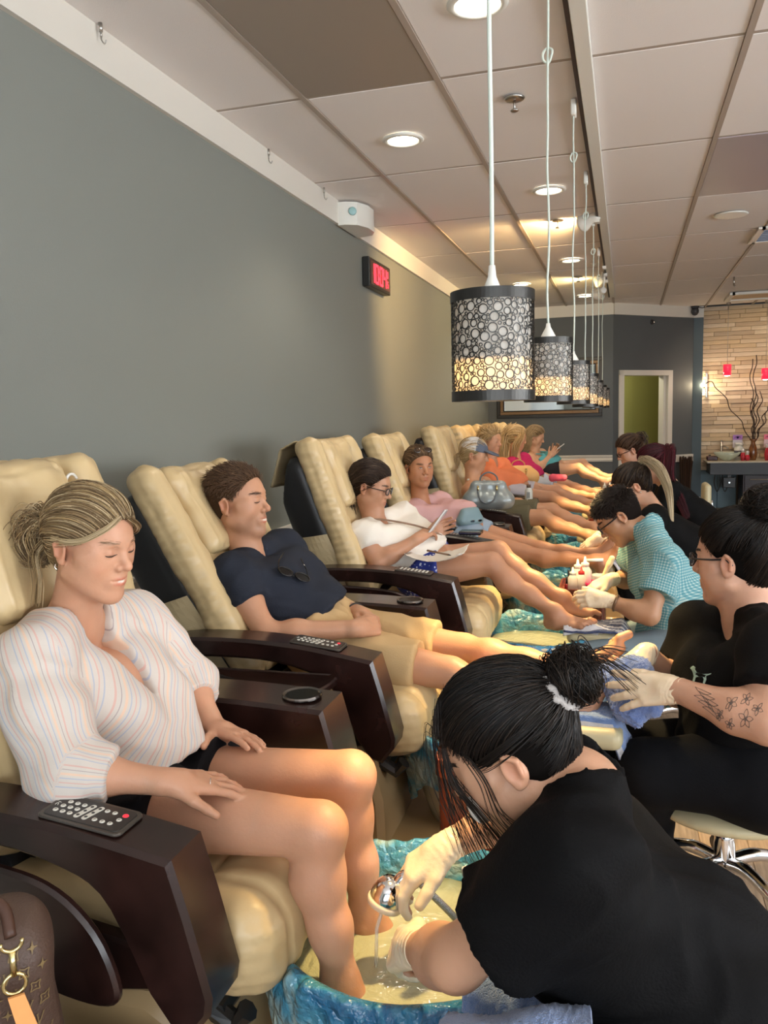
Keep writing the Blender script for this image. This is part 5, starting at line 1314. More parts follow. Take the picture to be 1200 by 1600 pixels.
# ---- 5..8: farther customers ---------------------------------------------------------------------
def far_customer(label, J, hdir, skin, shirtname, shirt, cov, shorts, hairpal, long_=False, hands=(), feet=(), bust=.4, belly=.2, shortfrac=.5, blobs=(), s=.92, h=.011, hl=.014, slv=.4, shname='shorts'):
    Hd = frame(uv(hdir), (0, 0, 1))
    root, J, I = person('person', label, J, skin, s=s, w=.95, head=Hd, bust=bust, belly=belly, h=h, hf=.005, hands=hands, feet=feet, blobs=[BROW((.15, .09, .05), .6), LASH((.05, .03, .02), .7)]+list(blobs))
    f = Fld(); up, l, fr, pc, ch, mid = torso(f, J, .95, .013, bust, belly); tf = Fld(); tf.sub_field(f); tf.cut(pc+up*.02, -up)
    nk = J['nb']
    if cov:
        for q in 'LR': tf.sub_field(sleeve(J['sh'+q], J['el'+q], slv, .068, .062), .03)
        vneck(tf, nk, fr, up, l, .046, .07, .02)
    else:
        tf.cut(ch+up*.075, up); 
        for q, sg in (('L', 1), ('R', -1)):
            tf.cap(J['sh'+q]+l*sg*.03+up*.02, J['sh'+q]+l*sg*.01-up*.16, .062, .05, .01, sub=True)
            tf.cap(ch+up*.06+l*sg*.075+fr*.11, nk+l*sg*.075+up*.005, .012, .010, .01); tf.cap(nk+l*sg*.075+up*.005, ch+up*.04+l*sg*.08-fr*.09, .010, .012, .01)
    garment(root, shirtname, tf, cloth(shirtname+'_cloth_'+str(len(MATS)), shirt), h, fn=folds(7, .005, [uv(l*.3+up), uv(up-fr)], 44))
    f = Fld(); torso(f, J, .95, .010, 0, 0)
    for q in 'LR': f.cap(J['hi'+q], J['hi'+q]*(1-shortfrac)+J['kn'+q]*shortfrac, .105, .088, .05)
    f.cut(pc+up*.08, up); f.cut(J['hiR']*(1-shortfrac+.07)+J['knR']*(shortfrac-.07), J['knR']-J['hiR'])
    garment(root, shname, f, cloth(shname+'_cloth_'+str(len(MATS)), shorts), h, fn=folds(8, .004, [(1, 0, .3), (0, 1, 0)], 3))
    cap_mesh(root, I, np.array(hairpal[0])*.7, hl=hl-.010, infl=.005, h=.006)
    return root, J, I
GD = [(.42, .30, .15), (.55, .42, .24), (.32, .22, .11), (.62, .50, .32)]
# 5 grey cap
J = dict(hd=D(741, 712, 5.80), nb=D(737, 748, 5.78), shR=D(734, 768, 5.66), shL=D(756, 757, 5.98), elR=D(752, 806, 5.56), wrR=D(788, 796, 5.66), elL=D(785, 790, 6.02), wrL=D(806, 783, 5.92),
         hiR=D(772, 812, 5.66), hiL=D(780, 804, 5.88), knR=D(850, 808, 5.62), knL=D(862, 797, 5.86), anR=D(922, 838, 5.52), anL=D(930, 826, 5.75), base=.6)
root, J, I = far_customer('woman in a grey and white cap, white tank top and olive shorts', J, (.98, .0, -.16), (.50, .26, .15), 'tank_top', lin(215, 212, 205), False, lin(96, 92, 74), GD, shortfrac=.82,
    hands=[dict(q='R', d=(1, .1, 0), n=(0, -.3, 1), side=(0, 0, 1), curl=(.7, .7, .7, .7)), dict(q='L', d=(1, -.1, 0), n=(0, .2, 1), side=(0, -1, 0))],
    feet=[dict(q='R', d=(.75, 0, .66), u=(-.6, 0, .8), side=(0, 1, 0)), dict(q='L', d=(.75, 0, .66), u=(-.6, 0, .8), side=(0, -1, 0))])
pulled_hair(root, I, (-.10, 0, -.02), GD, 16, N=700, rad=.0014, hl=.010, infl=.005, lift=.008)
T, R, s = I['T'], I['R'], I['s']
bundle(root, [T(-.09, -.01, -.01), T(-.13, -.01, -.03), T(-.125, -.01, -.09)], 60, .012, .0016, GD, 9, name='ponytail')
f = Fld(); f.ell(T(-.012, 0, .048), np.array([.113, .093, .100])*s, R, .01); f.cut(T(0, 0, .045), R@np.array([-.12, 0, -1.0]))
def capcol(V):
    x = (V-I['c'])@R[:, 0]/s; return np.where((x > .02)[:, None], np.array(lin(92, 100, 116)), np.array(lin(212, 214, 216)))
o = garment(root, 'cap', f, mat('cap_cloth', (.5, .5, .5), .85, attr=True, bump=.2, bscale=300), .005, cols=capcol, label='cap with grey front and white mesh back')
f = Fld(); f.ell(T(.125, 0, .042), np.array([.075, .070, .012])*s, frame(R@uv([1, 0, -.22]), R[:, 2]), .01); f.cut(T(.075, 0, 0), -R[:, 0])
o2 = garment(root, 'visor', f, MATS['cap_cloth'], .004, cols=lambda V: np.tile(np.array(lin(92, 100, 116)), (len(V), 1)))
# 6 orange top
J = dict(hd=D(766, 690, 6.86), nb=D(765, 722, 6.86), shR=D(762, 739, 6.72), shL=D(785, 728, 7.02), elR=D(780, 768, 6.66), wrR=D(812, 768, 6.72), elL=D(800, 755, 7.05), wrL=D(832, 757, 6.98),
         hiR=D(802, 775, 6.75), hiL=D(808, 768, 6.96), knR=D(862, 778, 6.70), knL=D(868, 768, 6.95), anR=D(925, 800, 6.6), anL=D(930, 790, 6.85), base=.6)
root, J, I = far_customer('older woman with short blonde hair in an orange top', J, (.93, -.34, -.10), (.50, .27, .17), 'orange_top', lin(226, 132, 92), True, lin(178, 178, 190), GD, slv=.7, shortfrac=.45,
    hands=[dict(q='R', d=(1, 0, -.1), n=(0, -.2, 1), side=(0, 1, 0)), dict(q='L', d=(1, 0, -.1), n=(0, .2, 1), side=(0, -1, 0))],
    feet=[dict(q='R', d=(.75, 0, .66), u=(-.6, 0, .8), side=(0, 1, 0)), dict(q='L', d=(.75, 0, .66), u=(-.6, 0, .8), side=(0, -1, 0))])
short_hair(root, I, GD, 12, N=1600, rad=.0016, length=.045, comb=(-.6, .5, .2), lift=.22, hl=.008, infl=.010, side_len=.8)
# 7 magenta with long hair
J = dict(hd=D(806, 686, 7.98), nb=D(803, 716, 7.96), shR=D(798, 726, 7.84), shL=D(818, 718, 8.12), elR=D(812, 750, 7.78), wrR=D(838, 752, 7.84), elL=D(830, 742, 8.14), wrL=D(848, 742, 8.06),
         hiR=D(828, 760, 7.85), hiL=D(832, 754, 8.06), knR=D(880, 766, 7.82), knL=D(886, 758, 8.02), anR=D(930, 778, 7.72), anL=D(932, 770, 7.9), base=.6)
root, J, I = far_customer('woman with long straight blonde hair in a magenta top', J, (.93, .26, -.22), (.52, .28, .18), 'magenta_top', lin(170, 40, 96), True, lin(176, 190, 214), GD, shortfrac=.78,
    hands=[dict(q='R', d=(1, 0, -.1), n=(0, -.2, 1), side=(0, 1, 0)), dict(q='L', d=(1, 0, -.1), n=(0, .2, 1), side=(0, -1, 0))],
    feet=[dict(q='R', d=(.75, 0, .66), u=(-.6, 0, .8), side=(0, 1, 0)), dict(q='L', d=(.75, 0, .66), u=(-.6, 0, .8), side=(0, -1, 0))])
pulled_hair(root, I, (-.09, 0, .0), GD, 26, N=700, rad=.0018, hl=.012, infl=.010, lift=.012)
T = I['T']
for q in (-1, 1): bundle(root, [T(.03, q*.05, .115), T(.03, q*.095, .04), T(.0, q*.10, -.06), T(.01, q*.09, -.20)], 120, .014, .0022, GD, 30+q, tight=(.7, 1, 1.2, .8))
bundle(root, [T(-.07, 0, .10), T(-.115, 0, .02), T(-.11, 0, -.10), T(-.10, 0, -.20)], 150, .030, .0022, GD, 33)
# 8 teal tank with phone
J = dict(hd=D(836, 684, 9.15), nb=D(833, 708, 9.15), shR=D(828, 716, 9.02), shL=D(846, 709, 9.32), elR=D(841, 734, 8.98), wrR=D(858, 714, 9.04), elL=D(856, 724, 9.34), wrL=D(864, 708, 9.22),
         hiR=D(862, 738, 9.04), hiL=D(866, 733, 9.24), knR=D(904, 731, 9.02), knL=D(910, 724, 9.24), anR=D(942, 752, 8.92), anL=D(946, 746, 9.12), base=.6)
root, J, I = far_customer('woman in a teal tank top looking at her phone by the back wall', J, (.95, .0, -.3), (.50, .29, .19), 'tank_top', lin(84, 156, 170), False, lin(40, 40, 46), GD, shortfrac=.4,
    hands=[dict(q='R', d=(.6, .1, .6), n=(.3, -.9, 0), side=(-.3, 0, 1), curl=(.6, .6, .6, .6)), dict(q='L', d=(.4, -.2, .4), n=(.3, .9, 0), side=(-.3, 0, 1), curl=(.5, .5, .5, .5))],
    feet=[dict(q='R', d=(.75, 0, .66), u=(-.6, 0, .8), side=(0, 1, 0)), dict(q='L', d=(.75, 0, .66), u=(-.6, 0, .8), side=(0, -1, 0))])
pulled_hair(root, I, (-.09, 0, .02), [(.25, .18, .10), (.36, .27, .16), (.18, .12, .07)], 27, N=600, rad=.002, hl=.010, infl=.010, lift=.012)
T = I['T']; bundle(root, [T(-.04, -.06, .09), T(-.07, -.085, .01), T(-.06, -.08, -.10), T(-.07, -.07, -.16)], 110, .022, .0024, [(.36, .27, .16), (.45, .34, .2)], 35)
phone8 = J['wrR']
# ------------------------------------------------------------------ technicians
M_glove = mat('ivory_latex_glove', lin(232, 214, 186), .38, bump=.5, bscale=45, spec=.4, sss=.08)
M_black = mat('black_cotton', (.004, .004, .0045), .8, bump=.3, bscale=220, spec=.12)
def glove(root, J, I, q, hd, s, cuff=.05):
    f = Fld(); hand_prims(f, J['wr'+q], hd['d'], np.array(hd['n'], float), hd['side'], s*hd.get('s', 1), infl=.0022, **{k: hd[k] for k in ('curl', 'thumb', 'spread', 'splay') if k in hd})
    a = uv(J['el'+q]-J['wr'+q]); f.cap(J['wr'+q]-a*.01, J['wr'+q]+a*cuff, .0275*s, .031*s, .01); p = J['wr'+q]+a*cuff
    f.cut(p, a)
    f.cap(J['wr'+q], J['wr'+q], .01, .01, .01)
    e1 = uv(np.cross(a, (0, 0, 1))); e2 = np.cross(a, e1)
    V, Q = mesh_field(f, .0034, rel=1); N = vnormals(V, Q)
    t = (V-J['wr'+q])@a; V = V+N*(.0009*np.sin(t*520+4*noise3(V, 20, 3))*np.exp(-((t-.01)/.03)**2))[:, None]
    o = link('glove', np_mesh(V, Q, 'glove'), M_glove, root); local(o, root)
    g = G().tube([p-a*.002+.0315*s*(math.cos(t_)*e1+math.sin(t_)*e2) for t_ in np.linspace(0, 2*PI, 24, endpoint=False)], .0022, 6, closed=True); c = g.obj('cuff_bead', M_glove, root, True); local(c, root)
    return o
BK = [(.007, .005, .004), (.012, .008, .006), (.005, .004, .004), (.024, .015, .010)]
# ---- A: the woman bending over the near tub --------------------------------------------------------
J = dict(hd=D(800, 1172, 1.13), nb=D(902, 1212, 1.13), shR=D(868, 1215, 1.33), shL=D(905, 1345, 1.00), elR=D(812, 1262, 1.50), wrR=D(700, 1322, 1.43), elL=D(712, 1500, 1.06), wrL=D(648, 1480, 1.20),
         hiR=D(1110, 1630, 1.24), hiL=D(1080, 1740, 1.02), knR=D(905, 1560, 1.36), knL=D(850, 1720, .98), anR=D(930, 1700, 1.5), anL=D(900, 1900, 1.02), base=.45, slump=-.05, nk=.9)
Hd = frame(uv((-.86, -.02, -.52)), (-.5, -.06, .86)); SKA = (.56, .31, .195)
hR = dict(q='R', d=D(640, 1362, 1.40)-J['wrR'], n=(-.30, -.25, .9), side=(-.1, -1, -.2), curl=(.55, .6, .65, .7), thumb=(.35, .35), spread=.05)
hL = dict(q='L', d=D(612, 1484, 1.27)-J['wrL'], n=(-.2, -.6, .75), side=(0, .6, .8), curl=(1.0, 1.0, 1.0, 1.0), thumb=(.3, .6), spread=.02)
root, J, I = person('person', 'dark-haired woman in black bending over the near foot bath with gloved hands', J, SKA, s=.91, w=.98, head=Hd, jaw=.98, h=.0065, hf=.0028, hands=[hR, hL], armw=1.12, limbw=.85, legs=True,
    blobs=[BROW((.04, .025, .02), .7), LASH((.03, .02, .02))])
glove(root, J, I, 'R', hR, .95); glove(root, J, I, 'L', hL, .95, .045)
cap_mesh(root, I, (.005, .004, .0035), hl=.006, infl=.002, nape=-.075)
kn = (-.112, .005, .052)
pulled_hair(root, I, kn, BK, 31, N=5200, rad=.0007, hl=.012, infl=.004, lift=.009, M=16)
T = I['T']; kc = np.array([-.150, .004, .062]); rng = np.random.default_rng(5)
f = Fld(); f.ell(T(*kc), np.array([.034, .038, .038]), I['R'], .01); f.cap(T(-.105, .004, .050), T(-.14, .005, .062), .024, .03, .02); o = garment(root, 'bun', f, hair_mat('hair_glossy'), .005, cols=lambda V: np.tile([.012, .008, .007], (len(V), 1)))
paths = []
for i in range(800):
    ax = uv(np.array([1, .15, .3])+.45*rng.normal(size=3)); e1 = uv(np.cross(ax, rng.normal(size=3))); e2 = np.cross(ax, e1); r_ = .030+.009*rng.random(); off = .004*rng.normal(size=3)+ax*.012*rng.normal(); a0 = rng.random()*6.28; ln = 2.2+2.5*rng.random()
    tt = np.linspace(a0, a0+ln, 16)[:, None]; paths.append(kc+off+r_*(np.cos(tt)*e1+np.sin(tt)*e2)*np.array([.95, 1.1, 1.1])*(1+.06*rng.normal()))
P = I['c']+(np.array(paths)*I['s'])@I['R'].T; strands(P, .0007*(.6+.9*rng.random(len(P))), pick(BK, len(P), rng), 'bun_strands', root, hair_mat('hair_glossy'))
for k in range(3):  # stray tips of the bun
    a = T(kc[0]-.02, kc[1]+.02*(k-1), kc[2]+.01); bundle(root, [a, a+I['R']@np.array([-.03, .01*(k-1), -.005]), a+I['R']@np.array([-.05, .025*(k-1), -.03-.01*k])], 16, .006, .0005, BK, 50+k, name='stray_hair', tight=(.5, 1, 1.6))
face_lines(root, I, (.015, .01, .008))
# scrunchie
f = Fld(); ax = I['R']@uv((-.9, 0, .32)); cc = T(-.118, .004, .054); e1 = uv(np.cross(ax, (0, 0, 1))); e2 = np.cross(ax, e1); pr_ = [cc+.030*(math.cos(t)*e1+math.sin(t)*e2) for t in np.linspace(0, 2*PI, 18)]
for a, b in zip(pr_[:-1], pr_[1:]): f.cap(a, b, .0085, .0085, .004)
garment(root, 'scrunchie', f, mat('silver_grey_velvet', lin(186, 180, 176), .6, bump=.8, bscale=160, sheen=.5, spec=.5), .0032, fn=lambda V: .003*noise3(V, 70, 4), label='silvery grey scrunchie')
# loose front hair hanging down
for k, (px, py, dz) in enumerate([(700, 1120, .21), (690, 1135, .17), (712, 1130, .22), (726, 1150, .17), (745, 1160, .14)]):
    yy = 1.16-.02*(k % 3); a = T(.088-.012*(k > 2), (-.05+.024*k)*1.0 if k < 3 else .05, .07)
    b = D(px-6, py, yy); c_ = b+np.array([.012, 0, -dz*.5]); e = b+np.array([.045+.01*k, 0, -dz])
    bundle(root, [T(.05, (-.03+.02*k) if k < 3 else .04, .125), a, b, c_, e], 26 if k < 3 else 12, .009, .00055, BK, 60+k, name='loose_front_hair', tight=(.6, .8, 1.3, 1.6, 2.0))
bundle(root, [T(.045, .074, .06), T(.035, .088, .01), T(.045, .085, -.05), T(.03, .08, -.10)], 14, .004, .0005, BK, 66, name='side_wisp', tight=(.6, 1, 1.8, 2.4))
bundle(root, [T(.075, .055, .07), T(.085, .066, .02), T(.08, .06, -.04), T(.075, .05, -.11)], 22, .005, .0006, BK, 67, name='side_wisp', tight=(.6, 1, 1.4, 1.8))
f = Fld(); f.ell(T(.098, 0, -.055), np.array([.014, .034, .030])*.95, I['R'], .01); garment(root, 'face_mask', f, mat('white_mask', lin(225, 222, 214), .6), .004, label='white face mask worn below the nose')
f = Fld(); up, l, fr, pc, ch, mid = torso(f, J, 1.0, .014, .3, .2); f.cap(mid-fr*.02, pc-fr*.02, .125, .14, .06); tf = Fld(); tf.sub_field(f)
for q, fr_ in (('L', .62), ('R', .52)): tf.sub_field(sleeve(J['sh'+q], J['el'+q], fr_, .080, .078), .03)
nk = J['nb']; vneck(tf, nk+up*.01, fr, up, l, .054, .05, .03)
wf = folds(9, .014, [uv(l*.25+up), uv(l-up*.8), uv(fr+up)], 51)
garment(root, 'tee_shirt', tf, M_black, .0065, fn=wf)
f = Fld(); 
for q in 'LR': f.cap(J['hi'+q], J['kn'+q], .115, .078, .03).cap(J['kn'+q], J['an'+q], .075, .05, .03)
f.cap(J['hiL'], J['hiR'], .13, .13, .05); garment(root, 'trousers', f, cloth('black_trousers_cloth', (.005, .0055, .007)), .009, fn=folds(6, .005, [(1, 0, .3), (0, 1, 0)], 5))
A_kL, A_kR = J['knL'], J['knR']; handA = dict(J=J, I=I)
# ---- B: the woman with the tattooed forearm -----------------------------------------------------------
J = dict(hd=D(1150, 878, 2.42), nb=D(1168, 960, 2.42), shR=D(1094, 985, 2.62), shL=D(1215, 1012, 2.16), elR=D(1060, 1080, 2.60), wrR=D(1010, 1022, 2.44), elL=D(1200, 1130, 2.02), wrL=D(1058, 1078, 2.12),
         hiR=D(1165, 1190, 2.52), hiL=D(1195, 1215, 2.28), knR=D(985, 1170, 2.50), knL=D(1010, 1205, 2.24), anR=D(1010, 1270, 2.7), anL=D(1020, 1330, 2.45), base=.5, slump=-.02, nk=1.15)
Hd = frame(uv((-.86, .48, -.08)), (.05, 0, 1)); SKB = (.54, .30, .20)
hR = dict(q='R', d=D(978, 1045, 2.38)-J['wrR'], n=(-.35, -.55, .75), side=(0, -1, -.2), curl=(.55, .5, .5, .55), thumb=(.1, .2), spread=.10)
hL = dict(q='L', d=D(1010, 1078, 2.14)-J['wrL'], n=(-.1, -.85, .5), side=(.2, .1, 1), curl=(.18, .2, .22, .2), thumb=(.05, .2), spread=.16)
root, J, I = person('person', 'woman with glasses, black tee and tattooed forearm drying a foot with a blue towel', J, SKB, s=1.04, w=1.26, head=Hd, jaw=1.14, belly=.5, bust=.4, h=.0075, hf=.003, hands=[hR, hL], armw=1.22, limbw=.85,
    blobs=[BROW((.05, .03, .02), .7)])
glove(root, J, I, 'R', hR, 1.04); glove(root, J, I, 'L', hL, 1.04)
cap_mesh(root, I, (.005, .004, .0035), hl=.004, infl=.002)
pulled_hair(root, I, (-.085, 0, .115), BK, 41, N=4200, rad=.0008, hl=.008, infl=.004, lift=.010)
T = I['T']; f = Fld(); f.ell(T(-.085, 0, .150), np.array([.05, .05, .042]), I['R'], .01); garment(root, 'bun', f, hair_mat('hair_glossy'), .006, cols=lambda V: np.tile([.010, .007, .007], (len(V), 1)), fn=lambda V: .004*noise3(V, 22, 6))
rng = np.random.default_rng(15); paths = []; kc = np.array([-.085, 0, .150])
for i in range(600):
    ax = uv(np.array([0, .1, 1])+.5*rng.normal(size=3)); e1 = uv(np.cross(ax, rng.normal(size=3))); e2 = np.cross(ax, e1); r_ = .042+.016*rng.random(); tt = np.linspace(0, 2.5+2*rng.random(), 14)[:, None]+rng.random()*6.28
    paths.append(kc+.006*rng.normal(size=3)+r_*(np.cos(tt)*e1+np.sin(tt)*e2))
P = I['c']+(np.array(paths)*I['s'])@I['R'].T; strands(P, .0009*(.6+.9*rng.random(len(P))), pick(BK, len(P), rng), 'bun_strands', root, hair_mat('hair_glossy'))
face_lines(root, I, (.02, .013, .01))
glasses(root, I, 'glasses', (.006, .006, .007), .0028)
f = Fld(); up, l, fr, pc, ch, mid = torso(f, J, 1.24, .012, .4, .6); tf = Fld(); tf.sub_field(f)
for q, fr_ in (('L', .60), ('R', .55)): tf.sub_field(sleeve(J['sh'+q], J['el'+q], fr_, .088, .084), .03)
nk = J['nb']; vneck(tf, nk+up*.015, fr, up, l, .062, .01, .04)
tee = garment(root, 'tee_shirt', tf, M_black, .0075, fn=folds(7, .012, [uv(l*.5+up), uv(l-up*.6)], 61))
f = Fld()
for q in 'LR': f.cap(J['hi'+q], J['kn'+q], .125, .085, .03).cap(J['kn'+q], J['an'+q], .08, .055, .03)
f.cap(J['hiL'], J['hiR'], .14, .14, .05); garment(root, 'trousers', f, cloth('black_leggings_cloth', (.004, .0045, .006)), .010, fn=folds(6, .004, [(1, 0, .3), (0, 1, 0)], 5))
# the pale dog emblem on the chest: flat print hugging the cloth
dog = [(0, .9), (.10, 1.0), (.22, .92), (.20, .80), (.30, .62), (.62, .60), (.85, .66), (1.0, .74), (.98, .68), (.82, .56), (.76, .50), (.78, .30), (.72, .02), (.62, .02), (.66, .28), (.60, .42), (.36, .36), (.26, .30), (.22, .02), (.12, .02), (.16, .36), (.10, .60), (.02, .74), (-.04, .80)]
dg = bpy.context.evaluated_depsgraph_get; 
def project(tee, root, p0, ax_u, ax_v, size, poly, off=.005):
    from mathutils.bvhtree import BVHTree
    me = tee.data; V = [v.co.copy() for v in me.vertices]; bvh = BVHTree.FromPolygons(V, [tuple(p.vertices) for p in me.polygons]); pts = []
    base = np.array(root.location)
    for (u, v) in poly:
        w = p0+ax_u*(u-.5)*size+ax_v*(v-.5)*size; d = uv(w-EYE)
        # find the surface under this point along the print's own normal
        n = d
        h = bvh.ray_cast(Vector(w-n*.25-base), Vector(n)); q = h[0] if h[0] is not None else Vector(w-base)
        pts.append(q-Vector(n)*off)
    return pts
def flat_print(name, tee, root, p0, ax_u, ax_v, size, poly, m, label=None):
    from mathutils.geometry import tessellate_polygon
    P = []; n = len(poly)
    for i in range(n):
        a, b = poly[i], poly[(i+1) % n]; P += [a, ((a[0]+b[0])/2, (a[1]+b[1])/2)]
    tris = tessellate_polygon([[Vector((a, b, 0)) for a, b in P]]); pts = project(tee, root, p0, ax_u, ax_v, size, P)
    o = link(name, me_from([tuple(q) for q in pts], tris), m, root, False)
    if label: o['label'] = label
    return o
pd = D(1095, 1055, 2.30); flat_print('emblem', tee, root, pd, 1.15*uv((.97, -.22, -.06)), uv((.05, -.02, 1)), .046, dog, mat('mint_print', lin(176, 205, 196), .7), 'pale mint dog silhouette emblem')
# tattoo lines on the forearm
body = [c for c in root.children if c.name.startswith('body')][0]
from mathutils.bvhtree import BVHTree
bv = BVHTree.FromPolygons([v.co.copy() for v in body.data.vertices], [tuple(p.vertices) for p in body.data.polygons])
ax = uv(J['wrL']-J['elL']); eu = uv(np.array([0, -1, .25])-ax*(np.array([0, -1, .25])@ax)); ev = np.cross(ax, eu); L_ = np.linalg.norm(J['wrL']-J['elL']); g = G(); base = np.array(root.location)
def arm_pt(t, an):
    o_ = J['elL']+ax*L_*t; d = math.cos(an)*eu+math.sin(an)*ev; h = bv.ray_cast(Vector(o_+d*.14-base), Vector(-d)); return np.array(h[0])+d*.0004 if h[0] is not None else o_+d*.045-base
r_ = random.Random(4)
def curve_on(pts): g.tube([arm_pt(a, b) for a, b in pts], .00065, 4)
for (t0, a0, sz) in [(.16, -.1, .075), (.34, .35, .065), (.22, .75, .06), (.42, -.35, .05), (.08, .5, .055), (.30, -.55, .05)]:
    n = 5
    for k in range(n):
        an = 2*PI*k/n+r_.random(); pts = []
        for s_ in np.linspace(0, 1, 9):
            w_ = math.sin(PI*s_)*.42; rr = sz*(s_ if s_ < .5 else s_); pts.append((t0+sz*1.0*(s_*math.cos(an)-w_*math.sin(an)*.6), a0+6*sz*(s_*math.sin(an)+w_*math.cos(an)*.6)))
        curve_on(pts); pts2 = [(t0+sz*(s_*math.cos(an)+math.sin(PI*s_)*.42*math.sin(an)*.6), a0+6*sz*(s_*math.sin(an)-math.sin(PI*s_)*.42*math.cos(an)*.6)) for s_ in np.linspace(0, 1, 9)]; curve_on(pts2)
    curve_on([(t0+.014*math.cos(a), a0+.09*math.sin(a)) for a in np.linspace(0, 2*PI, 10)])
for k in range(7):
    t0 = .50+.03*k; a0 = -.2+.12*k-(.5 if k % 2 else 0)
    curve_on([(t0-.1+.2*s_, a0+.5*math.sin(PI*s_)*(1 if k % 2 else -1)*.5+.2*s_) for s_ in np.linspace(0, 1, 9)]); curve_on([(t0-.1+.2*s_, a0+.2*s_) for s_ in np.linspace(0, 1, 6)])
o = g.obj('tattoo', mat('tattoo_ink', (.10, .075, .065), .6), root, True, kind='stuff'); o['label'] = 'fine line flower tattoo on the forearm'
B_hR, B_hL = J['wrR'], J['wrL']; B_hip = (J['hiL']+J['hiR'])/2
# ---- C: the man in the checked shirt ----------------------------------------------------------------------
J = dict(hd=D(968, 808, 3.78), nb=D(1010, 826, 3.76), shR=D(1002, 850, 3.92), shL=D(1038, 876, 3.58), elR=D(985, 905, 3.98), wrR=D(955, 905, 3.84), elL=D(1015, 962, 3.48), wrL=D(950, 938, 3.52),
         hiR=D(1062, 1004, 3.76), hiL=D(1085, 1012, 3.54), knR=D(925, 1000, 3.80), knL=D(915, 1035, 3.46), anR=D(930, 1080, 3.9), anL=D(930, 1140, 3.6), base=.5, slump=-.05)
Hd = frame(uv((-.74, -.05, -.62)), (-.6, 0, .75)); SKC = (.42, .225, .13)
hR = dict(q='R', d=(-.8, -.2, -.35), n=(-.2, -.3, .9), side=(0, -1, 0), curl=(.5, .5, .5, .5), thumb=(.3, .3))
hL = dict(q='L', d=D(925, 936, 3.52)-J['wrL'], n=(.1, -.8, .5), side=(0, .2, 1), curl=(.5, .55, .6, .6), thumb=(.15, .3), spread=.04)
root, J, I = person('person', 'man with black glasses in a teal checked shirt bending over a foot', J, SKC, s=.97, w=1.08, head=Hd, jaw=1.05, h=.009, hf=.0035, hands=[hR, hL], armw=1.05, belly=.6, blobs=[BROW((.03, .02, .015), .8), LASH((.03, .02, .02))])
glove(root, J, I, 'R', hR, .97, .03); glove(root, J, I, 'L', hL, .97, .03)
cap_mesh(root, I, (.010, .007, .006), hl=.003, infl=.001, nape=-.07)
short_hair(root, I, [(.018, .012, .009), (.028, .018, .013), (.012, .008, .007)], 22, N=6500, rad=.0009, length=.026, comb=(.6, .1, .1), lift=.10, hl=.008, nape=-.075, infl=.003)
face_lines(root, I, (.015, .01, .008))
glasses(root, I, 'glasses', (.01, .008, .008), .0032)
f = Fld(); up, l, fr, pc, ch, mid = torso(f, J, 1.10, .020, 0, .8); tf = Fld(); tf.sub_field(f)
for q in 'LR': tf.sub_field(sleeve(J['sh'+q], J['el'+q], .62, .078, .078), .03)
nk = J['nb']; tf.cap(nk-up*.03, nk+up*.035-fr*.01, .062, .060, .02); vneck(tf, nk+up*.03, fr, up, l, .050, .05, .02)
tf.cut(pc-up*.10, -up)
garment(root, 'checked_shirt', tf, pattern_mat('teal_gingham_cotton', 'check'), .0075, fn=folds(6.5, .012, [uv(l*.5+up), uv(l-up*.6)], 71), cols=garment_coords(J, I), label='short sleeved teal checked shirt')
f = Fld()
for q in 'LR': f.cap(J['hi'+q], J['kn'+q], .115, .080, .03).cap(J['kn'+q], J['an'+q], .076, .055, .03)
f.cap(J['hiL'], J['hiR'], .13, .13, .05); garment(root, 'jeans', f, cloth('faded_denim', lin(120, 138, 150), bump=.4), .010, fn=folds(6, .006, [(1, 0, .3), (0, 1, 0)], 5))
a = uv(J['wrL']-J['elL']); e1 = uv(np.cross(a, (0, 0, 1))); e2 = np.cross(a, e1); p = J['wrL']-a*.035
o = G().tube([p+.032*(math.cos(t)*e1+math.sin(t)*e2) for t in np.linspace(0, 2*PI, 20, endpoint=False)], .006, 6, closed=True).obj('watch', mat('brown_watch_strap', lin(110, 84, 60), .4, metal=.4), root, True); local(o, root)
C_hip = (J['hiL']+J['hiR'])/2; C_kn = J['knL']
# ---- D, E, F: farther technicians ------------------------------------------------------------------------------
def far_tech(label, J, hdir, skin, pal, hands=(), s=.95, ups=(0, 0, 1), shirt=(.010, .011, .013)):
    Hd = frame(uv(hdir), ups)
    root, J, I = person('person', label, J, skin, s=s, w=1.02, head=Hd, h=.011, hf=.004, hands=hands, blobs=[BROW((.04, .025, .02), .7), LASH((.03, .02, .02))])
    f = Fld(); up, l, fr, pc, ch, mid = torso(f, J, 1.04, .015, .4, .3); tf = Fld(); tf.sub_field(f)
    for q in 'LR': tf.sub_field(sleeve(J['sh'+q], J['el'+q], .5, .074, .07), .03)
    vneck(tf, J['nb']+up*.01, fr, up, l, .056, .05, .03); garment(root, 'tee_shirt', tf, M_black, .011, fn=folds(6, .006, [uv(l*.5+up), uv(l-up*.6)], 81))
    f = Fld()
    for q in 'LR': f.cap(J['hi'+q], J['kn'+q], .115, .08, .03).cap(J['kn'+q], J['an'+q], .075, .05, .03)
    f.cap(J['hiL'], J['hiR'], .13, .13, .05); garment(root, 'trousers', f, M_black, .014)
    cap_mesh(root, I, np.array(pal[0])*.6, hl=.003, infl=.004, h=.006)
    return root, J, I
def seat_pose(hx, hy, hz, px_head, y, lean=.28, kx=-.5):
    pass
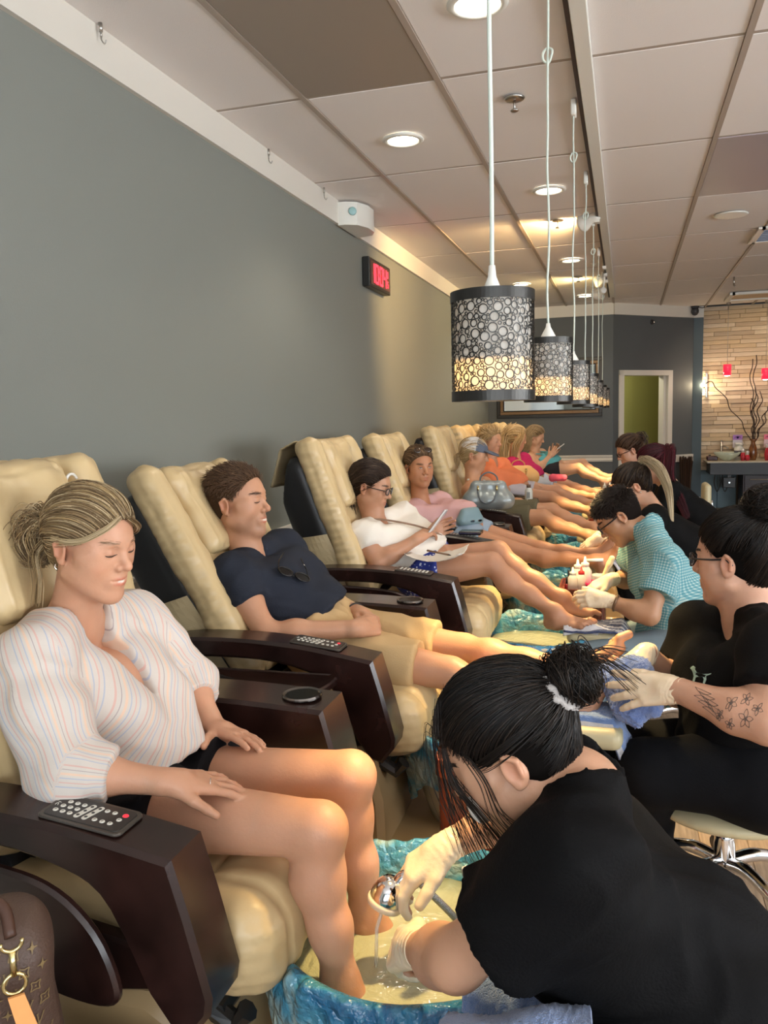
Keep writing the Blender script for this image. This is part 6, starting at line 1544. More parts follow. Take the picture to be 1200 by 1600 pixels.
def tech_J(head, y, hipx, hips_z=.55):
    hd = D(*head, y); nb = hd+np.array([.10, 0, -.13]); hip = np.array([hd[0]+hipx, y, hips_z])
    J = dict(hd=hd, nb=nb, shR=nb+np.array([.0, .17, -.035]), shL=nb+np.array([.0, -.17, -.035]))
    for q, sg in (('L', -1), ('R', 1)):
        J['el'+q] = nb+np.array([-.10, sg*.20, -.27]); J['wr'+q] = np.array([hd[0]-.18, y+sg*.10, .70]); J['hi'+q] = hip+np.array([0, sg*.10, 0]); J['kn'+q] = hip+np.array([-.40, sg*.16, .0]); J['an'+q] = hip+np.array([-.32, sg*.16, -.42])
    J['base'] = .5; J['slump'] = -.04; return J
HN = lambda: [dict(q='R', d=(-.85, -.2, -.4), n=(-.2, .3, .9), side=(0, -1, 0)), dict(q='L', d=(-.85, .2, -.4), n=(-.2, -.5, .8), side=(0, 1, .2))]
J = tech_J((990, 762), 4.85, .36)
root, J, I = far_tech('dark-haired woman with a long pale blonde ponytail behind the man in teal', J, (-.80, -.12, -.55), (.56, .31, .20), [(.030, .018, .012), (.05, .03, .018), (.02, .012, .009)], HN(), ups=(-.3, 0, .9))
for q, hh in zip('RL', HN()): glove(root, J, I, q, hh, .95, .03)
pulled_hair(root, I, (-.095, 0, .085), [(.030, .018, .012), (.07, .045, .025), (.02, .012, .009)], 42, N=1500, rad=.0012, hl=.009, infl=.006, lift=.012)
T = I['T']; k0 = T(-.10, 0, .09); e = D(1050, 806, 4.70)
bundle(root, [k0, k0+(0.03, -.02, .035), k0*.75+e*.25+(.06, -.03, .05), k0*.4+e*.6+(.05, -.03, .03), e+(.0, 0, -.03)], 320, .011, .0013, [(.52, .42, .27), (.62, .52, .36), (.40, .31, .19)], 43, name='ponytail', tight=(.6, 1.1, 1.2, .9, .4))
o = G().tube([T(-.01, .088, -.03), T(-.01, .09, -.04)], .003, 6).obj('earring', mat('silver', (.8, .78, .74), .15, metal=1), root, True); local(o, root)
J = tech_J((1022, 728), 5.85, .36)
RDp = [(.085, .010, .018), (.12, .014, .026), (.05, .008, .014), (.03, .010, .012)]
root, J, I = far_tech('woman with long burgundy hair in a ponytail, back turned', J, (-.93, .25, -.35), (.56, .32, .22), RDp, HN(), ups=(-.2, 0, .9), shirt=(.012, .02, .026))
for q, hh in zip('RL', HN()): glove(root, J, I, q, hh, .95, .03)
pulled_hair(root, I, (-.095, 0, .06), RDp, 45, N=1300, rad=.0015, hl=.009, infl=.010, lift=.016)
T = I['T']; k0 = T(-.095, 0, .06); e = D(1073, 806, 5.62)
bundle(root, [k0, k0+(.03, -.02, .02), D(1044, 748, 5.72), D(1060, 776, 5.66), e], 420, .017, .0016, RDp, 46, name='ponytail', tight=(.7, 1.3, 1.2, .9, .6))
J = tech_J((984, 706), 6.95, .36)
BRH = [(.045, .022, .014), (.08, .042, .024), (.15, .09, .05), (.03, .016, .011)]
root, J, I = far_tech('brown-haired woman with glasses, farthest of those doing pedicures', J, (-.88, -.25, -.38), (.56, .32, .22), BRH, HN(), ups=(-.3, 0, .9))
for q, hh in zip('RL', HN()): glove(root, J, I, q, hh, .95, .03)
pulled_hair(root, I, (-.095, 0, .06), BRH, 48, N=1200, rad=.0016, hl=.009, infl=.010, lift=.014)
T = I['T']; bundle(root, [T(-.09, 0, .07), T(-.13, 0, .09), T(-.14, 0, .04), T(-.11, 0, .01)], 120, .02, .0022, BRH, 49, name='bun')
glasses(root, I, 'glasses', (.02, .012, .01), .003)
# one more head cut by the frame's lower right: nothing else is visible of that person in the photo
# ------------------------------------------------------------------ props near the chairs
def wobj(g, name, m, root, smooth=True, kind=None, label=None, ang=None):
    o = g.obj(name, m, None, smooth, kind) if isinstance(g, G) else g
    o.parent = root; o.matrix_parent_inverse = Matrix.Identity(4)
    Mx = (Matrix.Translation(root.location) @ Matrix.Rotation(root.rotation_euler[2], 4, 'Z')).inverted(); o.data.transform(Mx)
    if ang: smooth_angle(o, ang)
    if label: o['label'] = label
    return o
def terry(name, col): return mat(name, col, .95, bump=1.0, bscale=420, var=.12, vscale=26, sheen=.6, spec=.1)
M_tb = terry('blue_terry', lin(118, 148, 204)); M_tb2 = terry('pale_blue_terry', lin(140, 164, 212)); M_tw = terry('white_terry', lin(215, 215, 220)); M_tn = terry('navy_terry', lin(52, 66, 108))
def cloth_grid(fn, nu, nv, th, m, name, label, cat, seed=0, amp=.003, stripe=None):
    """sheet with thickness; fn(u,v)->point; fuzzy hem"""
    U, Vv = np.meshgrid(np.linspace(0, 1, nu), np.linspace(0, 1, nv), indexing='ij')
    P = np.array([[fn(u, v) for v in Vv[0]] for u in U[:, 0]]).reshape(-1, 3)
    P = P+amp*noise3(P, 9, seed)[:, None]*np.array([.4, .4, 1])
    idx = np.arange(nu*nv).reshape(nu, nv); Q = np.stack([idx[:-1, :-1], idx[1:, :-1], idx[1:, 1:], idx[:-1, 1:]], -1).reshape(-1, 4)
    N = vnormals(P, Q); P = P+N*(.0012*np.random.default_rng(seed).normal(size=len(P)))[:, None]
    P2 = P-N*th; n = len(P); Q2 = Q[:, ::-1]+n
    b = np.concatenate([idx[:, 0], idx[-1, 1:], idx[-2::-1, -1], idx[0, -2:0:-1]]); bn = np.roll(b, -1); S = np.stack([b, b+n, bn+n, bn], 1)
    me = np_mesh(np.concatenate([P, P2]), np.concatenate([Q, Q2, S]), name)
    o = link(name, me, m if not isinstance(m, list) else m)
    if stripe is not None:
        ids = np.concatenate([[stripe(i//(nv-1)/(nu-1), (i % (nv-1))/(nv-1)) for i in range(len(Q))]]*2+[np.zeros(len(S), int)]).astype(np.int32); me.polygons.foreach_set('material_index', ids)
    ctr = P.mean(0); o.data.transform(Matrix.Translation(-Vector(ctr))); o.location = ctr
    return tag(o, label, cat)
def limb_drape(a, b, r, hang, u0=-.1, u1=1.1, side=1):
    a = np.array(a, float); b = np.array(b, float); d = uv(b-a); L_ = np.linalg.norm(b-a); s = uv(np.cross(d, (0, 0, 1))); up = np.cross(s, d)
    def fn(u, v):
        t = u0+(u1-u0)*u; base = a+d*L_*t; w = (v-.5)*2*(hang+r*PI/2); 
        if abs(w) <= r*PI/2: an = w/r; return base+s*r*math.sin(an)+up*r*math.cos(an)
        e = abs(w)-r*PI/2; sg = 1 if w > 0 else -1; return base+s*sg*(r+.02*math.sin(9*u+sg)+.1*e)-np.array([0, 0, 1])*e+s*sg*.012*math.sin(20*u+3*sg)*e*6
    return fn
# stools
M_pad = mat('beige_vinyl_pad', lin(196, 186, 150), .42, bump=.1, bscale=60)
def stool(x, y, zs, label, r=.19, rz=.3, vis=True):
    t = thing('rolling_stool', label, 'stool', (x, y, 0), rz)
    fobj(Fld().ell((0, 0, zs-.035), (r+.01, r+.01, .05), None, .01).cut((0, 0, zs-.055), (0, 0, -1)), .010, 'seat', M_pad, t)
    G().lathe((0, 0, zs-.065), [(.06, 0), (.09, .008), (.06, .012)], 20).obj('seat_plate', M_dark, t, True)
    G().lathe((0, 0, 0), [(.014, .17), (.014, zs-.06)], 16).obj('piston', M_chrome, t, True)
    G().lathe((0, 0, 0), [(.026, .075), (.030, .09), (.030, .17), (.027, .19), (.027, .215)], 24).obj('hub', M_chrome, t, True)
    G().lathe((0, 0, 0), [(.016, .22), (.028, .218), (.028, .205)], 20).obj('collar', M_dark, t, True)
    for k in range(5):
        a = 2*PI*k/5; c, s = math.cos(a), math.sin(a)
        P = [(.02*c, .02*s, .12), (.09*c, .09*s, .135), (.17*c, .17*s, .118), (.235*c, .235*s, .085), (.26*c, .26*s, .062)]
        G().tube(catmull(P, 5), [.020]*6+[.018]*5+[.0155]*5+[.013]*5, 10).obj('leg', M_chrome, t, True)
        w = G().lathe((0, 0, 0), [(0, -.011), (.024, -.011), (.027, -.005), (.027, .005), (.024, .011), (0, .011)], 16, R=Matrix.Rotation(PI/2, 3, 'X') @ Matrix.Identity(3)).lathe((0, 0, 0), [(0, -.001), (.008, -.001), (.008, .012)], 8)
        o = w.obj('caster', M_dark, t, True); o.location = (.262*c, .262*s, .0355); o.rotation_euler = (0, 0, a+.6)
    return t
stool(.285, 2.42, .345, 'beige round rolling stool with chrome base under the tattooed woman', r=.21, rz=.28)
stool(.30, 3.66, .36, 'rolling stool under the man in the teal checked shirt', rz=.9)
stool(.16, 1.12, .44, 'rolling stool under the woman bending over the near foot bath')
for (hx, y), w_ in zip([(.42, 4.85), (.56, 5.85), (.40, 6.95)], ['the blonde-ponytailed woman in black', 'the burgundy-haired woman', 'the farthest woman doing pedicures']):
    t = stool(hx, y, .415, 'rolling stool with chrome-edged backrest under '+w_)
    fobj(Fld().box((.22, 0, .74), (.03, .14, .10), rd=.028), .010, 'backrest', M_pad, t)
    G().tube(catmull([(.10, .0, .41), (.24, .0, .42), (.28, 0, .55), (.26, 0, .70)], 5), .010, 8).obj('back_bar', M_chrome, t, True); t.rotation_euler = (0, 0, 0)
# foot rests
def footrest(x, y, z, label, rz=0):
    t = thing('foot_rest', label, 'foot rest', (x, y, 0), rz)
    fobj(Fld().box((0, 0, z-.03), (.12, .085, .03), rd=.026), .008, 'pad', M_pad, t)
    G().lathe((0, 0, 0), [(0, z-.065), (.05, z-.065), (.05, z-.055), (0, z-.055)], 20).lathe((0, 0, 0), [(.013, .02), (.013, z-.06)], 14).lathe((0, 0, 0), [(.0, .0), (.12, .0), (.12, .012), (.02, .03), (.0, .03)], 28).obj('post', M_chrome, t, True); return t
footrest(-.12, 2.26, .575, 'beige foot rest on chrome post below the blue towelled foot')
footrest(-.12, 3.56, .50, 'beige foot rest under the striped towel before the man in teal')
footrest(-.17, 1.52, .50, 'foot rest with chrome post beside the kneeling hand shower')
footrest(-.17, 4.60, .60, 'padded foot rest under the feet of the woman in pink')
footrest(-.20, 5.72, .60, 'padded foot rest under the feet of the woman in the cap')
for y in (6.8, 7.85, 9.0): footrest(-.22, y, .62, {6.8: 'padded foot rest below the feet of the woman in orange', 7.85: 'padded foot rest below the feet of the woman in magenta', 9.0: 'padded foot rest below the feet of the woman in teal'}[y])
# towels
cloth_grid(lambda u, v: np.array([-.23+.24*u+.02*math.sin(3*v), 2.20+.16*v, .60-.05*max(0, (abs(v-.5)-.38))*8-.6*max(0, u-.82)]), 40, 40, .008, [M_tb, M_tw], 'towel', 'blue towel with a white hem laid over the foot rest by the bun', 'towel', 1, .004, lambda u, v: 1 if (v < .07 or v > .93) else 0)
st = lambda u, v: 1 if (.15 < v < .24 or .34 < v < .5 or .62 < v < .68 or .80 < v < .9) else 0
cloth_grid(lambda u, v: np.array([-.25+.36*u, 3.46+.18*v+.02*math.sin(u*4), .520+.010*math.sin(u*7+v*3)-(max(0, u-.66)**1.5)*1.6-.35*max(0, abs(v-.5)-.40)]), 60, 60, .008, [M_tw, M_tn], 'towel', 'white and navy striped towel under the feet of the woman with glasses', 'towel', 2, .004, st)
cloth_grid(lambda u, v: np.array([-.25+.36*u, 3.465+.17*v, .507-.004*math.sin(u*9)-(max(0, u-.60)**1.5)*1.6]), 40, 30, .008, M_tn, 'towel', 'dark navy towel folded under the striped one', 'towel', 3, .004)
cloth_grid(lambda u, v: np.array([-.28+.30*u, 4.50+.20*v, .618-.5*max(0, u-.75)]), 30, 30, .008, [M_tw, M_tn], 'towel', 'striped towel beneath the heels of the woman in pink', 'towel', 4, .004, st)
cloth_grid(lambda u, v: np.array([-.30+.28*u, 5.62+.20*v, .618-.5*max(0, u-.75)]), 30, 30, .010, [M_tw, M_tn], 'towel', 'striped towel beneath the feet of the woman in the cap', 'towel', 5, .004, st)
aL = np.array([-.05, 1.02, .60]); 
cloth_grid(limb_drape((-.18, 1.22, .50), (.0, 1.14, .52), .085, .16), 60, 70, .009, M_tb, 'towel', 'blue terry towel draped over the knee of the bending woman', 'towel', 6, .006)
cloth_grid(limb_drape((-.19, .94, .545), (-.03, .96, .58), .090, .16), 60, 70, .009, M_tb2, 'towel', 'pale blue terry towel on her nearer knee at the bottom edge', 'towel', 7, .006)
cloth_grid(lambda u, v: np.array([-.285+.10*u, 1.40+.05*v, .60-.16*v+.03*u*v]), 20, 20, .006, M_tw, 'towel', 'narrow white towel edge beside the black sleeve', 'towel', 8, .002)
# the towel wrapped around the foot
f = Fld(); p = lambda x, y, yy: D(x, y, yy)
f.cap(p(950, 1058, 2.32), p(985, 1100, 2.24), .042, .047, .03).cap(p(985, 1050, 2.34), p(1005, 1085, 2.26), .045, .040, .03).cap(p(1000, 1045, 2.34), p(1012, 1100, 2.22), .026, .03, .03)
f.cap(p(985, 1105, 2.22), p(996, 1128, 2.20), .034, .022, .02).cap(p(1008, 1098, 2.22), p(1022, 1112, 2.20), .024, .014, .02).cap(p(940, 1062, 2.33), p(935, 1056, 2.33), .02, .012, .02)
V, Q = mesh_field(f, .0045, rel=1); N = vnormals(V, Q); V = V+N*(.008*noise3(V, 9, 5)+.0022*np.random.default_rng(2).normal(size=len(V)))[:, None]
c0 = V.mean(0); o = link('towel', np_mesh(V-c0, Q, 'towel'), terry('bright_blue_terry', lin(126, 152, 214)), loc=tuple(c0)); tag(o, 'bright blue terry towel wrapped round the man\'s foot between gloved hands', 'towel')
# hand shower
h0 = D(606, 1398, 1.385); t = thing('hand_shower', 'chrome hand shower with white ring held by a gloved hand', 'hand shower', h0)
dn = uv((-.35, -.15, -.92)); Rm = Vector(dn).to_track_quat('Z', 'Y').to_matrix()
G().lathe((0, 0, 0), [(0, -.034), (.018, -.032), (.028, -.02), (.033, -.002), (.033, .014), (.030, .018)], 28, R=Rm).obj('head', M_chrome, t, True)
G().lathe((0, 0, 0), [(.0345, .010), (.0355, .014), (.0350, .021), (.026, .0235), (0, .0235)], 28, R=Rm).obj('face_ring', mat('cream_plastic', lin(228, 212, 186), .4), t, True)
hp = D(640, 1362, 1.40)-h0; G().tube(catmull([np.array([0.005, 0, -.005]), hp*.35, hp*.8, hp*1.2+np.array([.01, 0, -.03])], 5), .0125, 12).obj('handle', M_chrome, t, True)
e = hp*1.2+np.array([.01, 0, -.03]); G().tube(catmull([e, e+np.array([.06, .03, -.08]), e+np.array([.06, .10, -.16]), e+np.array([.0, .16, -.20])], 8), .007, 8).obj('hose', mat('steel_hose', (.5, .5, .5), .25, metal=1, bump=.6, bscale=500), t, True)
wj = G().tube([np.array([0, 0, 0])+dn*.02, dn*.06+np.array([.0, 0, -.01]), np.array([dn[0]*.07, dn[1]*.07, .385-h0[2]])], [.004, .0035, .004], 8).obj('water_jet', mat('clear_water', (.8, .85, .85), .03, alpha=.35, spec=.9), None, True, loc=tuple(h0)); tag(wj, 'thin stream of water falling from the hand shower', 'water')
# man's sunglasses hanging at his collar
p0 = D(452, 905, 2.40)+man_fr*.022; t = thing('sunglasses', 'black sunglasses hanging folded from the navy tee collar', 'sunglasses', p0)
g = G(); lv_ = uv(man_l*.5-man_up*.75+man_fr*.2); uu = uv(np.cross(lv_, man_fr)); 
for q in (-1, 1):
    b = len(g.V); c_ = lv_*q*.030; pts = [c_+lv_*.025*math.cos(a)+uu*.019*math.sin(a)+man_fr*.004 for a in np.linspace(0, 2*PI, 18, endpoint=False)]; g.tube(pts, .0026, 6, closed=True)
    b = len(g.V); g.V += [tuple(x) for x in pts]; g.F.append(tuple(range(b, b+18)))
    g.tube([c_+lv_*q*.024, c_+lv_*q*.02-uu*.05, c_-uu*.10], .002, 5)
g.tube([-lv_*.006, uu*.006, lv_*.006], .0025, 5); g.obj('frame', mat('black_gloss', (.006, .006, .007), .12), t, True)
# things held or lying: phone, papers, cases, bags
M_phone = mat('phone_white', lin(210, 214, 216), .2); M_blk = mat('black_gloss2', (.01, .01, .012), .18)
def slab_thing(name, label, cat, c, h, R, m, extra=None):
    t = thing(name, label, cat, c); o = G().box((0, 0, 0), h, bev=min(h)*.6).obj('case', m, t); o.rotation_euler = Matrix(R).to_euler() if not isinstance(R, Matrix) else R.to_euler()
    o2 = G().box((0, 0, h[2]), (h[0]*.92, h[1]*.94, .0006)).obj('screen', M_blk, t); o2.rotation_euler = o.rotation_euler
    return t
R1 = frame((.55, .1, .75), (-.7, 0, .6)); slab_thing('phone', 'white phone held up by the woman with glasses', 'phone', D(684, 815, 3.60), (.068, .034, .004), [list(r) for r in R1], M_phone)
R1 = frame((.8, 0, .6), (-.6, 0, .8)); slab_thing('phone', 'phone held by the woman in teal at the far end', 'phone', D(873, 700, 9.12), (.075, .038, .005), [list(r) for r in R1], M_phone)
M_paper = mat('white_paper', lin(222, 216, 206), .8)
o = cloth_grid(lambda u, v: np.array([-.93+.26*u, 3.40+.20*v-.04*u, .805+.035*(u-.45)**2*4-.012*math.sin(v*4)]), 20, 14, .0012, M_paper, 'magazine', 'open white magazine on the lap of the woman with glasses', 'magazine', 3, .0008)
pq = np.array([-.80, 3.50, .82]); t = thing('pen', 'thin brown pen lying across the white magazine', 'pen', pq); G().tube([(-.05, .0, .012), (.055, -.03, .0)], .0045, 8).obj('barrel', mat('brown_pen', lin(120, 92, 70), .4), t, True); G().tube([(.055, -.03, .0), (.066, -.0335, -.002)], [.004, .001], 8).obj('tip', M_dark, t, True)
f = Fld().ell((0, 0, .024), (.055, .032, .026), None, .01).cut((0, 0, .003), (0, 0, -1)); c0 = D(703, 852, 4.19); t = thing('glasses_case', 'rounded black glasses case on the chair arm before the woman in pink', 'case', (-.93, 4.29, .80)); fobj(f, .005, 'shell', M_blk, t); G().box((0, 0, .022), (.054, .0325, .0012)).obj('seam', M_dark, t)
t = thing('wallet', 'flat black wallet with a chrome edge on the same chair arm', 'wallet', (-.80, 4.31, .789)); G().box((0, 0, .010), (.06, .045, .010), bev=.004).obj('body', M_blk, t); G().box((0, -.046, .010), (.058, .002, .004)).obj('clasp', M_chrome, t)
# silver handbag on the arm of the fifth chair
def handbag(name, label, loc, rz, w, h, d, m, mh, bulge=.02, handles=True, kind=None):
    t = thing(name, label, 'bag', loc, rz)
    f = Fld(); 
    f.cap((-w*.42, 0, d*.5+.003), (w*.42, 0, d*.5+.003), d*.5, None, .05).cap((-w*.34, 0, h-d*.25), (w*.34, 0, h-d*.25), d*.22, None, .03)
    for k in (-1, 0, 1): f.cap((k*w*.40, 0, d*.5), (k*w*.30, 0, h-d*.3), d*.46, d*.22, .05)
    f.cut((0, 0, .004), (0, 0, -1)); o = fobj(f, max(.004, w*.02), 'body', m, t)
    if handles:
        for s in (-1, 1):
            pts = [(-w*.24, s*d*.40, h*.78), (-w*.24, s*d*.55, h*.66), (-w*.16, s*d*.66, h*.36), (0, s*d*.68, h*.26), (w*.16, s*d*.66, h*.36), (w*.24, s*d*.55, h*.66), (w*.24, s*d*.40, h*.78)] if s < 0 else [(-w*.24, d*.3, h*.8), (-w*.2, d*.32, h*1.15), (0, d*.32, h*1.3), (w*.2, d*.32, h*1.15), (w*.24, d*.3, h*.8)]
            G().tube(catmull(pts, 5), .0055, 8).obj('handle', mh, t, True)
            for q in (-1, 1): G().tube([(q*w*.24, s*d*.40, h*.86), (q*w*.24, s*d*.50, h*.70)], .008, 8).obj('strap_tab', mat('gold_metal', (.75, .6, .3), .25, metal=1), t, True)
    G().tube([(-w*.36, 0, h*.99), (0, 0, h*1.015), (w*.36, 0, h*.99)], .004, 6).obj('zipper', mh, t, True)
    return t
handbag('handbag', 'silver grey domed handbag standing on the fifth chair arm', (-.885, 5.42, .795), .05, .26, .19, .12, mat('silver_leather', lin(150, 160, 162), .28, metal=.35, bump=.15, bscale=120), mat('grey_handle', lin(96, 104, 110), .4))
handbag('handbag', 'small teal clutch bag on the lap of the woman in pink', (-.86, 4.60, .80), .9, .14, .09, .05, mat('teal_leather', lin(112, 138, 146), .4), M_blk, handles=False)
t = handbag('tote_bag', 'soft tan bag lying on the arm beside the orange top', (-.93, 7.40, .79), .2, .26, .17, .14, mat('tan_leather', lin(222, 178, 116), .5, bump=.4, bscale=20), mat('tan_handle', lin(190, 145, 90), .5))
# drink bottle with straw
t = thing('water_bottle', 'clear printed drink bottle with brown cap beyond the handbag', 'bottle', (-.70, 6.17, .755)); G().lathe((0, 0, 0), [(0, 0), (.028, 0), (.03, .01), (.03, .095), (.022, .115), (.014, .12)], 20).obj('body', mat('clear_bottle', lin(205, 210, 205), .15, alpha=.85), t, True)
G().lathe((0, 0, .12), [(.016, 0), (.016, .022), (0, .022)], 16).obj('cap', mat('brown_cap', lin(90, 70, 56), .4), t, True); G().box((0, -.0305, .065), (.012, .0008, .022)).obj('label_print', mat('label_grey', lin(120, 124, 124), .6), t)
t = thing('nail_file', 'pale paddle held low beside the drink bottle', 'file', D(812, 790, 5.85)); G().tube([(-.05, 0, -.03), (.06, 0, .04)], .007, 8).obj('blade', mat('pale_file', lin(200, 190, 176), .6), t, True)
o = fobj(Fld().cap((-.05, 0, .035), (.05, 0, .035), .035, .032, .02), .008, 'hot_pink_roll', mat('hot_pink_cloth', lin(238, 100, 130), .8, bump=.4), None, fn=lambda V, N: .004*noise3(V, 14, 2)); o.location = (-.60, 7.66, .795); tag(o, 'hot pink folded cloth on the seventh chair arm', 'cloth'); o.name = 'folded_cloth'
# wooden trolleys
M_red = mat('red_brown_wood', lin(112, 52, 34), .25, var=.3, vscale=7, aniso=(6, 6, .8), coat=.4)
def trolley(x, y, hx, hy, z, label, rz=0):
    t = thing('wooden_trolley', label, 'trolley', (x, y, 0), rz); pts = rrect(0, 0, hx, hy, .035, 6)
    g = plate(pts, .06, z-.03, .001); smooth_angle(g.obj('cabinet', M_red, t), 30)
    g = G(); n = len(pts)
    for zz, s in ((z-.03, 1.0), (z-.03, 1.04), (z+.012, 1.04), (z+.012, .97), (z-.012, .97)):
        for a, b in pts: g.V.append((a*s, b*s, zz))
    for k in range(4): g.F += [(k*n+i, k*n+(i+1) % n, (k+1)*n+(i+1) % n, (k+1)*n+i) for i in range(n)]
    g.F.append(tuple(range(4*n, 5*n))); smooth_angle(g.obj('tray_top', M_red, t), 30)
    for k in (-1, 1): G().box((0, -hy-.002, .06+(z-.12)*(.5+.25*k)+.02), (hx-.03, .003, (z-.14)*.22), bev=.002).obj('drawer', M_red, t)
    for a in (-1, 1):
        for b in (-1, 1): G().lathe((a*(hx-.03), b*(hy-.03), 0), [(0, 0), (.018, .004), (.022, .022), (.018, .04), (.008, .045), (.008, .06)], 12).obj('caster', M_dark, t, True)
    return t
trolley(-.27, 1.93, .165, .11, .60, 'red-brown wooden trolley behind the bending woman\'s face', .05)
trolley(-.20, 4.13, .11, .14, .56, 'red-brown wooden trolley carrying the squeeze bottles', .0)
trolley(-.16, 6.28, .11, .12, .60, 'red-brown wooden trolley farther down the row', .0); trolley(-.16, 8.42, .11, .12, .60, 'farthest red-brown wooden trolley near the slanted wall', .0)
M_cb = mat('clear_squeeze', lin(220, 212, 208), .25, alpha=.92)
def squeeze(x, y, z, label, s=1, cap=None, grp=None):
    t = thing('squeeze_bottle', label, 'bottle', (x, y, z), group=grp); G().lathe((0, 0, 0), [(0, 0), (.020*s, 0), (.022*s, .004), (.022*s, .065*s), (.014*s, .078*s), (.012*s, .082*s)], 18).obj('body', M_cb, t, True)
    G().lathe((0, 0, .080*s), [(.014*s, 0), (.014*s, .012*s), (.006*s, .016*s), (.003*s, .034*s), (0, .035*s)], 14).obj('nozzle', cap or M_wplast, t, True)
M_rc = mat('red_cap', lin(205, 40, 44), .4); zz = .549
squeeze(-.245, 4.03, zz, 'front white squeeze bottle at the left end of the near tray', 1.1); squeeze(-.205, 4.05, zz, 'white squeeze bottle with a red tip on the near tray', 1.1, M_rc); squeeze(-.225, 4.10, zz, 'tall white squeeze bottle behind the red-tipped one', 1.35); squeeze(-.19, 4.11, zz, 'tall white squeeze bottle nearest the magenta bowl', 1.45)
t = thing('polish_bottle', 'dark red nail polish bottle with black cap on tray edge', 'bottle', (-.275, 4.06, zz)); G().lathe((0, 0, 0), [(0, 0), (.011, 0), (.012, .006), (.012, .03), (.006, .036)], 14).obj('body', mat('dark_polish', (.12, .005, .01), .15), t, True); G().lathe((0, 0, .036), [(.007, 0), (.006, .034), (0, .036)], 12).obj('cap', M_dark, t, True)
t = thing('polish_bottle', 'black-capped polish bottle behind the dark red one', 'bottle', (-.268, 4.10, zz)); G().lathe((0, 0, 0), [(0, 0), (.011, 0), (.012, .006), (.012, .04), (.006, .046)], 14).obj('body', mat('wine_polish', (.16, .01, .02), .15), t, True); G().lathe((0, 0, .046), [(.007, 0), (.006, .05), (0, .052)], 12).obj('cap', M_dark, t, True)
t = thing('bowl', 'magenta scrub bowl beside the squeeze bottles', 'bowl', (-.135, 4.06, zz)); G().lathe((0, 0, 0), [(0, .0), (.03, 0), (.052, .03), (.058, .05), (.054, .05), (.045, .03), (.028, .008), (0, .006)], 28).obj('shell', mat('magenta_plastic', lin(190, 24, 92), .3), t, True)
t = thing('glass_jar', 'clear glass jar holding a pale foot paddle', 'jar', (-.125, 4.17, zz)); G().lathe((0, 0, 0), [(0, 0), (.036, 0), (.038, .01), (.036, .06), (.039, .065), (.034, .062), (.033, .01), (0, .006)], 24).obj('jar', mat('jar_glass', (.85, .88, .86), .05, alpha=.45), t, True)
t = thing('foot_paddle', 'pale wooden foot paddle standing in the glass jar', 'paddle', (-.12, 4.17, zz+.02)); fobj(Fld().cap((0, 0, .0), (.045, 0, .10), .009, .014, .01).cap((.045, 0, .10), (.058, 0, .13), .015, .015, .01), .005, 'blade', mat('pale_paddle', lin(226, 206, 160), .5), t)
o = fobj(Fld().box((0, 0, .014), (.018, .016, .014), rd=.004), .004, 'cotton_box', M_wplast, None); o.location = (-.175, 3.995, zz); tag(o, 'small white box at the front of the near tray', 'box')
for k, (x, y, z, lb, cp) in enumerate([(-.20, 6.22, .59, 'white squeeze bottle with red cap on the middle trolley', M_rc), (-.16, 6.24, .59, 'plain white squeeze bottle on the middle trolley', None), (-.12, 6.28, .59, 'short white squeeze bottle on the middle trolley right side', None), (-.20, 8.36, .59, 'white squeeze bottle on the farthest trolley', None), (-.15, 8.40, .59, 'second squeeze bottle on the farthest trolley', None)]): squeeze(x, y, z, lb, 1.2, cp)
for k, (x, y, lb) in enumerate([(-.16, 4.42, 'cream cotton stick lying before the feet of the woman in pink'), (-.13, 4.47, 'second cream cotton stick beside the pink-shirted woman\'s toes')]):
    o = G().tube([(-.05, 0, 0), (.05, .005, .004)], .009, 10).obj('cotton_roll', M_wplast, None, True, loc=(x, y, .64)); tag(o, lb, 'cotton roll')
# back cover on the third chair
o = cloth_grid(lambda u, v: np.array([-1.43-.12*u, 3.40+.30*v, 1.325-.05*u-.34*max(0, u-.55)]), 24, 12, .006, M_leather2, 'shell_cover', 'tan vinyl cover folded behind the third chair shell', 'cover', 5, .002)
# monogram bag, bottom left, on a low ottoman
t = thing('ottoman', 'low black ottoman under the monogram bag, outside the frame', 'ottoman', (-.86, .86, 0)); fobj(Fld().box((0, 0, .255), (.20, .15, .185), rd=.04), .012, 'cushion', M_shell, t)
for a in (-1, 1):
    for b in (-1, 1): G().lathe((a*.15, b*.1, 0), [(0, 0), (.018, 0), (.022, .08)], 10).obj('leg', M_dark, t, True)
t = thing('monogram_bag', 'brown monogram canvas bag with a tan leather tag', 'bag', (-.860, .85, .44), .8)
f = Fld(); f.box((-.01, 0, .15), (.105, .08, .15), rd=.05, k=.05); f.cap((-.08, 0, .275), (.04, 0, .29), .045, .035, .05); f.box((0, 0, .36), (.10, .045, .04), rd=.02, k=.02, sub=True)
mb = mat('monogram_canvas', lin(82, 62, 52), .5, bump=.3, bscale=260, var=.12); body = fobj(f, .007, 'body', mb, t, fn=lambda V, N: .005*noise3(V, 5, 3))
from mathutils.bvhtree import BVHTree
bv = BVHTree.FromPolygons([v.co.copy() for v in body.data.vertices], [tuple(p.vertices) for p in body.data.polygons])
mg = mat('monogram_gold', lin(128, 108, 70), .6); 
def decal(sh, cx, cz, s, rot):
    g = G()
    for poly in sh:
        pts = []
        for (a, b) in poly:
            x = cx+s*(a*math.cos(rot)-b*math.sin(rot)); z = cz+s*(a*math.sin(rot)+b*math.cos(rot)); h = bv.ray_cast(Vector((x, -.4, z)), Vector((0, 1, 0))); 
            if h[0] is None: return
            pts.append((x, h[0][1]-.003, z))
        b0 = len(g.V); g.V += pts; g.F.append(tuple(range(b0, b0+len(pts))))
    g.obj('monogram', mg, t)
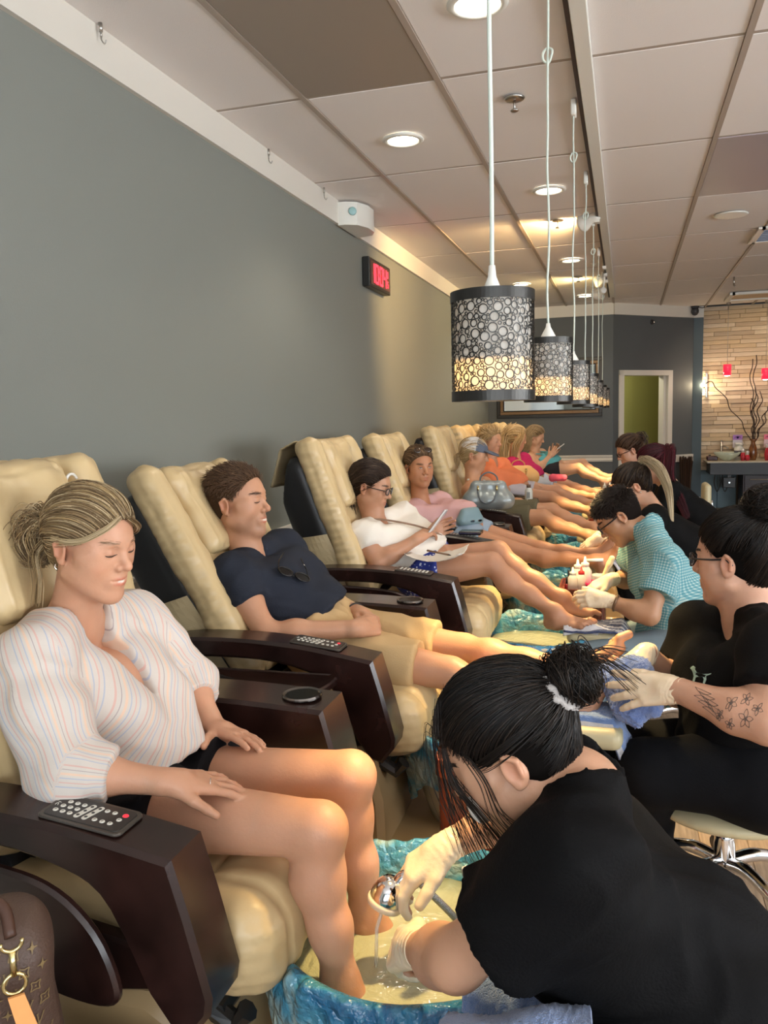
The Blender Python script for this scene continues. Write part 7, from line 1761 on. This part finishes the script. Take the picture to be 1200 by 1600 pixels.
star = [[(0, 1), (.16, .3), (-.16, .3)], [(1, 0), (.3, .16), (.3, -.16)], [(0, -1), (-.16, -.3), (.16, -.3)], [(-1, 0), (-.3, -.16), (-.3, .16)], [(.28, .28), (-.28, .28), (-.28, -.28), (.28, -.28)]]
def stroke(a, b, w=.09):
    d = np.array(b, float)-a; n = np.array([-d[1], d[0]])/np.linalg.norm(d)*w; return [tuple(a+n), tuple(b+n), tuple(b-n), tuple(a-n)]
LVm = [stroke(np.array([-.75, .75]), np.array([-.95, -.65])), stroke(np.array([-.95, -.65]), np.array([.25, -.65])), stroke(np.array([.25, -.65]), np.array([.3, -.35])), stroke(np.array([-.2, .95]), np.array([.2, -.95])), stroke(np.array([.2, -.95]), np.array([.95, .95])), stroke(np.array([-.4, .95]), np.array([.05, .95]), .05), stroke(np.array([.7, .95]), np.array([1.1, .95]), .05)]
sq = [stroke(np.array([-.8, .8]), np.array([0, .6])), stroke(np.array([0, .6]), np.array([.8, .8])), stroke(np.array([.8, .8]), np.array([.6, 0])), stroke(np.array([.6, 0]), np.array([.8, -.8])), stroke(np.array([.8, -.8]), np.array([0, -.6])), stroke(np.array([0, -.6]), np.array([-.8, -.8])), stroke(np.array([-.8, -.8]), np.array([-.6, 0])), stroke(np.array([-.6, 0]), np.array([-.8, .8])), [(.2, .0), (0, .2), (-.2, 0), (0, -.2)]]
sh_ = [star, sq, LVm]
for r_i in range(10):
    for c_i in range(9): decal(sh_[(r_i+c_i*2+(r_i % 2)) % 3], -.12+c_i*.024+(.013 if r_i % 2 else 0), .06+r_i*.025, .0078, -.12)
gm = mat('brass', (.72, .6, .3), .25, metal=1); a0 = np.array([.035, -.098, .262])
G().tube([a0+np.array([.014*math.cos(a), 0, .014*math.sin(a)]) for a in np.linspace(0, 2*PI, 16, endpoint=False)], .0028, 6, closed=True).obj('ring', gm, t, True)
G().tube([a0+(.0, 0, .012), a0+(-.0, 0, .045)], .0045, 8).tube([a0+np.array([.013*math.cos(a), 0, .058+.012*math.sin(a)]) for a in np.linspace(PI*.95, 2.05*PI, 12)], .0028, 6).obj('clasp', gm, t, True)
tl_ = [(-.010, 0), (.010, 0), (.0125, -.07), (.010, -.082), (0, -.087), (-.010, -.082), (-.0125, -.07)]; g = G()
for yy in (-.004, .0): g.V += [(a+.22*(-b), yy, b) for a, b in tl_]
n = len(tl_); g.F = [tuple(range(n)), tuple(range(n, 2*n))[::-1]]+[(i, n+i, n+(i+1) % n, (i+1) % n) for i in range(n)]; o = g.obj('leather_tag', mat('natural_leather', lin(226, 158, 96), .5), t, loc=tuple(a0+(.0, -.006, -.012))); o['label'] = 'tan leather tag'
G().tube(catmull([(-.10, 0, .29), (-.08, -.03, .35), (0, -.04, .36), (.03, -.06, .35), (.035, -.088, .322)], 5), .008, 8).obj('strap', mat('dark_brown_strap', lin(70, 44, 32), .5), t, True)
# hook-shaped tag on top of the first chair's pillow
# ------------------------------------------------------------------ back of the room
M_gilt = mat('bronze_frame', lin(120, 96, 70), .35, metal=.6, bump=.6, bscale=90); M_blkf = mat('black_frame', (.02, .02, .02), .35)
t = thing('mirror', 'large black and bronze framed mirror on the back wall', 'mirror', (-1.005, 11.3, 1.76)); hx, hz = .70, .39
for k, (w0, w1, y0_, y1_, m) in enumerate([(0, .045, -.03, 0, M_blkf), (.045, .085, -.045, 0, M_gilt), (.085, .10, -.035, 0, M_blkf)]):
    g = G(); a0_, a1_ = w0, w1
    for (cx, cz, sx, sz) in [(0, hz-(a0_+a1_)/2, hx-a0_, (a1_-a0_)/2), (0, -hz+(a0_+a1_)/2, hx-a0_, (a1_-a0_)/2), (hx-(a0_+a1_)/2, 0, (a1_-a0_)/2, hz-a1_), (-hx+(a0_+a1_)/2, 0, (a1_-a0_)/2, hz-a1_)]: g.box((cx, (y0_+y1_)/2, cz), (sx, (y1_-y0_)/2, sz), bev=.004)
    g.obj('frame', m, t)
G().box((0, -.012, 0), (hx-.1, .004, hz-.1)).obj('glass', mat('mirror_glass', (.82, .86, .86), .02, metal=1), t)
# small round sensor on the slanted wall
def slant(u, z, n=-.0): c = A2+DU*u+DN*n; return (c[0], c[1], z)
ang = math.atan2(DU[1], DU[0])
t = thing('wall_sensor', 'small round chrome-rimmed sensor high on the slanted wall', 'sensor', slant(.68, 2.61), ang); Rx = Matrix.Rotation(PI/2, 3, 'X')
G().lathe((0, 0, 0), [(0, .01), (.03, .01), (.034, 0)], 20, R=Rx).obj('body', M_dark, t, True); G().lathe((.03, 0, 0), [(0, .012), (.012, .012), (.014, 0)], 14, R=Rx).obj('lens', M_chrome, t, True)
t = thing('security_camera', 'dark dome camera in the corner above the stone wall', 'camera', (.90, 12.22, 2.76)); G().lathe((0, 0, .05), [(0, 0), (.05, 0), (.055, .03), (0, .03)], 20).lathe((0, 0, 0), [(0, -.05), (.03, -.04), (.05, -.01), (.052, .02), (.04, .05)], 20).obj('dome', mat('dome_grey', (.05, .05, .055), .2), t, True)
G().tube([(.03, 0, .07), (.09, 0, .05), (.13, .05, .06)], .005, 6).obj('cable', M_dark, t, True)
for x_, z_, lb in ((.985, .13, 'white outlet box low at the corner beside the stone wall'),):
    t = thing('wall_outlet', lb, 'outlet', (x_, 12.295, z_)); G().box((0, -.01, 0), (.035, .01, .06), bev=.004).obj('plate', M_wplast, t)
    for s in (-1, 1): G().box((0, -.021, s*.022), (.014, .001, .011), bev=.0008).obj('socket', mat('socket_grey', lin(150, 150, 146), .5), t)
# dried reed bundle
t = thing('reed_bundle', 'tall dark brown bundle of dried reeds against the slanted wall', 'dried reeds', (.80, 12.0, 0)); rng = np.random.default_rng(3); pth = []
for k in range(150):
    a = rng.random()*6.28; r0 = .05*rng.random()**.5; r1 = .095*rng.random()**.5; hh = .70+.08*rng.random(); pth.append([[r0*math.cos(a)*(1-s_)+r1*math.cos(a)*s_, r0*math.sin(a)*(1-s_)+r1*math.sin(a)*s_, .01+hh*s_] for s_ in np.linspace(0, 1, 5)])
P = np.array(pth)+np.array([.80, 12.0, 0]); o = strands(P, np.full(150, .006), pick([(.05, .022, .012), (.09, .045, .022), (.03, .015, .01)], 150, rng), 'reeds', t, hair_mat('reed_straw', .8), kind='stuff')
# kitchen corner seen through the door
light('back_room_fill', 'POINT', slant(.25, 2.3, .7), 22, (1, .93, .7), shadow_soft_size=.15)  # added fill light with no fixture, brightens the olive wall
t = thing('shelf_unit', 'dark shelf unit inside the back room', 'shelf', slant(.33, 0, .70), ang)
for z_ in (.25, .62, 1.22): G().box((0, 0, z_), (.26, .2, .012)).obj('shelf', mat('grey_shelf', lin(150, 152, 150), .4), t)
for a in (-1, 1):
    for b in (-1, 1): G().box((a*.25, b*.19, .62), (.012, .012, .62)).obj('post', M_dark, t)
t = thing('microwave', 'steel and black microwave on the back room shelf', 'microwave', slant(.33, 1.235, .68), ang); G().box((0, 0, .14), (.24, .17, .14), bev=.008).obj('housing', mat('micro_steel', lin(170, 176, 178), .3, metal=.6), t); G().box((-.04, -.172, .15), (.17, .004, .10)).obj('door', M_blk, t); G().box((.185, -.173, .15), (.035, .003, .10)).obj('control_panel', mat('panel_lightgrey', lin(176, 196, 196), .3), t)
t = thing('bowl', 'pale round bowl on top of the microwave', 'bowl', slant(.28, 1.518, .68), ang); G().lathe((0, 0, 0), [(0, 0), (.05, 0), (.09, .04), (.11, .12), (.105, .12), (.08, .04), (0, .01)], 24).obj('shell', mat('pale_bowl', lin(206, 208, 176), .5), t, True)
dslab('counter', .44, 1.02, .55, .94, .62, .68, mat('pale_counter', lin(196, 196, 178), .4), None).name = 'counter'
o = bpy.data.objects['counter']; tag(o, 'pale counter top seen through the doorway over grey drawers', 'counter')
t = thing('drawer_unit', 'grey drawer unit below the pale counter in the back room', 'drawers', slant(.74, 0, .76), ang); G().box((0, 0, .31), (.26, .17, .31), bev=.005).obj('carcass', M_dark, t)
for z_ in (.12, .32, .52): G().box((0, -.175, z_), (.25, .006, .085), bev=.003).obj('drawer', mat('grey_drawer', lin(96, 100, 100), .5), t)
# vanity with glass basin
t = thing('vanity', 'dark floating vanity with pale top along the stone wall', 'vanity', (1.80, 12.10, 0)); M_top = mat('pale_quartz', lin(176, 168, 150), .3); M_van = mat('charcoal_wood', (.022, .024, .028), .4)
G().box((0, 0, .705), (.74, .29, .010), bev=.003).obj('top', M_top, t); G().box((0, .0, .615), (.70, .26, .08), bev=.004).obj('apron', M_van, t)
G().box((.12, .02, .29), (.40, .24, .245), bev=.004).obj('cabinet', mat('burgundy_black_wood', (.020, .010, .012), .4), t)
d_ = G().box((.12, -.225, .30), (.38, .012, .225), bev=.004).obj('door', MATS['burgundy_black_wood'], t); h_ = G().tube([(-.20, -.255, .47), (.42, -.255, .47)], .007, 8).obj('handle', M_chrome, d_, True)
t = thing('basin_bowl', 'round clear glass basin on the vanity top', 'sink', (1.335, 12.08, .716)); G().lathe((0, 0, 0), [(0, 0), (.05, 0), (.10, .03), (.155, .075), (.18, .115), (.175, .115), (.15, .078), (.095, .036), (.045, .008), (0, .008)], 36).obj('glass', mat('sink_glass', (.62, .70, .60), .04, alpha=.6, spec=.9), t, True)
G().lathe((0, 0, .009), [(0, .003), (.02, .003), (.022, 0)], 16).obj('drain', M_chrome, t, True)
t = thing('faucet', 'brushed upright faucet behind the glass basin', 'faucet', (1.285, 12.30, .716)); G().lathe((0, 0, 0), [(0, 0), (.022, 0), (.018, .01), (.018, .25), (0, .252)], 14).obj('post', M_steel, t, True); G().tube([(0, 0, .19), (.05, -.06, .185), (.075, -.09, .165)], .010, 8).obj('spout', M_steel, t, True); G().tube([(0, 0, .25), (0, 0, .275)], .012, 8).obj('lever', M_steel, t, True)
t = thing('dispenser', 'small dark dispenser box hanging under the vanity', 'dispenser', (1.36, 12.0, .42)); G().box((0, 0, 0), (.08, .05, .07), bev=.006).obj('body', M_dark, t); G().lathe((0, -.052, 0), [(0, .003), (.008, .003), (.01, 0)], 12, R=Rx).obj('light', mat('dot_light', (.8, .9, .9), .3, emit=(.8, .95, 1), estr=1.5), t, True); G().box((0, .0, .085), (.02, .02, .03)).obj('bracket', M_dark, t)
t = thing('drain_hose', 'pair of black looped hoses hanging below the vanity', 'hose', (1.18, 12.0, .535))
for x_ in (0, .10): G().tube(catmull([(x_, 0, 0), (x_-.01, 0, -.12), (x_+.03, 0, -.24), (x_+.07, 0, -.12), (x_+.06, 0, 0)], 6), .008, 6).obj('loop', M_dark, t, True)
t = thing('soap_tray', 'dark red tray at the left end of the vanity top', 'tray', (1.15, 12.15, .716)); G().box((0, 0, .03), (.07, .08, .03), bev=.01).obj('box', mat('dark_red_plastic', (.05, .008, .01), .4), t); G().lathe((-.03, 0, .06), [(0, .02), (.015, .015), (.018, 0)], 10).obj('knob', M_dark, t, True)
# bottles and tumblers
def jar(x, y, label, h, r, m, m2, cap_h=.03, name='bottle', cat='bottle', lab=None):
    t = thing(name, label, cat, (x, y, .716)); G().lathe((0, 0, 0), [(0, 0), (r, 0), (r, h*.82), (r*.7, h*.9), (r*.7, h)], 20).obj('body', m, t, True); G().lathe((0, 0, h), [(r*.8, 0), (r*.8, cap_h), (0, cap_h)], 18).obj('cap', m2, t, True)
    if lab: G().lathe((0, 0, h*.25), [(r+.001, 0), (r+.001, h*.4)], 20).obj('label_band', lab, t, True)
    return t
jar(1.505, 12.22, 'white lidded tub bottle with black base on the vanity', .20, .065, M_wplast, mat('white_lid', lin(228, 226, 222), .4), .035, lab=mat('black_label', (.03, .03, .05), .5))
jar(1.90, 12.22, 'white bottle with a lilac cap at the right edge', .17, .06, M_wplast, mat('lilac_cap', lin(170, 140, 180), .4), .05)
M_redg = mat('red_glass', (.55, .03, .05), .08, alpha=.85); M_clg = mat('clear_tumbler', (.8, .8, .8), .05, alpha=.35)
for x_, y_, lb, hh in ((1.53, 12.02, 'red tumbler left of the vase', .11), (1.585, 12.0, 'small red tumbler touching the vase', .08), (1.83, 12.02, 'tall red tumbler right of the vase', .17), (1.88, 11.98, 'red tumbler cut by the right edge', .12)):
    t = thing('tumbler', lb, 'glass', (x_, y_, .716)); G().lathe((0, 0, 0), [(0, 0), (.026, 0), (.034, hh*.5), (.020, hh), (.018, hh), (.031, hh*.5), (.022, .006), (0, .006)], 18).obj('red_base', M_redg, t, True); G().lathe((0, 0, hh), [(.020, 0), (.022, .05), (.0205, .05), (.0185, 0)], 18).obj('neck', M_clg, t, True)
for x_, lb, c1, c2 in ((1.50, 'small violet and white card propped behind the lidded bottle', lin(170, 120, 196), lin(210, 206, 218)), (1.90, 'small pink and white card at the right edge of the vanity', lin(236, 120, 148), lin(226, 200, 206))):
    t = thing('display_card', lb, 'card', (x_, 12.36, .716)); G().box((0, 0, .25), (.062, .004, .09)).obj('card', mat('card_%d' % int(x_*100), c2, .6), t); G().box((0, -.0045, .305), (.062, .0008, .034)).obj('header', mat('cardh_%d' % int(x_*100), c1, .6), t); G().box((0, 0, .08), (.01, .01, .08)).obj('stand', M_wplast, t)
    g = G().lathe((0, -.0055, .305), [(0, .0004), (.017, .0004)], 16, R=Rx); g.tube([(-.04, -.006, .30), (-.02, -.006, .315), (.0, -.006, .30), (.02, -.006, .315), (.04, -.006, .302)], .003, 5); g.obj('print', mat('card_ink', lin(60, 40, 110), .6), t, kind='stuff')
t = thing('vase', 'bronze glazed vase holding curly twigs on the vanity', 'vase', (1.665, 12.10, .716)); G().lathe((0, 0, 0), [(0, 0), (.04, 0), (.055, .05), (.06, .10), (.05, .17), (.028, .23), (.03, .26), (.055, .29), (.05, .29), (.022, .25), (.02, .22)], 28).obj('body', mat('bronze_glaze', lin(120, 72, 34), .25, var=.5, vscale=14, coat=.5), t, True)
t = thing('curly_branches', 'tall dark curly willow branches standing in the bronze vase', 'branches', (1.665, 12.10, .93)); rng = np.random.default_rng(8)
ends = [(-.52, .02, .86), (-.05, 0, 1.15), (.0, .0, 1.20), (.03, .02, .78), (.09, -.02, .72), (.22, 0, .60), (.16, .02, .50), (-.02, .01, .62)]
for (ex, ey, ez) in ends:
    pts = []
    for s_ in np.linspace(0, 1, 12): w_ = .022*min(1, s_*3); pts.append((ex*s_**(1.1 if abs(ex) > .3 else .8)+w_*math.sin(s_*17+ez*9), ey*s_+w_*math.cos(s_*15+ez*5), ez*s_))
    if ex < -.4: pts += [(ex-.05, ey, ez+.01), (ex-.10, ey, ez-.02), (ex-.12, ey, ez-.08)]
    G().tube(catmull(pts, 4), .0065 if abs(ex) < .4 else .006, 6).obj('branch', mat('willow_brown', (.035, .016, .010), .6), t, True)
# red pendants, sconce
for x_, y_, zt, zb_, lb in ((1.31, 12.05, 2.02, 1.87, 'small red glass pendant over the glass basin'), (1.79, 12.05, 1.98, 1.80, 'small red glass pendant at the right above the branches')):
    t = thing('red_pendant', lb, 'pendant lamp', (x_, y_, zb_), group='red pendants at the stone wall'); G().lathe((0, 0, 0), [(.052, 0), (.052, .15), (.0, .152)], 24).obj('shade', mat('red_shade', (.8, .02, .05), .3, emit=(1, .02, .06), estr=.7), t, True)
    G().lathe((0, 0, 0), [(0, -.01), (.03, -.006), (.045, .004)], 16).obj('bulb', mat('pink_bulb', (1, .8, .8), .3, emit=(1, .8, .78), estr=5), t, True); G().tube([(0, 0, .15), (0, 0, CH-zb_-.03)], .003, 6).obj('cord', M_steel, t, True); G().lathe((0, 0, CH-zb_-.03), [(0, 0), (.03, .0), (.03, .03)], 14).obj('canopy', M_steel, t, True)
    light('red_pendant_lamp', 'POINT', (x_, y_, zb_-.04), 1.5, (1, .75, .6), shadow_soft_size=.03)
light('stone_wall_washer', 'SPOT', (1.9, 11.3, CH-.04), 19, (1, .76, .48), (1.7, 12.4, 1.6), spot_size=2.0, spot_blend=.8, shadow_soft_size=.06)
light('stone_wall_washer', 'SPOT', (1.25, 11.5, CH-.04), 7, (1, .84, .64), (1.2, 12.4, 1.4), spot_size=1.8, spot_blend=.8, shadow_soft_size=.06)
t = thing('wall_sconce', 'slim wall sconce with bright bulb beside the stone wall', 'wall lamp', (1.05, 12.38, 1.76)); G().box((.03, 0, 0), (.012, .012, .17), bev=.003).obj('bar', M_steel, t); G().tube([(.03, 0, .0), (-.0, -.03, 0)], .008, 6).obj('arm', M_steel, t, True)
for z_ in (-.1, .0, .1): fobj(Fld().ball((.0, -.035, z_), .022 if z_ == 0 else .014), .006, 'bulb', mat('sconce_bulb', (1, .9, .7), .3, emit=(1, .86, .6), estr=25 if z_ == 0 else 6) if z_ == 0 else mat('sconce_bulb_dim', (1, .9, .7), .3, emit=(1, .86, .6), estr=5), t)
light('sconce_lamp', 'POINT', (1.03, 12.30, 1.76), 5, (1, .78, .48), shadow_soft_size=.03)
